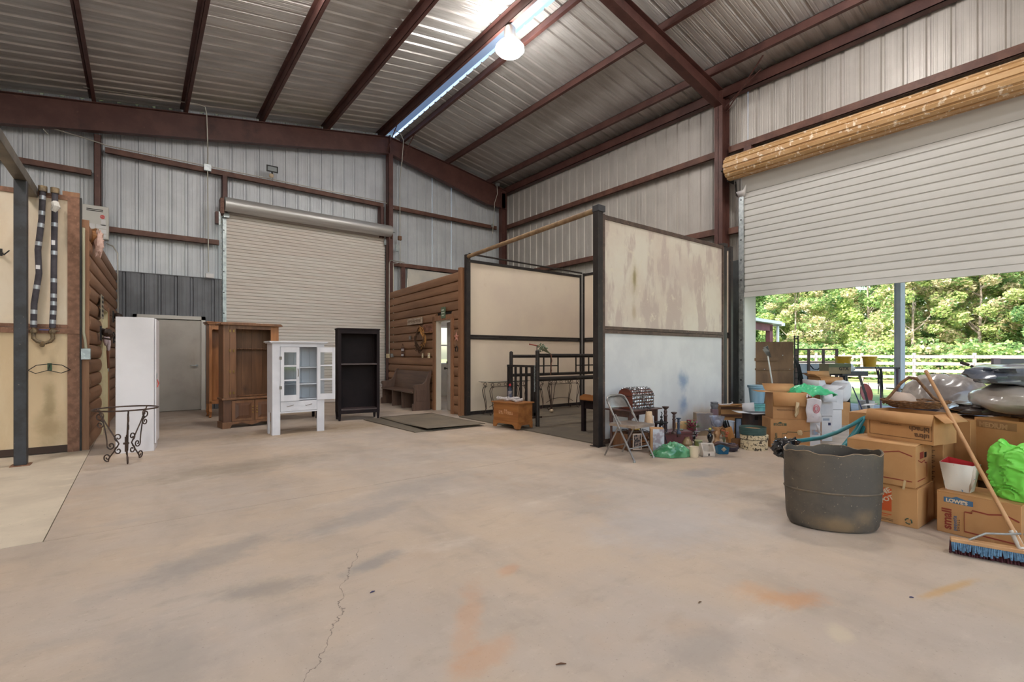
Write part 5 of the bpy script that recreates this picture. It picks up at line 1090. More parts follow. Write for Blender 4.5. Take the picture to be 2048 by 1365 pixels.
# ---------------- cartons ----------------
mCard = M('kraft_cardboard', (188, 142, 94), .7, var=(176, 128, 82), scale=2.5, spots=[((202, 158, 112), 5, .6, .8)], rnd=.05)
mCardD = M('brown_side_cardboard', (160, 118, 80), .75, var=(146, 106, 70), scale=3)  # darker brown board for the sides of the white cartons
mCardW = M('white_carton', (214, 214, 218), .6, var=(200, 202, 208), scale=3)
mTapeC = M('packing_tape', (196, 170, 130), .2, spec=.7)
mInkR = M('print_dark_red', (138, 58, 44), .6); mInkB = M('print_blue', (70, 106, 140), .6); mInkO = M('print_orange', (200, 88, 44), .6); mInkG = M('print_dark_green', (70, 84, 66), .6)
mInkBr = M('print_brown', (104, 74, 50), .6)
def carton(loc, rz, w, d, h, label, mat=None, closed=True, group='cardboard cartons', flaps=(), fl=.16, name='cardboard_box', edge=.0):
    """box with front face at local y=0; closed with two top flaps, or open with walls and the flaps named: (side, angle)"""
    t = thing(name, label, 'box', loc, rz, group); m = mat or mCard; th = .005
    if closed:
        random.seed(int(abs(loc[0] * 1000 + loc[1] * 77)))
        MB().box(0, 0, 0, w, d, h - .006).build('body', m, t, bev=.004)
        MB().box(0, 0, h - .006, w, d / 2 - .0015, h).build('flap', m, t); MB().box(0, d / 2 + .0015, h - .006, w, d, h).build('flap', m, t)
    else:
        MB().box(0, 0, 0, w, d, th).box(0, 0, th, w, th, h).box(0, d - th, th, w, d, h).box(0, th, th, th, d - th, h).box(w - th, th, th, w, d - th, h).build('body', m, t)
        for sd, a in flaps:
            a = R(a); c, s_ = cos(a), sin(a)         # a: 0 = upright, 90 = flat outward, 170 = hanging down
            f = {'f': [(0, 0, 0), (w, 0, 0), (w, -fl * s_, fl * c), (0, -fl * s_, fl * c)], 'b': [(0, d, 0), (w, d, 0), (w, d + fl * s_, fl * c), (0, d + fl * s_, fl * c)],
                 'l': [(0, 0, 0), (0, d, 0), (-fl * s_, d, fl * c), (-fl * s_, 0, fl * c)], 'r': [(w, 0, 0), (w, d, 0), (w + fl * s_, d, fl * c), (w + fl * s_, 0, fl * c)]}[sd]
            MB().add([(x, y, h + z + .001) for x, y, z in f], [(0, 1, 2, 3)]).build('flap', m, t, solid=.005)
    return t
def print_poly(t, pts, mat, y=-.0012, w=.012, name='printed_line'):
    m = MB()
    for a, b in zip(pts, pts[1:]): m.beam((a[0], y, a[1]), (b[0], y, b[1]), .0012, w, up=(0, 0, 1))
    return m.build(name, mat, t)
def tufts(): pass
# --- right hand pile ---
a1 = math.atan2(.45 - .87, 4.62 - 4.66)      # local x runs along the front faces, towards the right of the photo
t = carton((4.66, .88, 0), R(-96), .44, .36, .30, 'low moving box with blue banner and the word small at the right', closed=True)
p = [(.04, .225), (.04, .262), (.085, .262), (.11, .276), (.16, .262), (.20, .262), (.20, .225)]
MB().prism(p, 'y', -.0012, 0).build('blue_banner', mInkB, t); text("LOWE'S", .034, M('print_pale', (214, 196, 168), .6), t, (.052, -.002, .230), (R(90), 0, 0), font_bold=.0015)
text('small', .075, mInkR, t, (.082, -.002, .030), (R(90), R(-90), 0), font_bold=.002); text('pequeña', .032, mInkB, t, (.112, -.002, .030), (R(90), R(-90), 0)); 
text('S M A L L', .020, mInkBr, t, (.130, -.002, .035), (R(90), R(-90), 0))
print_poly(t, [(.42, .035), (.155, .040), (.155, .18), (.195, .18), (.195, .20), (.28, .195), (.36, .215), (.43, .185)], mInkR, w=.009)
t = carton((4.575, 1.02, 0), R(85), .47, .42, .30, 'lowest moving box with orange square logo behind the rubber tub', closed=True)
t.rotation_euler[2] = R(-92); t.location = (4.59, 1.44, 0)
MB().box(.165, -.0012, .09, .31, 0, .265).build('orange_square', mInkO, t)
mPl = M('print_pale', (214, 196, 168))
for k, s_ in enumerate(('THE', 'HOME', 'DEPOT')):
    text(s_, (.03, .052, .046)[k], mPl, t, (.183 + (.0, .002, .018)[k], -.002, (.225, .165, .115)[k]), (R(90), R(-32), 0), font_bold=.0015)
print_poly(t, [(.165, .065), (.31, .065)], mInkO, w=.006); print_poly(t, [(.165, .05), (.29, .05)], mInkO, w=.004); print_poly(t, [(.04, .02), (.32, .02)], mInkBr, w=.004); print_poly(t, [(.04, .03), (.32, .03)], mInkBr, w=.003)
for a in (90, 210, 330): MB().tube([(.415 + .02 * cos(R(a + q)), -.0012, .045 + .02 * sin(R(a + q))) for q in (0, 30, 60, 85)], .0045, 6).build('recycling_mark', mInkG, t)
t = carton((4.57, 1.42, .305), R(-92), .44, .40, .31, 'upper moving box with dark red house outline above the orange logo box', closed=False, flaps=[('f', -86), ('b', -86)], fl=.19)
print_poly(t, [(.0, .22), (.22, .235), (.34, .262), (.42, .235)], mInkR, w=.008); print_poly(t, [(.0, .05), (.42, .045)], mInkR, w=.007)
s_ = MB(); s_.box(.4402, .10, .205, .4415, .19, .255).build('red_print_patch', mInkR, t); MB().box(.4402, .21, .205, .4425, .26, .245).build('hand_hole', mBlack, t)
m = MB()
for p, q in (((.06, .20), (.14, .175)), ((.14, .175), (.22, .185)), ((.22, .185), (.22, .165)), ((.22, .165), (.27, .16)), ((.27, .16), (.27, .05)), ((.05, .045), (.23, .045))): m.beam((.441, p[0], p[1]), (.441, q[0], q[1]), .007, .0012, up=(1, 0, 0))
m.build('printed_line', mInkR, t)
MB().box(.36, -.002, .03, .375, 0, .10, M=Matrix.Rotation(R(8), 4, 'Y')).build('torn_tape', mTapeC, t)
for i, (dx, z0, n) in enumerate(((.30, .03, 15), (.30, .34, 14))):
    pass
t = carton((4.98, 1.06, .0), R(-92), .16, .30, .60, 'tall narrow carton with small printed text wedged behind the logo boxes', closed=True)
m = MB()
for i in range(20): m.box(.02, -.0012, .30 + i * .014, .09 + .03 * ((i * 7) % 3) / 3, 0, .306 + i * .014)
m.build('fine_print', mInkBr, t, kind='stuff')
t = carton((4.77, 1.34, .625), R(-105), .46, .30, .225, 'open carton lying upside down with the words ultra bleach, on the house outline box', closed=False, flaps=[('f', 160), ('r', 128)], fl=.088)
print_poly(t, [(.02, .03), (.45, .03), (.45, .16), (.02, .16), (.02, .03)], mInkBr, w=.0035)
text('ultra', .052, mInkBr, t, (.435, -.002, .075), (R(90), R(180), 0), font_bold=.002); text('bleach', .052, mInkBr, t, (.435, -.002, .125), (R(90), R(180), 0), font_bold=.002)
text('NEW & IMPROVED FORMULA', .017, mInkBr, t, (.25, -.002, .15), (R(90), R(180), 0)); text('DO NOT STACK SIDEWAYS', .012, mInkBr, t, (.25, -.002, .128), (R(90), R(180), 0))
t = carton(G(1864, 4.12), R(-116), .29, .40, .775, 'tall plain brown carton standing behind the broom handle', closed=True)
t = carton(G(1949, 3.86, .30), R(-120), .55, .42, .50, 'open box stamped medium behind the green bag', closed=False, flaps=[('b', 20)], fl=.02)
MB().box(.015, -.0012, .425, .29, 0, .485).build('dark_stamp_band', M('stamp_band', (146, 110, 74), .7), t); text('MEDIUM', .052, M('stamp_letter', (176, 140, 100), .7), t, (.035, -.002, .432), (R(90), 0, 0), font_bold=.002)
carton(G(1951, 3.87), R(-120), .54, .40, .295, 'dark shaded low carton underneath the box stamped medium', closed=True, mat=M('shadow_brown_carton', (88, 66, 50), .8))  # shade of the gap put into this carton's dark colour
carton((6.0, 1.85, 0), R(-93), 1.5, .6, .69, 'wide low carton behind, carrying the big plastic bags', closed=True)
# gift bag
t = thing('gift_bag', 'small white confetti gift bag with red lining on the low moving box', 'bag', (4.74, .86, .302), R(-97)); t.scale = (.78, .8, .95)
mBagW = M('confetti_paper', (206, 200, 190), .5, spots=[((90, 130, 170), 38, .66, .70), ((206, 130, 90), 33, .67, .71), ((120, 160, 90), 44, .68, .72)])
mb = MB(); bt = [(.02, 0), (.19, .0), (.19, .12), (.02, .12)]; tp = [(-.02, -.02), (.22, -.015), (.23, .15), (-.01, .15)]
vs = [(x, y, 0) for x, y in bt] + [(x, y, .21 + (.025 if i == 3 else 0)) for i, (x, y) in enumerate(tp)]
mb.add(vs, [(0, 1, 5, 4), (1, 2, 6, 5), (2, 3, 7, 6), (3, 0, 4, 7), (0, 3, 2, 1)]); mb.build('paper_bag', mBagW, t, solid=.002)
ins = [(.5 * (a[0] + .1) if 0 else a[0] * .97 + .003, a[1] * .96 + .003, a[2] + .001) for a in vs]
MB().add(ins, [(0, 1, 5, 4), (1, 2, 6, 5), (2, 3, 7, 6), (3, 0, 4, 7)]).build('red_lining', M('red_lining', (182, 42, 48), .5), t)
MB().add([(.19, -.006, .0), (.235, -.02, .1), (.24, -.01, .2), (.20, .0, .205)], [(0, 1, 2, 3)]).build('loose_corner', mBagW, t, solid=.002)
# bright green bag: fabric sack with folds, open mouth
mGreen = M('bright_green_plastic', (142, 236, 104), .42, var=(120, 222, 84), scale=3, spec=.5)
t = thing('green_sack', 'bright green plastic sack slumped on the low moving box', 'bag', (4.84, .385, .302), R(-8)); t.scale = (.86, .86, .93)
def sackf(u, v):
    a = 2 * pi * u; h = v; rr = .21 + .05 * sin(pi * h) - .03 * h; n1 = noise.noise(Vector((cos(a) * 2.2, sin(a) * 2.2, h * 5))); n2 = 1 - abs(noise.noise(Vector((cos(a) * 2.2 + 5, sin(a) * 2.2, h * 5 + 2 * n1)))) * 2; n3 = 1 - abs(noise.noise(Vector((cos(a) * 7 + 9, sin(a) * 7, h * 11 + 3 * n1)))) * 2; rr *= 1 + .07 * n1 + .11 * (n2 ** 2 - .3) + .012 * n3 ** 3
    if h > .72: rr *= 1 - .5 * (h - .72) / .28 * (1 + .5 * sin(3 * a))
    return (rr * cos(a) * .85, rr * sin(a) * 1.15, .46 * min(1, h * 1.02) + .03 * sin(5 * a) * h - (.13 * max(0, h - .86) / .14))
MB().sheet(sackf, 110, 70).build('sack', mGreen, t, solid=.003)
def lipf(u, v):
    a = -pi * .95 + 1.1 * pi * u; r0 = .17 + .05 * v * sin(3 * a + 1) + .04 * v
    return (r0 * cos(a) * .9, r0 * sin(a) * 1.1, .34 + .13 * v + .02 * noise.noise(Vector((a * 2, v * 3, 1))))
MB().sheet(lipf, 34, 12).build('open_mouth', mGreen, t, solid=.003)
MB().blob((-.15, .03, .22), (.06, .10, .06), 16, 10, .5, 4, seed=5).build('knot', mGreen, t)
# big clear plastic bags
mClr = M('grey_clear_plastic', (172, 164, 158), .22, var=(126, 116, 110), scale=2.2, lo=.4, hi=.6, spots=[((196, 192, 190), 3, .58, .75), ((70, 76, 92), 1.4, .60, .74)], coat=.6, spec=.6)
mNavy = M('navy_bag_content', (66, 74, 96), .35, var=(44, 50, 68), scale=4, coat=.5)
t = thing('plastic_storage_bag', 'big domed clear plastic bag of bedding behind the broom handle', 'bag', G(1893, 4.9, .70), R(-52)); t.scale = (.80, .85, .98)
def domef(u, v):
    a = 2 * pi * u; th = pi / 2 * v; n_ = noise.noise(Vector((cos(a) * 2, sin(a) * 2, v * 3)))
    return (.50 * cos(a) * cos(th) ** .55 * (1 + .05 * n_), .34 * sin(a) * cos(th) ** .55 * (1 + .05 * n_), .40 * sin(th) * (1 + .06 * n_) + .02 * noise.noise(Vector((a * 3, v * 9, 0))))
MB().sheet(domef, 48, 20).build('bag_skin', mClr, t)
def bandf(u, v):
    a = 2 * pi * u; k = 1 + .01 * sin(40 * v + 2 * sin(a)); return (.505 * cos(a) * k, .345 * sin(a) * k, .14 * v)
MB().sheet(bandf, 48, 14).build('folded_blanket', mNavy, t)
t = thing('plastic_storage_bag', 'lower clear plastic bag of pale bedding at the right edge', 'bag', G(2070, 3.75, .93), R(-60))
MB().blob((0, 0, .02), (.36, .30, .125), 36, 20, .12, 2.0, seed=2, p=.8).build('bag_skin', mClr, t)
t = thing('plastic_storage_bag', 'vacuum packed grey plastic bag on top at the right edge', 'bag', G(2074, 3.75, 1.09), R(-60))
MB().blob((0, 0, .05), (.40, .32, .085), 36, 20, .25, 2.6, seed=8, p=.7).build('bag_skin', M('vacuum_bag', (116, 124, 138), .2, var=(84, 92, 108), scale=3, lo=.42, hi=.58, coat=.7, spots=[((176, 184, 196), 4, .62, .7)]), t)
t = thing('plastic_storage_bag', 'flat dark plastic bag sagging beneath the clear bedding bag', 'bag', G(2050, 3.95, .845), R(-60))
MB().blob((0, 0, 0), (.50, .32, .055), 36, 14, .3, 3, seed=12, p=.7).build('bag_skin', M('dark_bag_film', (62, 56, 56), .18, var=(88, 80, 78), scale=6, coat=.7), t)
t = thing('teal_board', 'dark blue green panel standing behind the plastic bags', 'panel', G(1989, 5.1), R(-52))
MB().box(0, 0, 0, 1.2, .03, 1.26).build('board', M('dark_teal_panel', (62, 80, 92), .5, var=(92, 84, 80), scale=1.2), t); MB().box(-.01, -.005, 0, .05, .035, 1.262).build('edge_strip', M('panel_edge', (110, 104, 110), .5), t)
# willow basket with tall handle
mWil = M('willow', (134, 98, 66), .7, var=(92, 64, 44), scale=30)
t = thing('willow_basket', 'shallow willow basket with tall bent handle on the upside down carton', 'basket', G(1829, 3.98, .862), R(-62)); t.scale = (.74, .8, .92)
mb = MB()
for k in range(7):
    rr = .16 + .012 * k; mb.tube([(rr * 1.35 * cos(a) + .004 * sin(9 * a + k), rr * .9 * sin(a), .01 + k * .009 + .004 * sin(14 * a + k * 3)) for a in [2 * pi * q / 40 for q in range(40)]], .0065, 5, closed=True)
mb.build('woven_rim', mWil, t)
MB().lathe([(0, 0), (.14, .0), (.165, .02)], 24, sx=1.3, sy=.9).build('woven_base', mWil, t, solid=.006)
MB().tube([(-.29, 0, .03), (-.22, 0, .10), (-.12, 0, .22), (-.05, 0, .27), (.02, 0, .26), (.08, 0, .19), (.16, 0, .10), (.26, 0, .04)], .014, 8).build('handle', mWil, t)
MB().blob((-.10, .05, .06), (.13, .08, .07), 16, 10, .3, 3, seed=3).build('cloth', M('pale_cloth', (190, 170, 156), .8), t); MB().blob((.14, 0, .03), (.08, .07, .03), 14, 10, .4, 4, seed=7).build('dark_foil', M('dark_foil', (90, 92, 100), .25, .6, var=(50, 50, 54), scale=20), t)
MB().add([(-.34, .03, .012), (-.52, -.1, .005), (-.44, .08, .01), (-.30, .12, .02)], [(0, 1, 2, 3)]).build('paper_sheet', mCardW, t, solid=.003)
# push broom
t = thing('push_broom', 'push broom with blue bristles and pale wooden handle at the right edge', 'broom', (4.30, .43, 0), R(-75))
mBroomW = wood('broom_handle_wood', (196, 154, 112), (172, 128, 88), ax=2, sc=6, rough=.4)
hp = Vector((5.02, 1.05, 1.17)) - Vector((4.33, .45, .11)); Mi = Matrix.Rotation(R(75), 4, 'Z'); hl = Mi @ hp
MB().cyl(Vector((.02, 0, .11)), Vector((.02, 0, .11)) + hl, .0125, n=12).build('handle', mBroomW, t)
MB().cyl(Vector((.02, 0, .095)), Vector((.02, 0, .10)) + hl * .08, .019, n=12).build('ferrule', M('white_ferrule', (206, 202, 196), .4), t)
MB().box(-.31, -.03, .075, .31, .03, .10).build('block', mBroomW, t, bev=.004)
random.seed(2); mb = MB(); mr2 = MB()
for i in range(62):
    for j in range(5):
        x = -.305 + i * .00985; y = -.03 + j * .015; o = Vector((random.uniform(-.008, .008), (j - 2) * .012 + random.uniform(-.005, .005), 0))
        (mr2 if j in (1, 2, 3) else mb).tube([(x, y, .077), (x + o.x, y + o.y, .003 if j in (1, 2, 3) else .034 + random.uniform(-.012, .012))], [.005, .0065], 4)
mb.build('blue_bristles', M('blue_bristle', (96, 132, 160), .7, var=(70, 100, 128), scale=60), t, kind='stuff'); mr2.build('maroon_bristles', M('maroon_bristle', (76, 34, 44), .7), t, kind='stuff')
MB().tube([(-.22, 0, .10), (-.14, 0, .16), (-.05, .02, .17), (.02, .03, .185)], .007, 6).tube([(.26, 0, .10), (.18, 0, .16), (.1, .02, .175), (.03, .03, .185)], .007, 6).build('brace', mGalv, t)
# black rubber tub: oval, cut ragged at the rim
mTub = M('scuffed_black_rubber', (78, 72, 66), .6, var=(96, 86, 74), scale=2.2, spots=[((54, 51, 50), 1.8, .5, .7), ((128, 104, 78), 3.0, .60, .80, (1, 1, .8)), ((160, 142, 118), 60, .64, .72)], bump=.08, bs=50, places=[(-.02, -.2, .06, .26, .2, .10, (132, 108, 78), .7), (.16, -.2, .13, .12, .2, .10, (128, 106, 80), .6)])
t = thing('rubber_tub', 'tall oval black rubber tub with ragged rim standing alone on the slab', 'tub', G(1664, 3.66), R(-53)); t.scale = (.90, .90, .955)
def tubf(a, r, z):
    rag = .010 * sin(5 * a + 1) + .006 * sin(13 * a); pinch = 1 - .06 * max(0, z - .3) * abs(sin(a))
    return (r * pinch, z + (rag if z > .56 else 0))
pr = [(.0, .012), (.29, .0), (.32, .01), (.337, .04), (.348, .10), (.356, .28), (.358, .31), (.362, .45), (.366, .60), (.352, .602), (.345, .45), (.335, .05), (.30, .02), (0, .02)]
MB().lathe(pr, 56, sx=1.0, sy=.62, fn=tubf).build('tub_wall', mTub, t)
MB().tube([(.359 * cos(a), .62 * .359 * sin(a), .300) for a in [2 * pi * k / 56 for k in range(56)]], .0075, 6, closed=True).build('moulded_band', M('tan_band', (122, 104, 84), .6, var=(84, 76, 66), scale=6), t)  # lighter tan band around the middle of the tub
rim = [(.3665 * (1 - .018 * abs(sin(a))) * cos(a), .62 * .3665 * (1 - .018 * abs(sin(a))) * sin(a), .601 + .010 * sin(5 * a + 1) + .006 * sin(13 * a)) for a in [2 * pi * k / 56 for k in range(56)]]
MB().tube(rim, .0028, 5, closed=True).build('frayed_rim', M('frayed_tan', (150, 128, 104), .7), t)
t = thing('bin_bag', 'crumpled black bin bag bundled behind the left of the rubber tub', 'bag', G(1596, 4.25), 0); t.scale = (.75, .75, .95)
MB().lathe([(0, 0), (.13, .02), (.15, .25), (.14, .50), (0, .52)], 18).build('pail_body', M('teal_pail', (60, 110, 124), .4), t); MB().blob((-.10, .08, .50), (.13, .15, .09), 22, 14, .5, 4, seed=3).build('crumpled_bag', M('black_film', (26, 26, 30), .2, coat=.6), t)
mTeal = M('teal_tube_paint', (36, 122, 128), .35, var=(28, 104, 112), scale=4)
t = thing('teal_garden_frame', 'curved teal tubular garden furniture behind the rubber tub', 'garden furniture', (5.0, 2.0, 0))
q = lambda u, v, f: atf(u, v, f) - Vector((5.0, 2.0, 0))
MB().tube([q(1566, 884, 4.3), q(1600, 882, 4.35), q(1640, 877, 4.5), q(1675, 865, 4.7), q(1705, 850, 4.9), q(1724, 838, 5.0), q(1735, 834, 5.0)], .019, 10).build('arched_rail', mTeal, t)
MB().tube([q(1726, 838, 5.0), q(1714, 860, 4.95), q(1700, 878, 4.9), q(1670, 915, 4.8), q(1640, 985, 4.6)], .024, 10).build('leg', mTeal, t)
for k, (u0, v0, u1, v1) in enumerate(((1722, 842, 1708, 885), (1732, 845, 1716, 882), (1737, 852, 1722, 900), (1745, 858, 1736, 905))): MB().tube([q(u0, v0, 5.05), q(u1, v1, 5.0), q(u1 - 20, v1 + 60, 4.95)], .020, 8).build('slat', mTeal, t)
MB().tube([q(1728, 876, 5.0), q(1745, 882, 5.0), q(1770, 880, 5.1)], .016, 8).build('cross_rail', mTeal, t)
t = thing('plastic_tray', 'flat pale plastic tray lying on the slab beyond the teal frame', 'tray', (6.15, 2.15, 0), R(-40))
MB().box(0, 0, 0, .75, .55, .05).build('lid', M('pale_blue_white_plastic', (206, 212, 226), .4), t, bev=.015); MB().box(.05, .05, .05, .7, .5, .056).build('raised_panel', M('pale_blue_white_plastic', (206, 212, 226)), t)
# --- middle pile by the opening ---
aM = -37
def cart_px(u, v, z, w, d, h, rz, label, **k):
    p = at(u, v) if z == 0 else None
    return carton(p, R(rz), w, d, h, label, **k)
t = carton(G(1541, 6.72), R(-50), .50, .40, .40, 'brown moving box with dark green banner by the striped file boxes', group='cartons by the opening')
p = [(.04, .31), (.04, .345), (.09, .345), (.125, .365), (.16, .345), (.205, .345), (.205, .31)]
MB().prism(p, 'y', -.0012, 0).build('green_banner', mInkG, t); text("LOWE'S", .034, mCard, t, (.055, -.002, .316), (R(90), 0, 0), font_bold=.001)
text('medium', .055, mInkG, t, (.085, -.002, .03), (R(90), R(-90), 0), font_bold=.001)
print_poly(t, [(.15, .02), (.15, .20), (.21, .20), (.21, .225), (.33, .225), (.38, .235)], mInkG, w=.007); print_poly(t, [(.42, .24), (.50, .25)], mInkG, w=.006)
MB().blob((.37, -.004, .22), (.035, .008, .035), 10, 8, .5, 4, seed=1).build('crumpled_tape', mTapeC, t)
t = carton(G(1546, 6.74, .401), R(-50), .43, .36, .37, 'open flapped carton stacked on the green bannered box', closed=False, flaps=[('f', 166), ('l', 88), ('b', 60), ('r', 130)], fl=.19, group='cartons by the opening')
MB().add([(.27, -.075, .25), (.31, -.08, .24), (.315, -.03, .08), (.28, -.02, .02), (.265, -.02, .06)], [(0, 1, 2, 3, 4)]).build('crumpled_tape', mTapeC, t, solid=.002)
text('FRAGILE GLASS THIS SIDE UP', .02, mInkBr, t, (.05, -.003, .12), (R(90), 0, 0))
# green plastic bag on the open carton
mGrT = M('jade_plastic', (84, 196, 140), .3, var=(60, 168, 112), scale=4, spots=[((150, 228, 190), 6, .6, .75)])
t = thing('plastic_bag', 'crumpled jade green plastic bag over the open flapped carton', 'bag', G(1618, 7.0, .755), R(-37))
def crum(u, v, A=.62, B=.34, H=.10, s=0):
    x = (u - .5) * A; y = (v - .5) * B; e = max(abs(u - .5), abs(v - .5)) * 2
    n_ = noise.noise(Vector((u * 4 + s, v * 4, s))) + .5 * noise.noise(Vector((u * 11, v * 9 + s, s))); return (x * (1 + .12 * n_), y * (1 + .12 * n_), H * (1 - e ** 3) + .045 * n_ - .03 * e)
MB().sheet(lambda u, v: crum(u, v), 34, 24).build('film', mGrT, t, solid=.003)
# white file boxes
wb_ = [(G(1617, 6.7), -37, .17, .34, .36, 'lower white carton wearing a torn blue label right of the brown boxes', True),
       (G(1643, 7.2), -37, .165, .42, .38, 'lower white carton with dark square mark, second in the row', True),
       (G(1664, 8.2), -37, .17, .42, .36, 'lower white carton farther back, third in the row', True),
       (G(1682, 8.85), -37, .17, .34, .42, 'plain brown carton ending the row towards the yard', True)]
for loc, rz, w, d, h, lab, cl in wb_:
    b = carton(loc, R(rz), w, d, h, lab, mat=(mCard if 'plain brown' in lab else mCardW), closed=cl, group='file boxes by the opening', name='file_box')
    if 'torn' in lab:
        MB().box(.05, -.0012, .18, .14, 0, .25).build('torn_label', M('label_blue_grey', (130, 156, 184), .5, var=(184, 150, 130), scale=18), b)
        MB().add([(.10, -.002, .34), (.15, -.01, .30), (.17, -.01, .20), (.13, -.002, .22)], [(0, 1, 2, 3)]).build('tape_flap', mWhite, b, solid=.002)
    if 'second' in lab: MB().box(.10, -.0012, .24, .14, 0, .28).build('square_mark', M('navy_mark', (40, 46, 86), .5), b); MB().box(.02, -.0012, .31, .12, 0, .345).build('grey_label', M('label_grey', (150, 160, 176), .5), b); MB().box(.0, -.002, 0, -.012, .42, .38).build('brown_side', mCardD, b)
t = carton(G(1640, 7.18, .385), R(-37), .20, .40, .36, 'upper white carton with raised lid flap, second in the row', mat=mCardW, closed=False, flaps=[('f', 150), ('r', 60), ('l', 5)], fl=.17, group='file boxes by the opening', name='file_box')
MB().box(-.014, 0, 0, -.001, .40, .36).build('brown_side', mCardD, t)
carton(G(1663, 8.2, .365), R(-37), .20, .40, .34, 'upper white carton farther back with angled flap', mat=mCardW, closed=False, flaps=[('r', 45), ('b', 30)], fl=.15, group='file boxes by the opening', name='file_box')
carton(G(1640, 9.3), R(-37), .44, .36, .86, 'tall open brown carton with hand hole behind the white ones', closed=False, flaps=[('f', 150), ('l', 60), ('b', 20)], fl=.12, group='cartons by the opening')
t = thing('white_pillow', 'rounded white padded roll standing behind the white cartons', 'pillow', G(1684, 8.9, .42), R(-26))
MB().blob((.1, .1, .2), (.14, .12, .20), 20, 12, .1, 2, p=.6).build('padding', mCardW, t)
t = thing('shopping_bag', 'white shopping bag with red ring logo hung on the open carton', 'bag', G(1612, 6.62, .37), R(-37)); t.scale = (.85, 1, .95)
mBagT = M('thin_white_plastic', (216, 210, 212), .35, var=(200, 192, 196), scale=5)
MB().sheet(lambda u, v: (.24 * u - .01 + .01 * sin(9 * v), -.035 * sin(pi * u) * (1 + .4 * sin(7 * v)) - .02, .36 * v * (1 - .15 * abs(u - .35)) ), 18, 18).build('bag_film', mBagT, t, solid=.003)
for r0 in (.06, .035): MB().tube([(.12 + r0 * .8 * cos(a), -.066, .20 + r0 * sin(a)) for a in [2 * pi * k / 18 for k in range(18)]], .006, 5, closed=True).build('red_ring', M('logo_pale_red', (206, 120, 128), .5), t)
MB().box(.06, -.064, .08, .17, -.062, .085).build('printed_line', M('print_grey', (150, 150, 158), .5), t)
MB().tube([(0, -.02, .36), (.02, 0, .40), (.06, -.01, .37)], .012, 6).build('handle_knot', mBagT, t)
# stacked translucent bins
mBin = M('ice_blue_plastic', (150, 182, 200), .3, var=(128, 164, 186), scale=3, st=(3, 3, .5)); mBinG = M('aqua_plastic', (122, 190, 190), .3, var=(96, 164, 168), scale=3, st=(4, 4, .4))
for z, m_, lab in ((0, mBinG, 'aqua plastic bin under the ice blue one beside the door jamb'), (.36, mBin, 'ice blue plastic bin on top beside the door jamb')):
    t = thing('plastic_bin', lab, 'bin', G(1514, 9.3, z), 0, 'stacked plastic bins'); MB().lathe([(0, .004), (.12, .004), (.15, .30), (.17, .305), (.17, .33), (.155, .335), (.145, .335), (.12, .02), (0, .02)], 24).build('tub', m_, t)
    MB().lathe([(.172, .335), (.175, .35), (.12, .356), (0, .358)], 24).build('lid', m_, t)
# ---------------- clutter along the stained divider ----------------
mAlu = M('brushed_chair_alloy', (170, 166, 164), .28, .85, var=(140, 136, 134), scale=6)
t = thing('folding_chair', 'bare metal folding chair standing before the stained divider', 'chair', (4.90, 3.90, 0), R(2))
for x in (-.20, .20):
    MB().tube([(x, -.23, .012), (x, .06, .50), (x * .98, .18, .70)], .0125, 10).build('leg', mAlu, t); MB().tube([(x * .9, .24, .012), (x * .9, .0, .44)], .011, 10).build('leg', mAlu, t)
    MB().cyl((x, -.23, 0), (x, -.228, .02), .016).build('foot', mGalv, t)
MB().tube([(-.196, .18, .70), (-.17, .205, .755), (-.10, .215, .775), (.10, .215, .775), (.17, .205, .755), (.196, .18, .70)], .0125, 10).build('top_tube', mAlu, t)
MB().sheet(lambda a, b: ((a - .5) * .385, .135 + .075 * b + .03 * (1 - (2 * a - 1) ** 2), .615 + .155 * b - .05 * (abs(2 * a - 1) ** 4) * b), 16, 8).build('backrest', mAlu, t, solid=.003)
MB().sheet(lambda a, b: ((a - .5) * (.40 - .04 * b), -.23 + .40 * b, .435 - .012 * sin(pi * a) * sin(pi * b)), 12, 12).box(-.20, -.235, .405, .20, -.228, .437).box(-.20, -.23, .405, -.193, .15, .435).box(.193, -.23, .405, .2, .15, .435).build('seat', M('worn_seat_alloy', (176, 160, 146), .4, .6, var=(150, 138, 130), scale=10), t, solid=.002)
MB().cyl((-.20, -.145, .15), (.20, -.145, .15), .009, n=8).build('stretcher', mAlu, t); MB().cyl((-.18, .20, .12), (.18, .20, .12), .009, n=8).build('stretcher', mAlu, t)
MB().beam((-.17, .08, .55), (-.17, -.02, .42), .02, .004).beam((.17, .08, .55), (.17, -.02, .42), .02, .004).build('link_bar', mAlu, t)

mMah = wood('dark_mahogany', (86, 58, 52), (62, 42, 40), sc=12, rough=.35)
t = thing('small_table', 'small dark mahogany table with arched apron under the treasure chest', 'table', (5.18, 4.10, 0))
MB().box(-.03, -.03, .53, .68, .42, .55).build('top', mMah, t, bev=.006)
for x in (.02, .60):
    for y in (.02, .34): MB().lathe([(.018, 0), (.016, .06), (.024, .10), (.016, .14), (.018, .34), (.026, .37), (.026, .53)], 12).build('leg', mMah, t, loc=(x + .02, y + .02, 0))
for y in (.03, .37): MB().prism([(.06, .53), (.60, .53), (.60, .42), (.56, .44), (.46, .475), (.20, .475), (.10, .44), (.06, .42)], 'y', y, y + .015).build('apron', mMah, t)
for x in (.03, .635): MB().box(x, .05, .45, x + .012, .37, .53).build('side_apron', mMah, t)
t = thing('treasure_chest', 'round topped chest with ornate silver studs on the small table', 'chest', (5.30, 4.16, .552), R(-4))
mRedW = wood('red_brown_chest_wood', (110, 58, 44), (76, 40, 34), ax=1, sc=16, rough=.4); mSil = M('ornate_silver', (190, 192, 196), .25, .9, var=(96, 96, 100), scale=30)
MB().box(0, 0, 0, .44, .26, .17).build('body', mRedW, t, bev=.003)
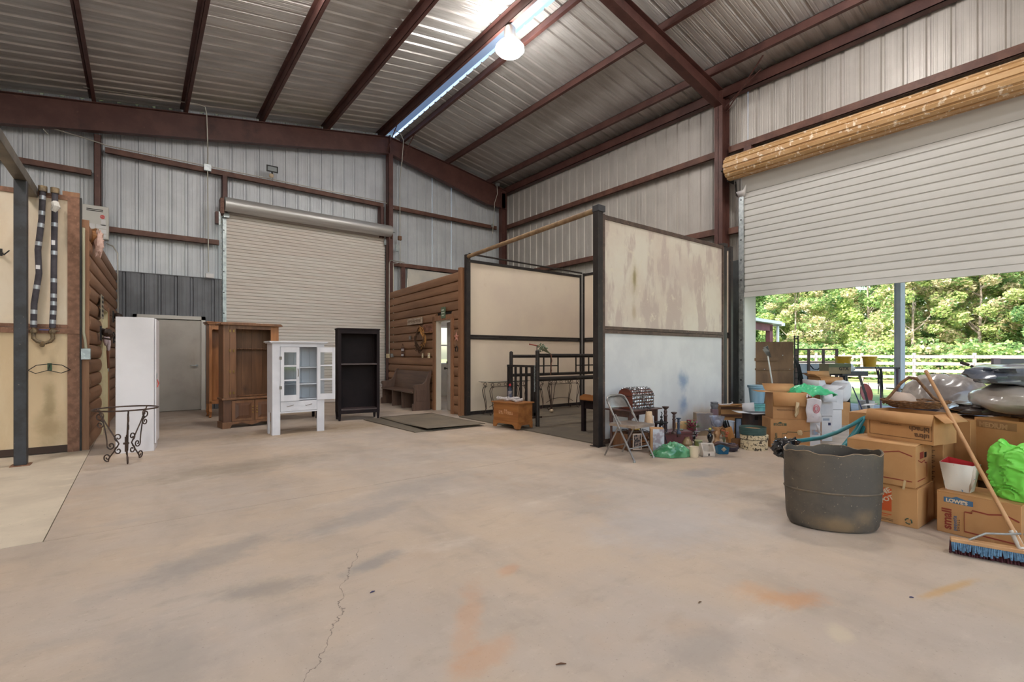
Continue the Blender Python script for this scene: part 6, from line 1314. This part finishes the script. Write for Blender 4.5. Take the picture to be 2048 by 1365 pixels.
MB().prism([(.0, .175)] + [(.13 - .13 * cos(a), .175 + .105 * sin(a)) for a in [pi * k / 12 for k in range(13)]] + [(.26, .175)], 'x', 0, .44).build('lid', mRedW, t)
mb = MB()
for i in range(9):
    for j in range(4): mb.blob((.025 + i * .048, -.003, .022 + j * .043), (.024, .011, .022), 6, 4, .3, 5, seed=i + j)
    for j in range(7):
        a = pi * (j + .6) / 8; mb.blob((.025 + i * .048, .13 - .132 * cos(a), .175 + .107 * sin(a)), (.024, .018, .018), 6, 4, .3, 5, seed=i * j)
mb.build('silver_studs', mSil, t, kind='stuff'); MB().box(-.004, -.008, .166, .444, .0, .184).box(-.004, -.008, 0, .444, 0, .014).box(.20, -.014, .12, .24, -.004, .18).build('silver_band', mSil, t)

mKr = M('kraft_side', (176, 134, 92), .7)
t = thing('printed_box', 'upright box with brown side and white printed face behind the chair', 'box', at(1301, 909), R(-50))
MB().box(0, 0, 0, .17, .20, .33).build('carton', mKr, t, bev=.003); MB().box(.03, -.003, 0, .172, 0, .33).build('printed_face', M('pale_print_face', (190, 194, 204), .4, var=(150, 140, 150), scale=9, lo=.45, hi=.6), t)
t = thing('lamp_shade', 'beige tapered shade with wire loop on the printed box', 'lamp shade', at(1301, 905) + Vector((.10, .10, .335)))
MB().lathe([(.065, 0), (.04, .19)], 22).build('shade', M('beige_shade', (206, 180, 150), .7, var=(190, 160, 130), scale=10), t, solid=.003)
MB().tube([(.03 * cos(a), 0, .19 + .05 * sin(a)) for a in [pi * k / 10 for k in range(11)]], .004, 6).build('wire_loop', mDark, t)
t = thing('scroll_candle_stand', 'black wrought iron scroll stand with flat dish behind the green bag', 'candle stand', at(1322, 900))
for an in (0, 120, 240):
    L = MB(); L.tube([(p[0], 0, p[1]) for p in [(.02, .36), (.07, .34), (.085, .27), (.06, .22), (.035, .25), (.05, .28)]], .006, 6).tube([(p[0], 0, p[1]) for p in [(.025, .36), (.03, .26), (.07, .13), (.09, .03), (.12, .0)]], .007, 6); L.build('scroll_leg', M('blue_black_iron', (40, 46, 64), .35, .4), t, rot=R(an - 37))
MB().lathe([(0, .36), (.09, .365), (.095, .38), (.0, .372)], 20).build('dish', mDark, t)
mCan = wood('turned_dark_wood', (84, 62, 56), (60, 46, 44), sc=20, rough=.4)
def candlestick(loc, h, label, mat=None, r=.045):
    t = thing('candlestick', label, 'candlestick', loc); m = mat or mCan
    MB().lathe([(0, 0), (r, 0), (r, .02), (r * .5, .04), (r * .42, .07), (r * .55, .09), (r * .5, h * .62), (r * .68, h * .66), (r * .4, h * .72), (r * .55, h * .82), (r * .35, h * .88)], 18).build('stem', m, t)
    MB().lathe([(r * .35, h * .88), (r * 1.0, h * .96), (r * 1.05, h), (r * .3, h * .985), (0, h * .985)], 18).build('drip_cup', m, t)
p0_ = at(1321, 905, 0)
t = thing('storage_chest', 'dark red brown wooden chest behind the green bag', 'chest', at(1330, 893), R(-30))
MB().box(0, 0, 0, .42, .24, .20).build('body', M('oxblood_wood', (104, 60, 60), .45, var=(78, 44, 46), scale=5, st=(1, 1, .3)), t, bev=.004); MB().box(-.01, -.01, .165, .43, .25, .172).box(.18, -.014, .13, .23, 0, .19).build('lid_band', mMah, t)
candlestick(at(1331, 868, .202), .38, 'tallest dark turned candlestick, left of three')
candlestick(at(1348, 868, .202), .30, 'middle height dark turned candlestick', r=.04)
candlestick(at(1357, 868, .202), .22, 'shortest candlestick with blue tinted cup', M('blue_wood', (60, 72, 92), .4), r=.035)
t = thing('bear_figurine', 'small black figurine standing beside the beige shade', 'figurine', at(1312, 868, .335 + .0))
t.location = at(1312, 905) + Vector((.15, .02, .335))
MB().blob((0, 0, .05), (.022, .02, .05), 12, 8, .2, 3).blob((0, 0, .12), (.018, .018, .02), 10, 8).tube([(0, 0, .14), (.015, 0, .17), (-.01, 0, .19)], .007, 6).build('body', mBlack, t)
t = thing('framed_picture', 'small pale framed picture standing under the folding chair', 'picture', at(1266, 905), R(-30))
MB().box(0, 0, .03, .125, .012, .245).build('frame', M('pale_frame', (206, 186, 170), .5), t, bev=.002); MB().box(.012, -.002, .045, .113, 0, .232).build('print', M('blotchy_print', (150, 128, 116), .5, var=(50, 44, 48), scale=40, lo=.45, hi=.55), t)
t = thing('wire_rack', 'black wire rack on thin legs under the folding chair', 'rack', at(1256, 905), R(-30))
K = MB()
for x in (0, .30):
    for y in (0, .22): K.cyl((x, y, 0), (x, y, .27), .005, n=6)
for z in (.05, .16, .27):
    K.tube([(0, 0, z), (.3, 0, z), (.3, .22, z), (0, .22, z)], .004, 5, closed=True)
    for i in range(1, 6): K.cyl((i * .05, 0, z), (i * .05, .22, z), .003, n=5)
K.build('wire_frame', mDark, t)
t = thing('yellow_tool_tray', 'little yellow plastic tray on the wire rack', 'tray', at(1256, 905) + Vector((.14, .05, .277)), R(-30))
MB().box(0, 0, 0, .14, .10, .03).build('tray', mYel, t, bev=.006)
t = thing('slatted_crate', 'brown slatted crate beneath the small mahogany table', 'crate', (5.22, 4.16, 0), R(-5))
for z in (.02, .09, .16): 
    for y in (0, .30): MB().box(0, y, z, .40, y + .012, z + .055).build('slat', mPine if z == .09 else mBrW, t)
for x in (0, .388): MB().box(x, .012, .0, x + .012, .30, .22).build('end_board', mBrW, t)
MB().box(0, .0, 0, .4, .31, .012).build('base_board', mBrW, t)
# green translucent bag
mGrB = M('sea_green_film', (104, 170, 128), .22, var=(60, 126, 84), scale=4, lo=.42, hi=.6, coat=.4, spots=[((170, 214, 186), 6, .62, .70)])
t = thing('plastic_bag', 'glossy sea green plastic bag crumpled on the slab beside the chair', 'bag', at(1342, 913), R(-37))
def gb(u, v):
    a = 2 * pi * u; th = pi / 2 * v; n_ = noise.noise(Vector((cos(a) * 2.5, sin(a) * 2.5, v * 3))); e = cos(th) ** .7
    x = .26 * cos(a) * e * (1 + .15 * n_); y = .13 * sin(a) * e * (1 + .22 * n_)
    return (x, y, (.16 * (1 - .75 * min(1, abs((x - .05) / .30)) ** 1.6)) * sin(th) ** .7 * (1 + .16 * noise.noise(Vector((x * 16, y * 16, 3))) + .12 * (1 - 2 * abs(noise.noise(Vector((x * 22, y * 22, 8)))))) + .004)
MB().sheet(gb, 60, 22).build('film', mGrB, t)
# crockery and baskets in front
mIvC = M('ivory_ceramic', (222, 208, 182), .25, coat=.3)
t = thing('ceramic_mug', 'wide ivory ceramic mug beside the green bag', 'mug', at(1388, 915))
MB().lathe([(0, 0), (.050, .0), (.055, .02), (.056, .12), (.060, .135), (.054, .135), (.05, .02), (0, .015)], 24).build('cup', mIvC, t)
MB().tube([(.055 + .03 * sin(a), -.02 + .0, .07 - .035 * cos(a)) for a in [pi * k / 8 for k in range(9)]], .007, 6).build('handle', mIvC, t)
t = thing('ceramic_mug', 'small brown patterned mug with white handle by the ivory one', 'mug', at(1400, 911))
MB().lathe([(0, 0), (.03, 0), (.034, .075), (.030, .075), (.026, .01), (0, .01)], 18).build('cup', M('brown_pattern_glaze', (104, 76, 60), .3, var=(190, 170, 150), scale=60), t); MB().tube([(.02 + .02 * sin(a), -.03, .038 - .022 * cos(a)) for a in [pi * k / 6 for k in range(7)]], .005, 6).build('handle', mIvC, t)
mWhWd = M('whitewashed_wood', (216, 208, 198), .6, var=(200, 190, 180), scale=12)
t = thing('wooden_caddy', 'white wooden tote caddy with little dark tree motif at the front of the clutter', 'caddy', at(1406, 915), R(-30))
for y in (0, .115): MB().prism([(0, 0), (.165, 0), (.165, .06), (.125, .16), (.04, .16), (0, .06)] if y else [(0, 0), (.165, 0), (.165, .065), (0, .065)], 'y', y, y + .01).build('side_board', mWhWd, t)
for x in (0, .155): MB().prism([(0, 0), (.125, 0), (.125, .07), (.08, .165), (.045, .165), (0, .07)], 'x', x, x + .01).build('end_board', mWhWd, t)
MB().box(.01, .055, .145, .155, .07, .165).build('handle_bar', mWhWd, t); MB().box(0, 0, 0, .165, .125, .01).build('base_board', mWhWd, t)
MB().prism([(.082 - .014, .018), (.082 + .014, .018), (.082, .052)], 'y', -.003, 0).build('tree_motif', mDark, t)
t = thing('blue_basket', 'small bright blue lidded tub with pale diamond motif', 'tub', at(1444, 908), R(-37))
vs = [(-.065, -.045, 0), (.065, -.045, 0), (.065, .045, 0), (-.065, .045, 0), (-.08, -.055, .125), (.08, -.055, .125), (.08, .055, .125), (-.08, .055, .125)]
MB().add(vs, [(0, 3, 2, 1), (4, 5, 6, 7), (0, 1, 5, 4), (1, 2, 6, 5), (2, 3, 7, 6), (3, 0, 4, 7)]).build('pail', M('cerulean_paint', (40, 112, 150), .4), t, bev=.006)
MB().add([(-.035, -.0535, .065), (0, -.052, .035), (.035, -.0535, .065), (0, -.0565, .10)], [(0, 1, 2, 3)]).build('diamond_motif', M('diamond_pale', (206, 196, 176), .5), t, solid=.002)
t = thing('leaf_tray', 'dark metal leaf shaped tray resting across the blue tub', 'tray', at(1452, 893, .130), R(-37))
MB().sheet(lambda a, b: ((a - .5) * .30, (b - .5) * .16 * (1 - (2 * a - 1) ** 2) ** .5, .03 * abs(2 * b - 1) + .02 * sin(6 * a)), 18, 10).build('tray', M('gunmetal', (60, 54, 60), .35, .6, var=(96, 70, 66), scale=14), t, solid=.004)
t = thing('dark_cloth_heap', 'small dark purple grey cloth heap right of the blue tub', 'cloth', at(1464, 903), 0)
MB().blob((0, 0, .05), (.09, .08, .06), 16, 10, .4, 3, seed=5).build('cloth', M('plum_cloth', (74, 64, 76), .8, var=(50, 44, 54), scale=14), t)
def vase(loc, label, prof, m, name='ceramic_vase', cat='vase', **k):
    t = thing(name, label, cat, loc); MB().lathe(prof, 24).build('vessel', m, t); return t
mSage = M('sage_glaze', (112, 118, 96), .25, var=(76, 84, 72), scale=5, st=(1, 1, 3), coat=.4, spots=[((150, 136, 110), 9, .6, .8)])
t = vase(at(1359, 888), 'large sage green glazed urn with round belly', [(0, 0), (.045, 0), (.055, .02), (.085, .10), (.08, .15), (.05, .19), (.055, .21), (.048, .215), (.0, .205)], mSage)
MB().tube([(.078, 0, .13), (.10, 0, .17), (.07, 0, .195)], .008, 6).build('handle', mSage, t); MB().tube([(-.078, 0, .13), (-.10, 0, .17), (-.07, 0, .195)], .008, 6).build('handle', mSage, t)
vase(at(1374, 892), 'squat tan and olive glazed pot before the sage urn', [(0, 0), (.06, 0), (.075, .03), (.06, .07), (.03, .11), (.035, .13), (.0, .12)], M('tan_olive_glaze', (158, 134, 98), .3, var=(116, 112, 72), scale=8, coat=.3))
t = vase(at(1397, 899), 'olive green glass candle jar with lid', [(0, 0), (.05, 0), (.052, .02), (.052, .10), (.046, .11), (0, .11)], M('olive_glass', (120, 128, 76), .15, var=(92, 98, 60), scale=6, coat=.4), 'candle_jar', 'jar')
MB().lathe([(.05, .11), (.052, .125), (0, .13)], 22).build('lid', M('pale_olive', (150, 152, 110), .4), t)
t = thing('flower_arrangement', 'artificial flower arrangement with crimson bloom behind the urns', 'flowers', at(1384, 878), 0)
MB().lathe([(0, 0), (.05, 0), (.065, .12), (0, .12)], 16).build('pot', mMah, t)
random.seed(6); mb = MB()
for i in range(46):
    a = random.uniform(0, 6.28); r0 = random.uniform(.02, .12); c = Vector((r0 * cos(a), r0 * sin(a), .14 + random.uniform(0, .10)))
    d = Vector((cos(a), sin(a), random.uniform(-.2, .8))).normalized(); s_ = d.cross(Vector((0, 0, 1))).normalized() * .018; mb.add([c, c + d * .04 + s_, c + d * .09, c + d * .04 - s_], [(0, 1, 2, 3)])
mb.build('leaves', M('silk_leaf', (70, 96, 62), .6, var=(108, 124, 80), scale=20), t, kind='stuff')
MB().blob((-.03, -.03, .22), (.05, .045, .035), 16, 10, .4, 6, seed=3).build('bloom', M('crimson_bloom', (130, 44, 60), .6, var=(90, 30, 44), scale=30), t)
MB().add([(.03, -.05, .14), (.10, -.03, .13), (.06, -.04, .23)], [(0, 1, 2)]).build('white_petal', mWhite, t, solid=.004)
t = thing('dish_stand', 'dark iron three tier stand holding small saucers', 'stand', at(1389, 890), 0)
K = MB().cyl((0, 0, 0), (0, 0, .22), .006, n=6)
for k, (x, y, z) in enumerate(((-.05, 0, .13), (.06, .02, .15), (.0, -.04, .19), (.02, .05, .10))): K.tube([(0, 0, .04 * k + .02), (x * .6, y * .6, z - .05), (x, y, z - .004)], .005, 6); MB().lathe([(0, 0), (.04, .002), (.045, .010), (.038, .008), (0, .006)], 16).build('saucer', M('pewter_saucer', (140, 138, 140), .35, .4), t, loc=(x, y, z))
K.tube([(.06 * cos(a), .06 * sin(a), .004) for a in [2 * pi * k / 10 for k in range(10)]], .004, 5, closed=True).build('arms', mDark, t)
t = vase(at(1420, 890), 'slim black baluster urn topped by a shallow dish', [(0, 0), (.045, 0), (.045, .015), (.02, .04), (.038, .09), (.04, .13), (.018, .17), (.025, .19), (.0, .19)], M('gloss_black_glaze', (24, 24, 28), .15, coat=.5), 'black_urn', 'urn')
MB().lathe([(0, .19), (.03, .192), (.065, .21), (.07, .215), (.03, .20), (0, .198)], 22).build('dish', M('pale_rim_dish', (120, 116, 120), .3), t); MB().blob((0, 0, .225), (.022, .022, .02), 12, 8, .2).build('yellow_candle', M('olive_yellow_wax', (176, 166, 84), .5), t)
t = thing('red_box', 'small dark red velvet box standing behind the flowers', 'box', at(1377, 874), R(-37)); MB().box(0, 0, 0, .14, .08, .26).build('carton', M('wine_red', (120, 44, 58), .6), t, bev=.003); MB().box(.118, -.003, .02, .137, 0, .25).build('pink_edge', M('pink_edge', (176, 110, 150), .5), t)
for i, (u, v, w, h, c) in enumerate(((1352, 872, .10, .20, (196, 160, 116)), (1364, 872, .09, .22, (206, 172, 122)))):
    t = thing('small_carton', ['little tan carton behind the sage urn', 'little pale carton left of the red box'][i], 'box', at(u, v), R(-37)); MB().box(0, 0, 0, w, .08, h).build('carton', M('small_carton_%d' % (c[0]), c, .7), t, bev=.002); MB().box(0, 0, h, w, .039, h + .003).box(0, .041, h, w, .08, h + .003).build('flap', M('small_carton_%d' % (c[0]), c), t)
t = thing('kraft_box', 'brown carton wrapped in clear film behind the glass bowl', 'box', at(1394, 872), R(-37)); MB().box(0, 0, 0, .25, .16, .36).build('carton', M('dull_kraft', (166, 140, 108), .5, var=(140, 120, 98), scale=6), t, bev=.003)
MB().sheet(lambda a, b: (-.01 + .27 * a, -.012 - .01 * sin(9 * a + 4 * b), .08 + .29 * b), 14, 10).build('clear_film', M('film_sheen', (206, 206, 214), .12, trans=.75), t)
mTanC = M('tan_twist_ceramic', (206, 164, 122), .35, var=(178, 132, 90), scale=10)
t = thing('twisted_urn', 'tan spiral twisted ceramic pedestal under the glass bowl', 'urn', at(1434, 888), 0)
MB().lathe([(0, 0), (.05, 0), (.055, .02), (.04, .05), (.032, .10), (.05, .15), (.04, .19), (.058, .24), (.05, .25), (0, .25)], 24, fn=lambda a, r, z: (r * (1 + .16 * sin(4 * a + 50 * z)), z)).build('pedestal', mTanC, t)
t = thing('glass_bowl', 'deep clear glass bowl on the tan twisted pedestal', 'bowl', at(1434, 888) + Vector((0, 0, .252)), 0)
MB().lathe([(0, .005), (.06, .0), (.075, .02), (.10, .13), (.108, .15), (.10, .15), (.07, .03), (.05, .012), (0, .012)], 28).build('bowl', M('thick_glass', (216, 222, 236), .04, trans=.85, coat=.3), t)
MB().blob((0, -.01, .05), (.05, .045, .05), 16, 10, .1).build('crumpled_wrap', M('wrap_film', (196, 200, 214), .2, trans=.4), t)
t = thing('grey_figurine', 'grey stone block figurine standing behind the glass bowl', 'figurine', at(1431, 868), R(-37))
MB().box(-.05, 0, 0, .05, .08, .40).build('plinth', M('mauve_box', (120, 96, 104), .6), t); MB().box(-.045, .01, .40, .045, .07, .50).box(-.05, .0, .49, .05, .08, .52).box(-.06, .02, .44, .06, .06, .49).build('figure', M('grey_stone', (122, 124, 130), .7, var=(92, 94, 100), scale=14), t, bev=.006)
t = thing('white_bin', 'white translucent waste bin behind the knife block', 'bin', at(1457, 878), R(-37))
MB().lathe([(0, 0), (.07, 0), (.085, .26), (.09, .265), (.09, .275), (.08, .272), (.068, .01), (0, .008)], 24).build('tub', M('cloudy_white', (196, 208, 224), .3), t)
t = thing('knife_block', 'leaning light wood knife block with black handled knives', 'knife block', at(1466, 887), R(-37))
mBeech = wood('beech_block', (196, 142, 84), (170, 118, 66), ax=2, sc=10)
Mk = Matrix.Rotation(R(-17), 4, 'Y')
MB().box(-.05, 0, .02, .05, .10, .24, M=Mk).build('block', mBeech, t, bev=.003); MB().box(-.06, 0, 0, .06, .10, .03).build('foot', mBeech, t)
for i, (x, y) in enumerate(((-.032, .02), (-.005, .02), (.025, .02), (-.03, .07), (.01, .07))): MB().box(x - .009, y - .012, .24, x + .009, y + .012, .36 - .01 * i, M=Mk).build('knife_handle', mBlack, t, bev=.003)
t = thing('wooden_bowl', 'deep brown wooden bowl at the foot of the knife block', 'bowl', at(1474, 894), 0)
MB().lathe([(0, 0), (.055, 0), (.075, .05), (.078, .11), (.07, .11), (.06, .02), (0, .015)], 22).build('bowl', wood('brown_bowl', (128, 90, 56), (100, 68, 42), sc=10), t)
t = thing('flower_sprig', 'sprig of small orange flowers between glass bowl and knife block', 'flowers', at(1448, 890), 0)
K = MB(); random.seed(9)
for i in range(9): K.tube([(0, 0, 0), (random.uniform(-.03, .03), random.uniform(-.03, .03), .10), (random.uniform(-.05, .05), random.uniform(-.04, .04), .2)], .003, 5)
K.build('stems', M('dry_stem', (128, 132, 104)), t); K = MB()
for i in range(16): K.blob((random.uniform(-.05, .05), random.uniform(-.04, .04), random.uniform(.12, .22)), (.014, .014, .012), 6, 4, .3, 5, seed=i)
K.build('blooms', M('rust_bloom', (178, 96, 66), .7), t, kind='stuff')
t = thing('picture', 'tall thin black framed picture beside the hat boxes', 'frame', at(1471, 880), R(-37))
MB().box(0, 0, 0, .012, .02, .33).box(.09, 0, 0, .102, .02, .33).box(.012, 0, 0, .09, .02, .012).box(.012, 0, .318, .09, .02, .33).build('frame', mBlack, t); MB().box(.012, .008, .012, .09, .012, .318).build('glazing', M('blue_reflecting_glass', (130, 150, 176), .1, var=(90, 110, 140), scale=5), t)  # blue reflection painted into the glazing colour
# hat boxes
mFlo = M('cream_floral_paper', (216, 200, 166), .55, spots=[((74, 66, 56), 26, .545, .575), ((120, 104, 80), 44, .58, .62)])
t = thing('hat_box', 'round cream floral patterned hat box on the slab', 'box', at(1508, 898), 0); R0 = .178
MB().lathe([(0, 0), (R0 * .96, 0), (R0 * .96, .18), (0, .18)], 40).build('drum', mFlo, t); MB().lathe([(R0, .145), (R0, .20), (R0 * .97, .205), (0, .205)], 40).build('lid', mFlo, t); MB().lathe([(R0 * .975, .138), (R0 * .995, .140), (R0 * .995, .146)], 40).build('lid_shadow_gap', mDark, t)
t = thing('hat_box', 'open dark green round box with tan inside on the floral hat box', 'box', at(1508, 898) + Vector((-.02, .01, .206)), 0)
MB().lathe([(0, .0), (R0 * .95, 0), (R0 * .97, .10), (R0 * .94, .10), (R0 * .93, .06), (0, .055)], 40).build('drum', M('bottle_green_paper', (52, 78, 76), .4, var=(66, 92, 88), scale=8, st=(1, 1, 8)), t); MB().lathe([(0, .062), (R0 * .925, .064)], 40).build('tan_liner', M('tan_liner', (198, 142, 92), .7), t)
# black carton with white flaps and open kraft box behind
t = thing('black_carton', 'dark printed carton with white inner flaps folded out behind the hat boxes', 'box', G(1500, 7.35), R(-42))
MB().box(0, 0, 0, .36, .30, .40).build('carton', M('charcoal_print', (58, 56, 62), .45, var=(84, 70, 66), scale=5), t, bev=.003)
MB().add([(0, 0, .402), (.36, 0, .402), (.36, -.10, .41), (0, -.10, .40)], [(0, 1, 2, 3)]).build('white_flap', mCardW, t, solid=.004); MB().add([(0, 0, .402), (0, .3, .402), (-.16, .3, .41), (-.16, 0, .405)], [(0, 1, 2, 3)]).build('white_flap', mCardW, t, solid=.004)
MB().box(.07, -.002, .30, .12, 0, .36).build('black_emblem', mBlack, t)
t = thing('open_kraft_box', 'open brown carton with white flap raised beside the door jamb', 'box', G(1442, 7.9), R(-37))
MB().box(0, 0, 0, .50, .01, .46).box(0, .30, 0, .5, .31, .46).box(0, .01, 0, .01, .30, .46).box(.49, .01, 0, .50, .30, .46).box(.01, .01, 0, .49, .30, .01).build('carton', M('plain_kraft_print', (172, 128, 84), .7), t)
MB().box(.0, -.012, .40, .34, -.001, .44).box(0, -.012, .28, .34, -.001, .32).build('dark_band', M('dark_print_band', (92, 62, 46), .7), t)
MB().add([(.34, -.01, .50), (.52, -.05, .52), (.54, -.06, .25), (.36, -.02, .22)], [(0, 1, 2, 3)]).build('white_flap', mCardW, t, solid=.005)
MB().tube([(.02, .1, .47), (.20, .12, .475), (.26, .14, .49), (.25, .15, .51)], .008, 6).build('white_cane', mWhite, t)
MB().add([(0, .0, .46), (.30, 0, .46), (.30, -.12, .49), (0, -.12, .47)], [(0, 1, 2, 3)]).build('flap', mKr, t, solid=.004)
# scraps on the slab
for u, v, L, rz, col, lab in ((1122, 1331, .045, 0, (96, 64, 44), 'short brown twig on the slab at the bottom of the picture'), (745, 1186, .03, 40, (60, 56, 92), 'tiny dark blue scrap on the slab beside the hairline crack'), (1823, 1197, .02, -20, (60, 62, 92), 'tiny blue scrap on the slab near the broom'), (1400, 1207, .025, 30, (110, 84, 60), 'tiny dry leaf scrap in the middle of the slab')):
    t = thing('floor_scrap', lab, 'scrap', at(u, v, .0), R(rz - 30)); MB().tube([(-L / 2, 0, .004), (0, .003, .005), (L / 2, 0, .004)], [.002, .004, .002], 5).build('scrap', M('scrap_%d' % col[0], col, .8), t)
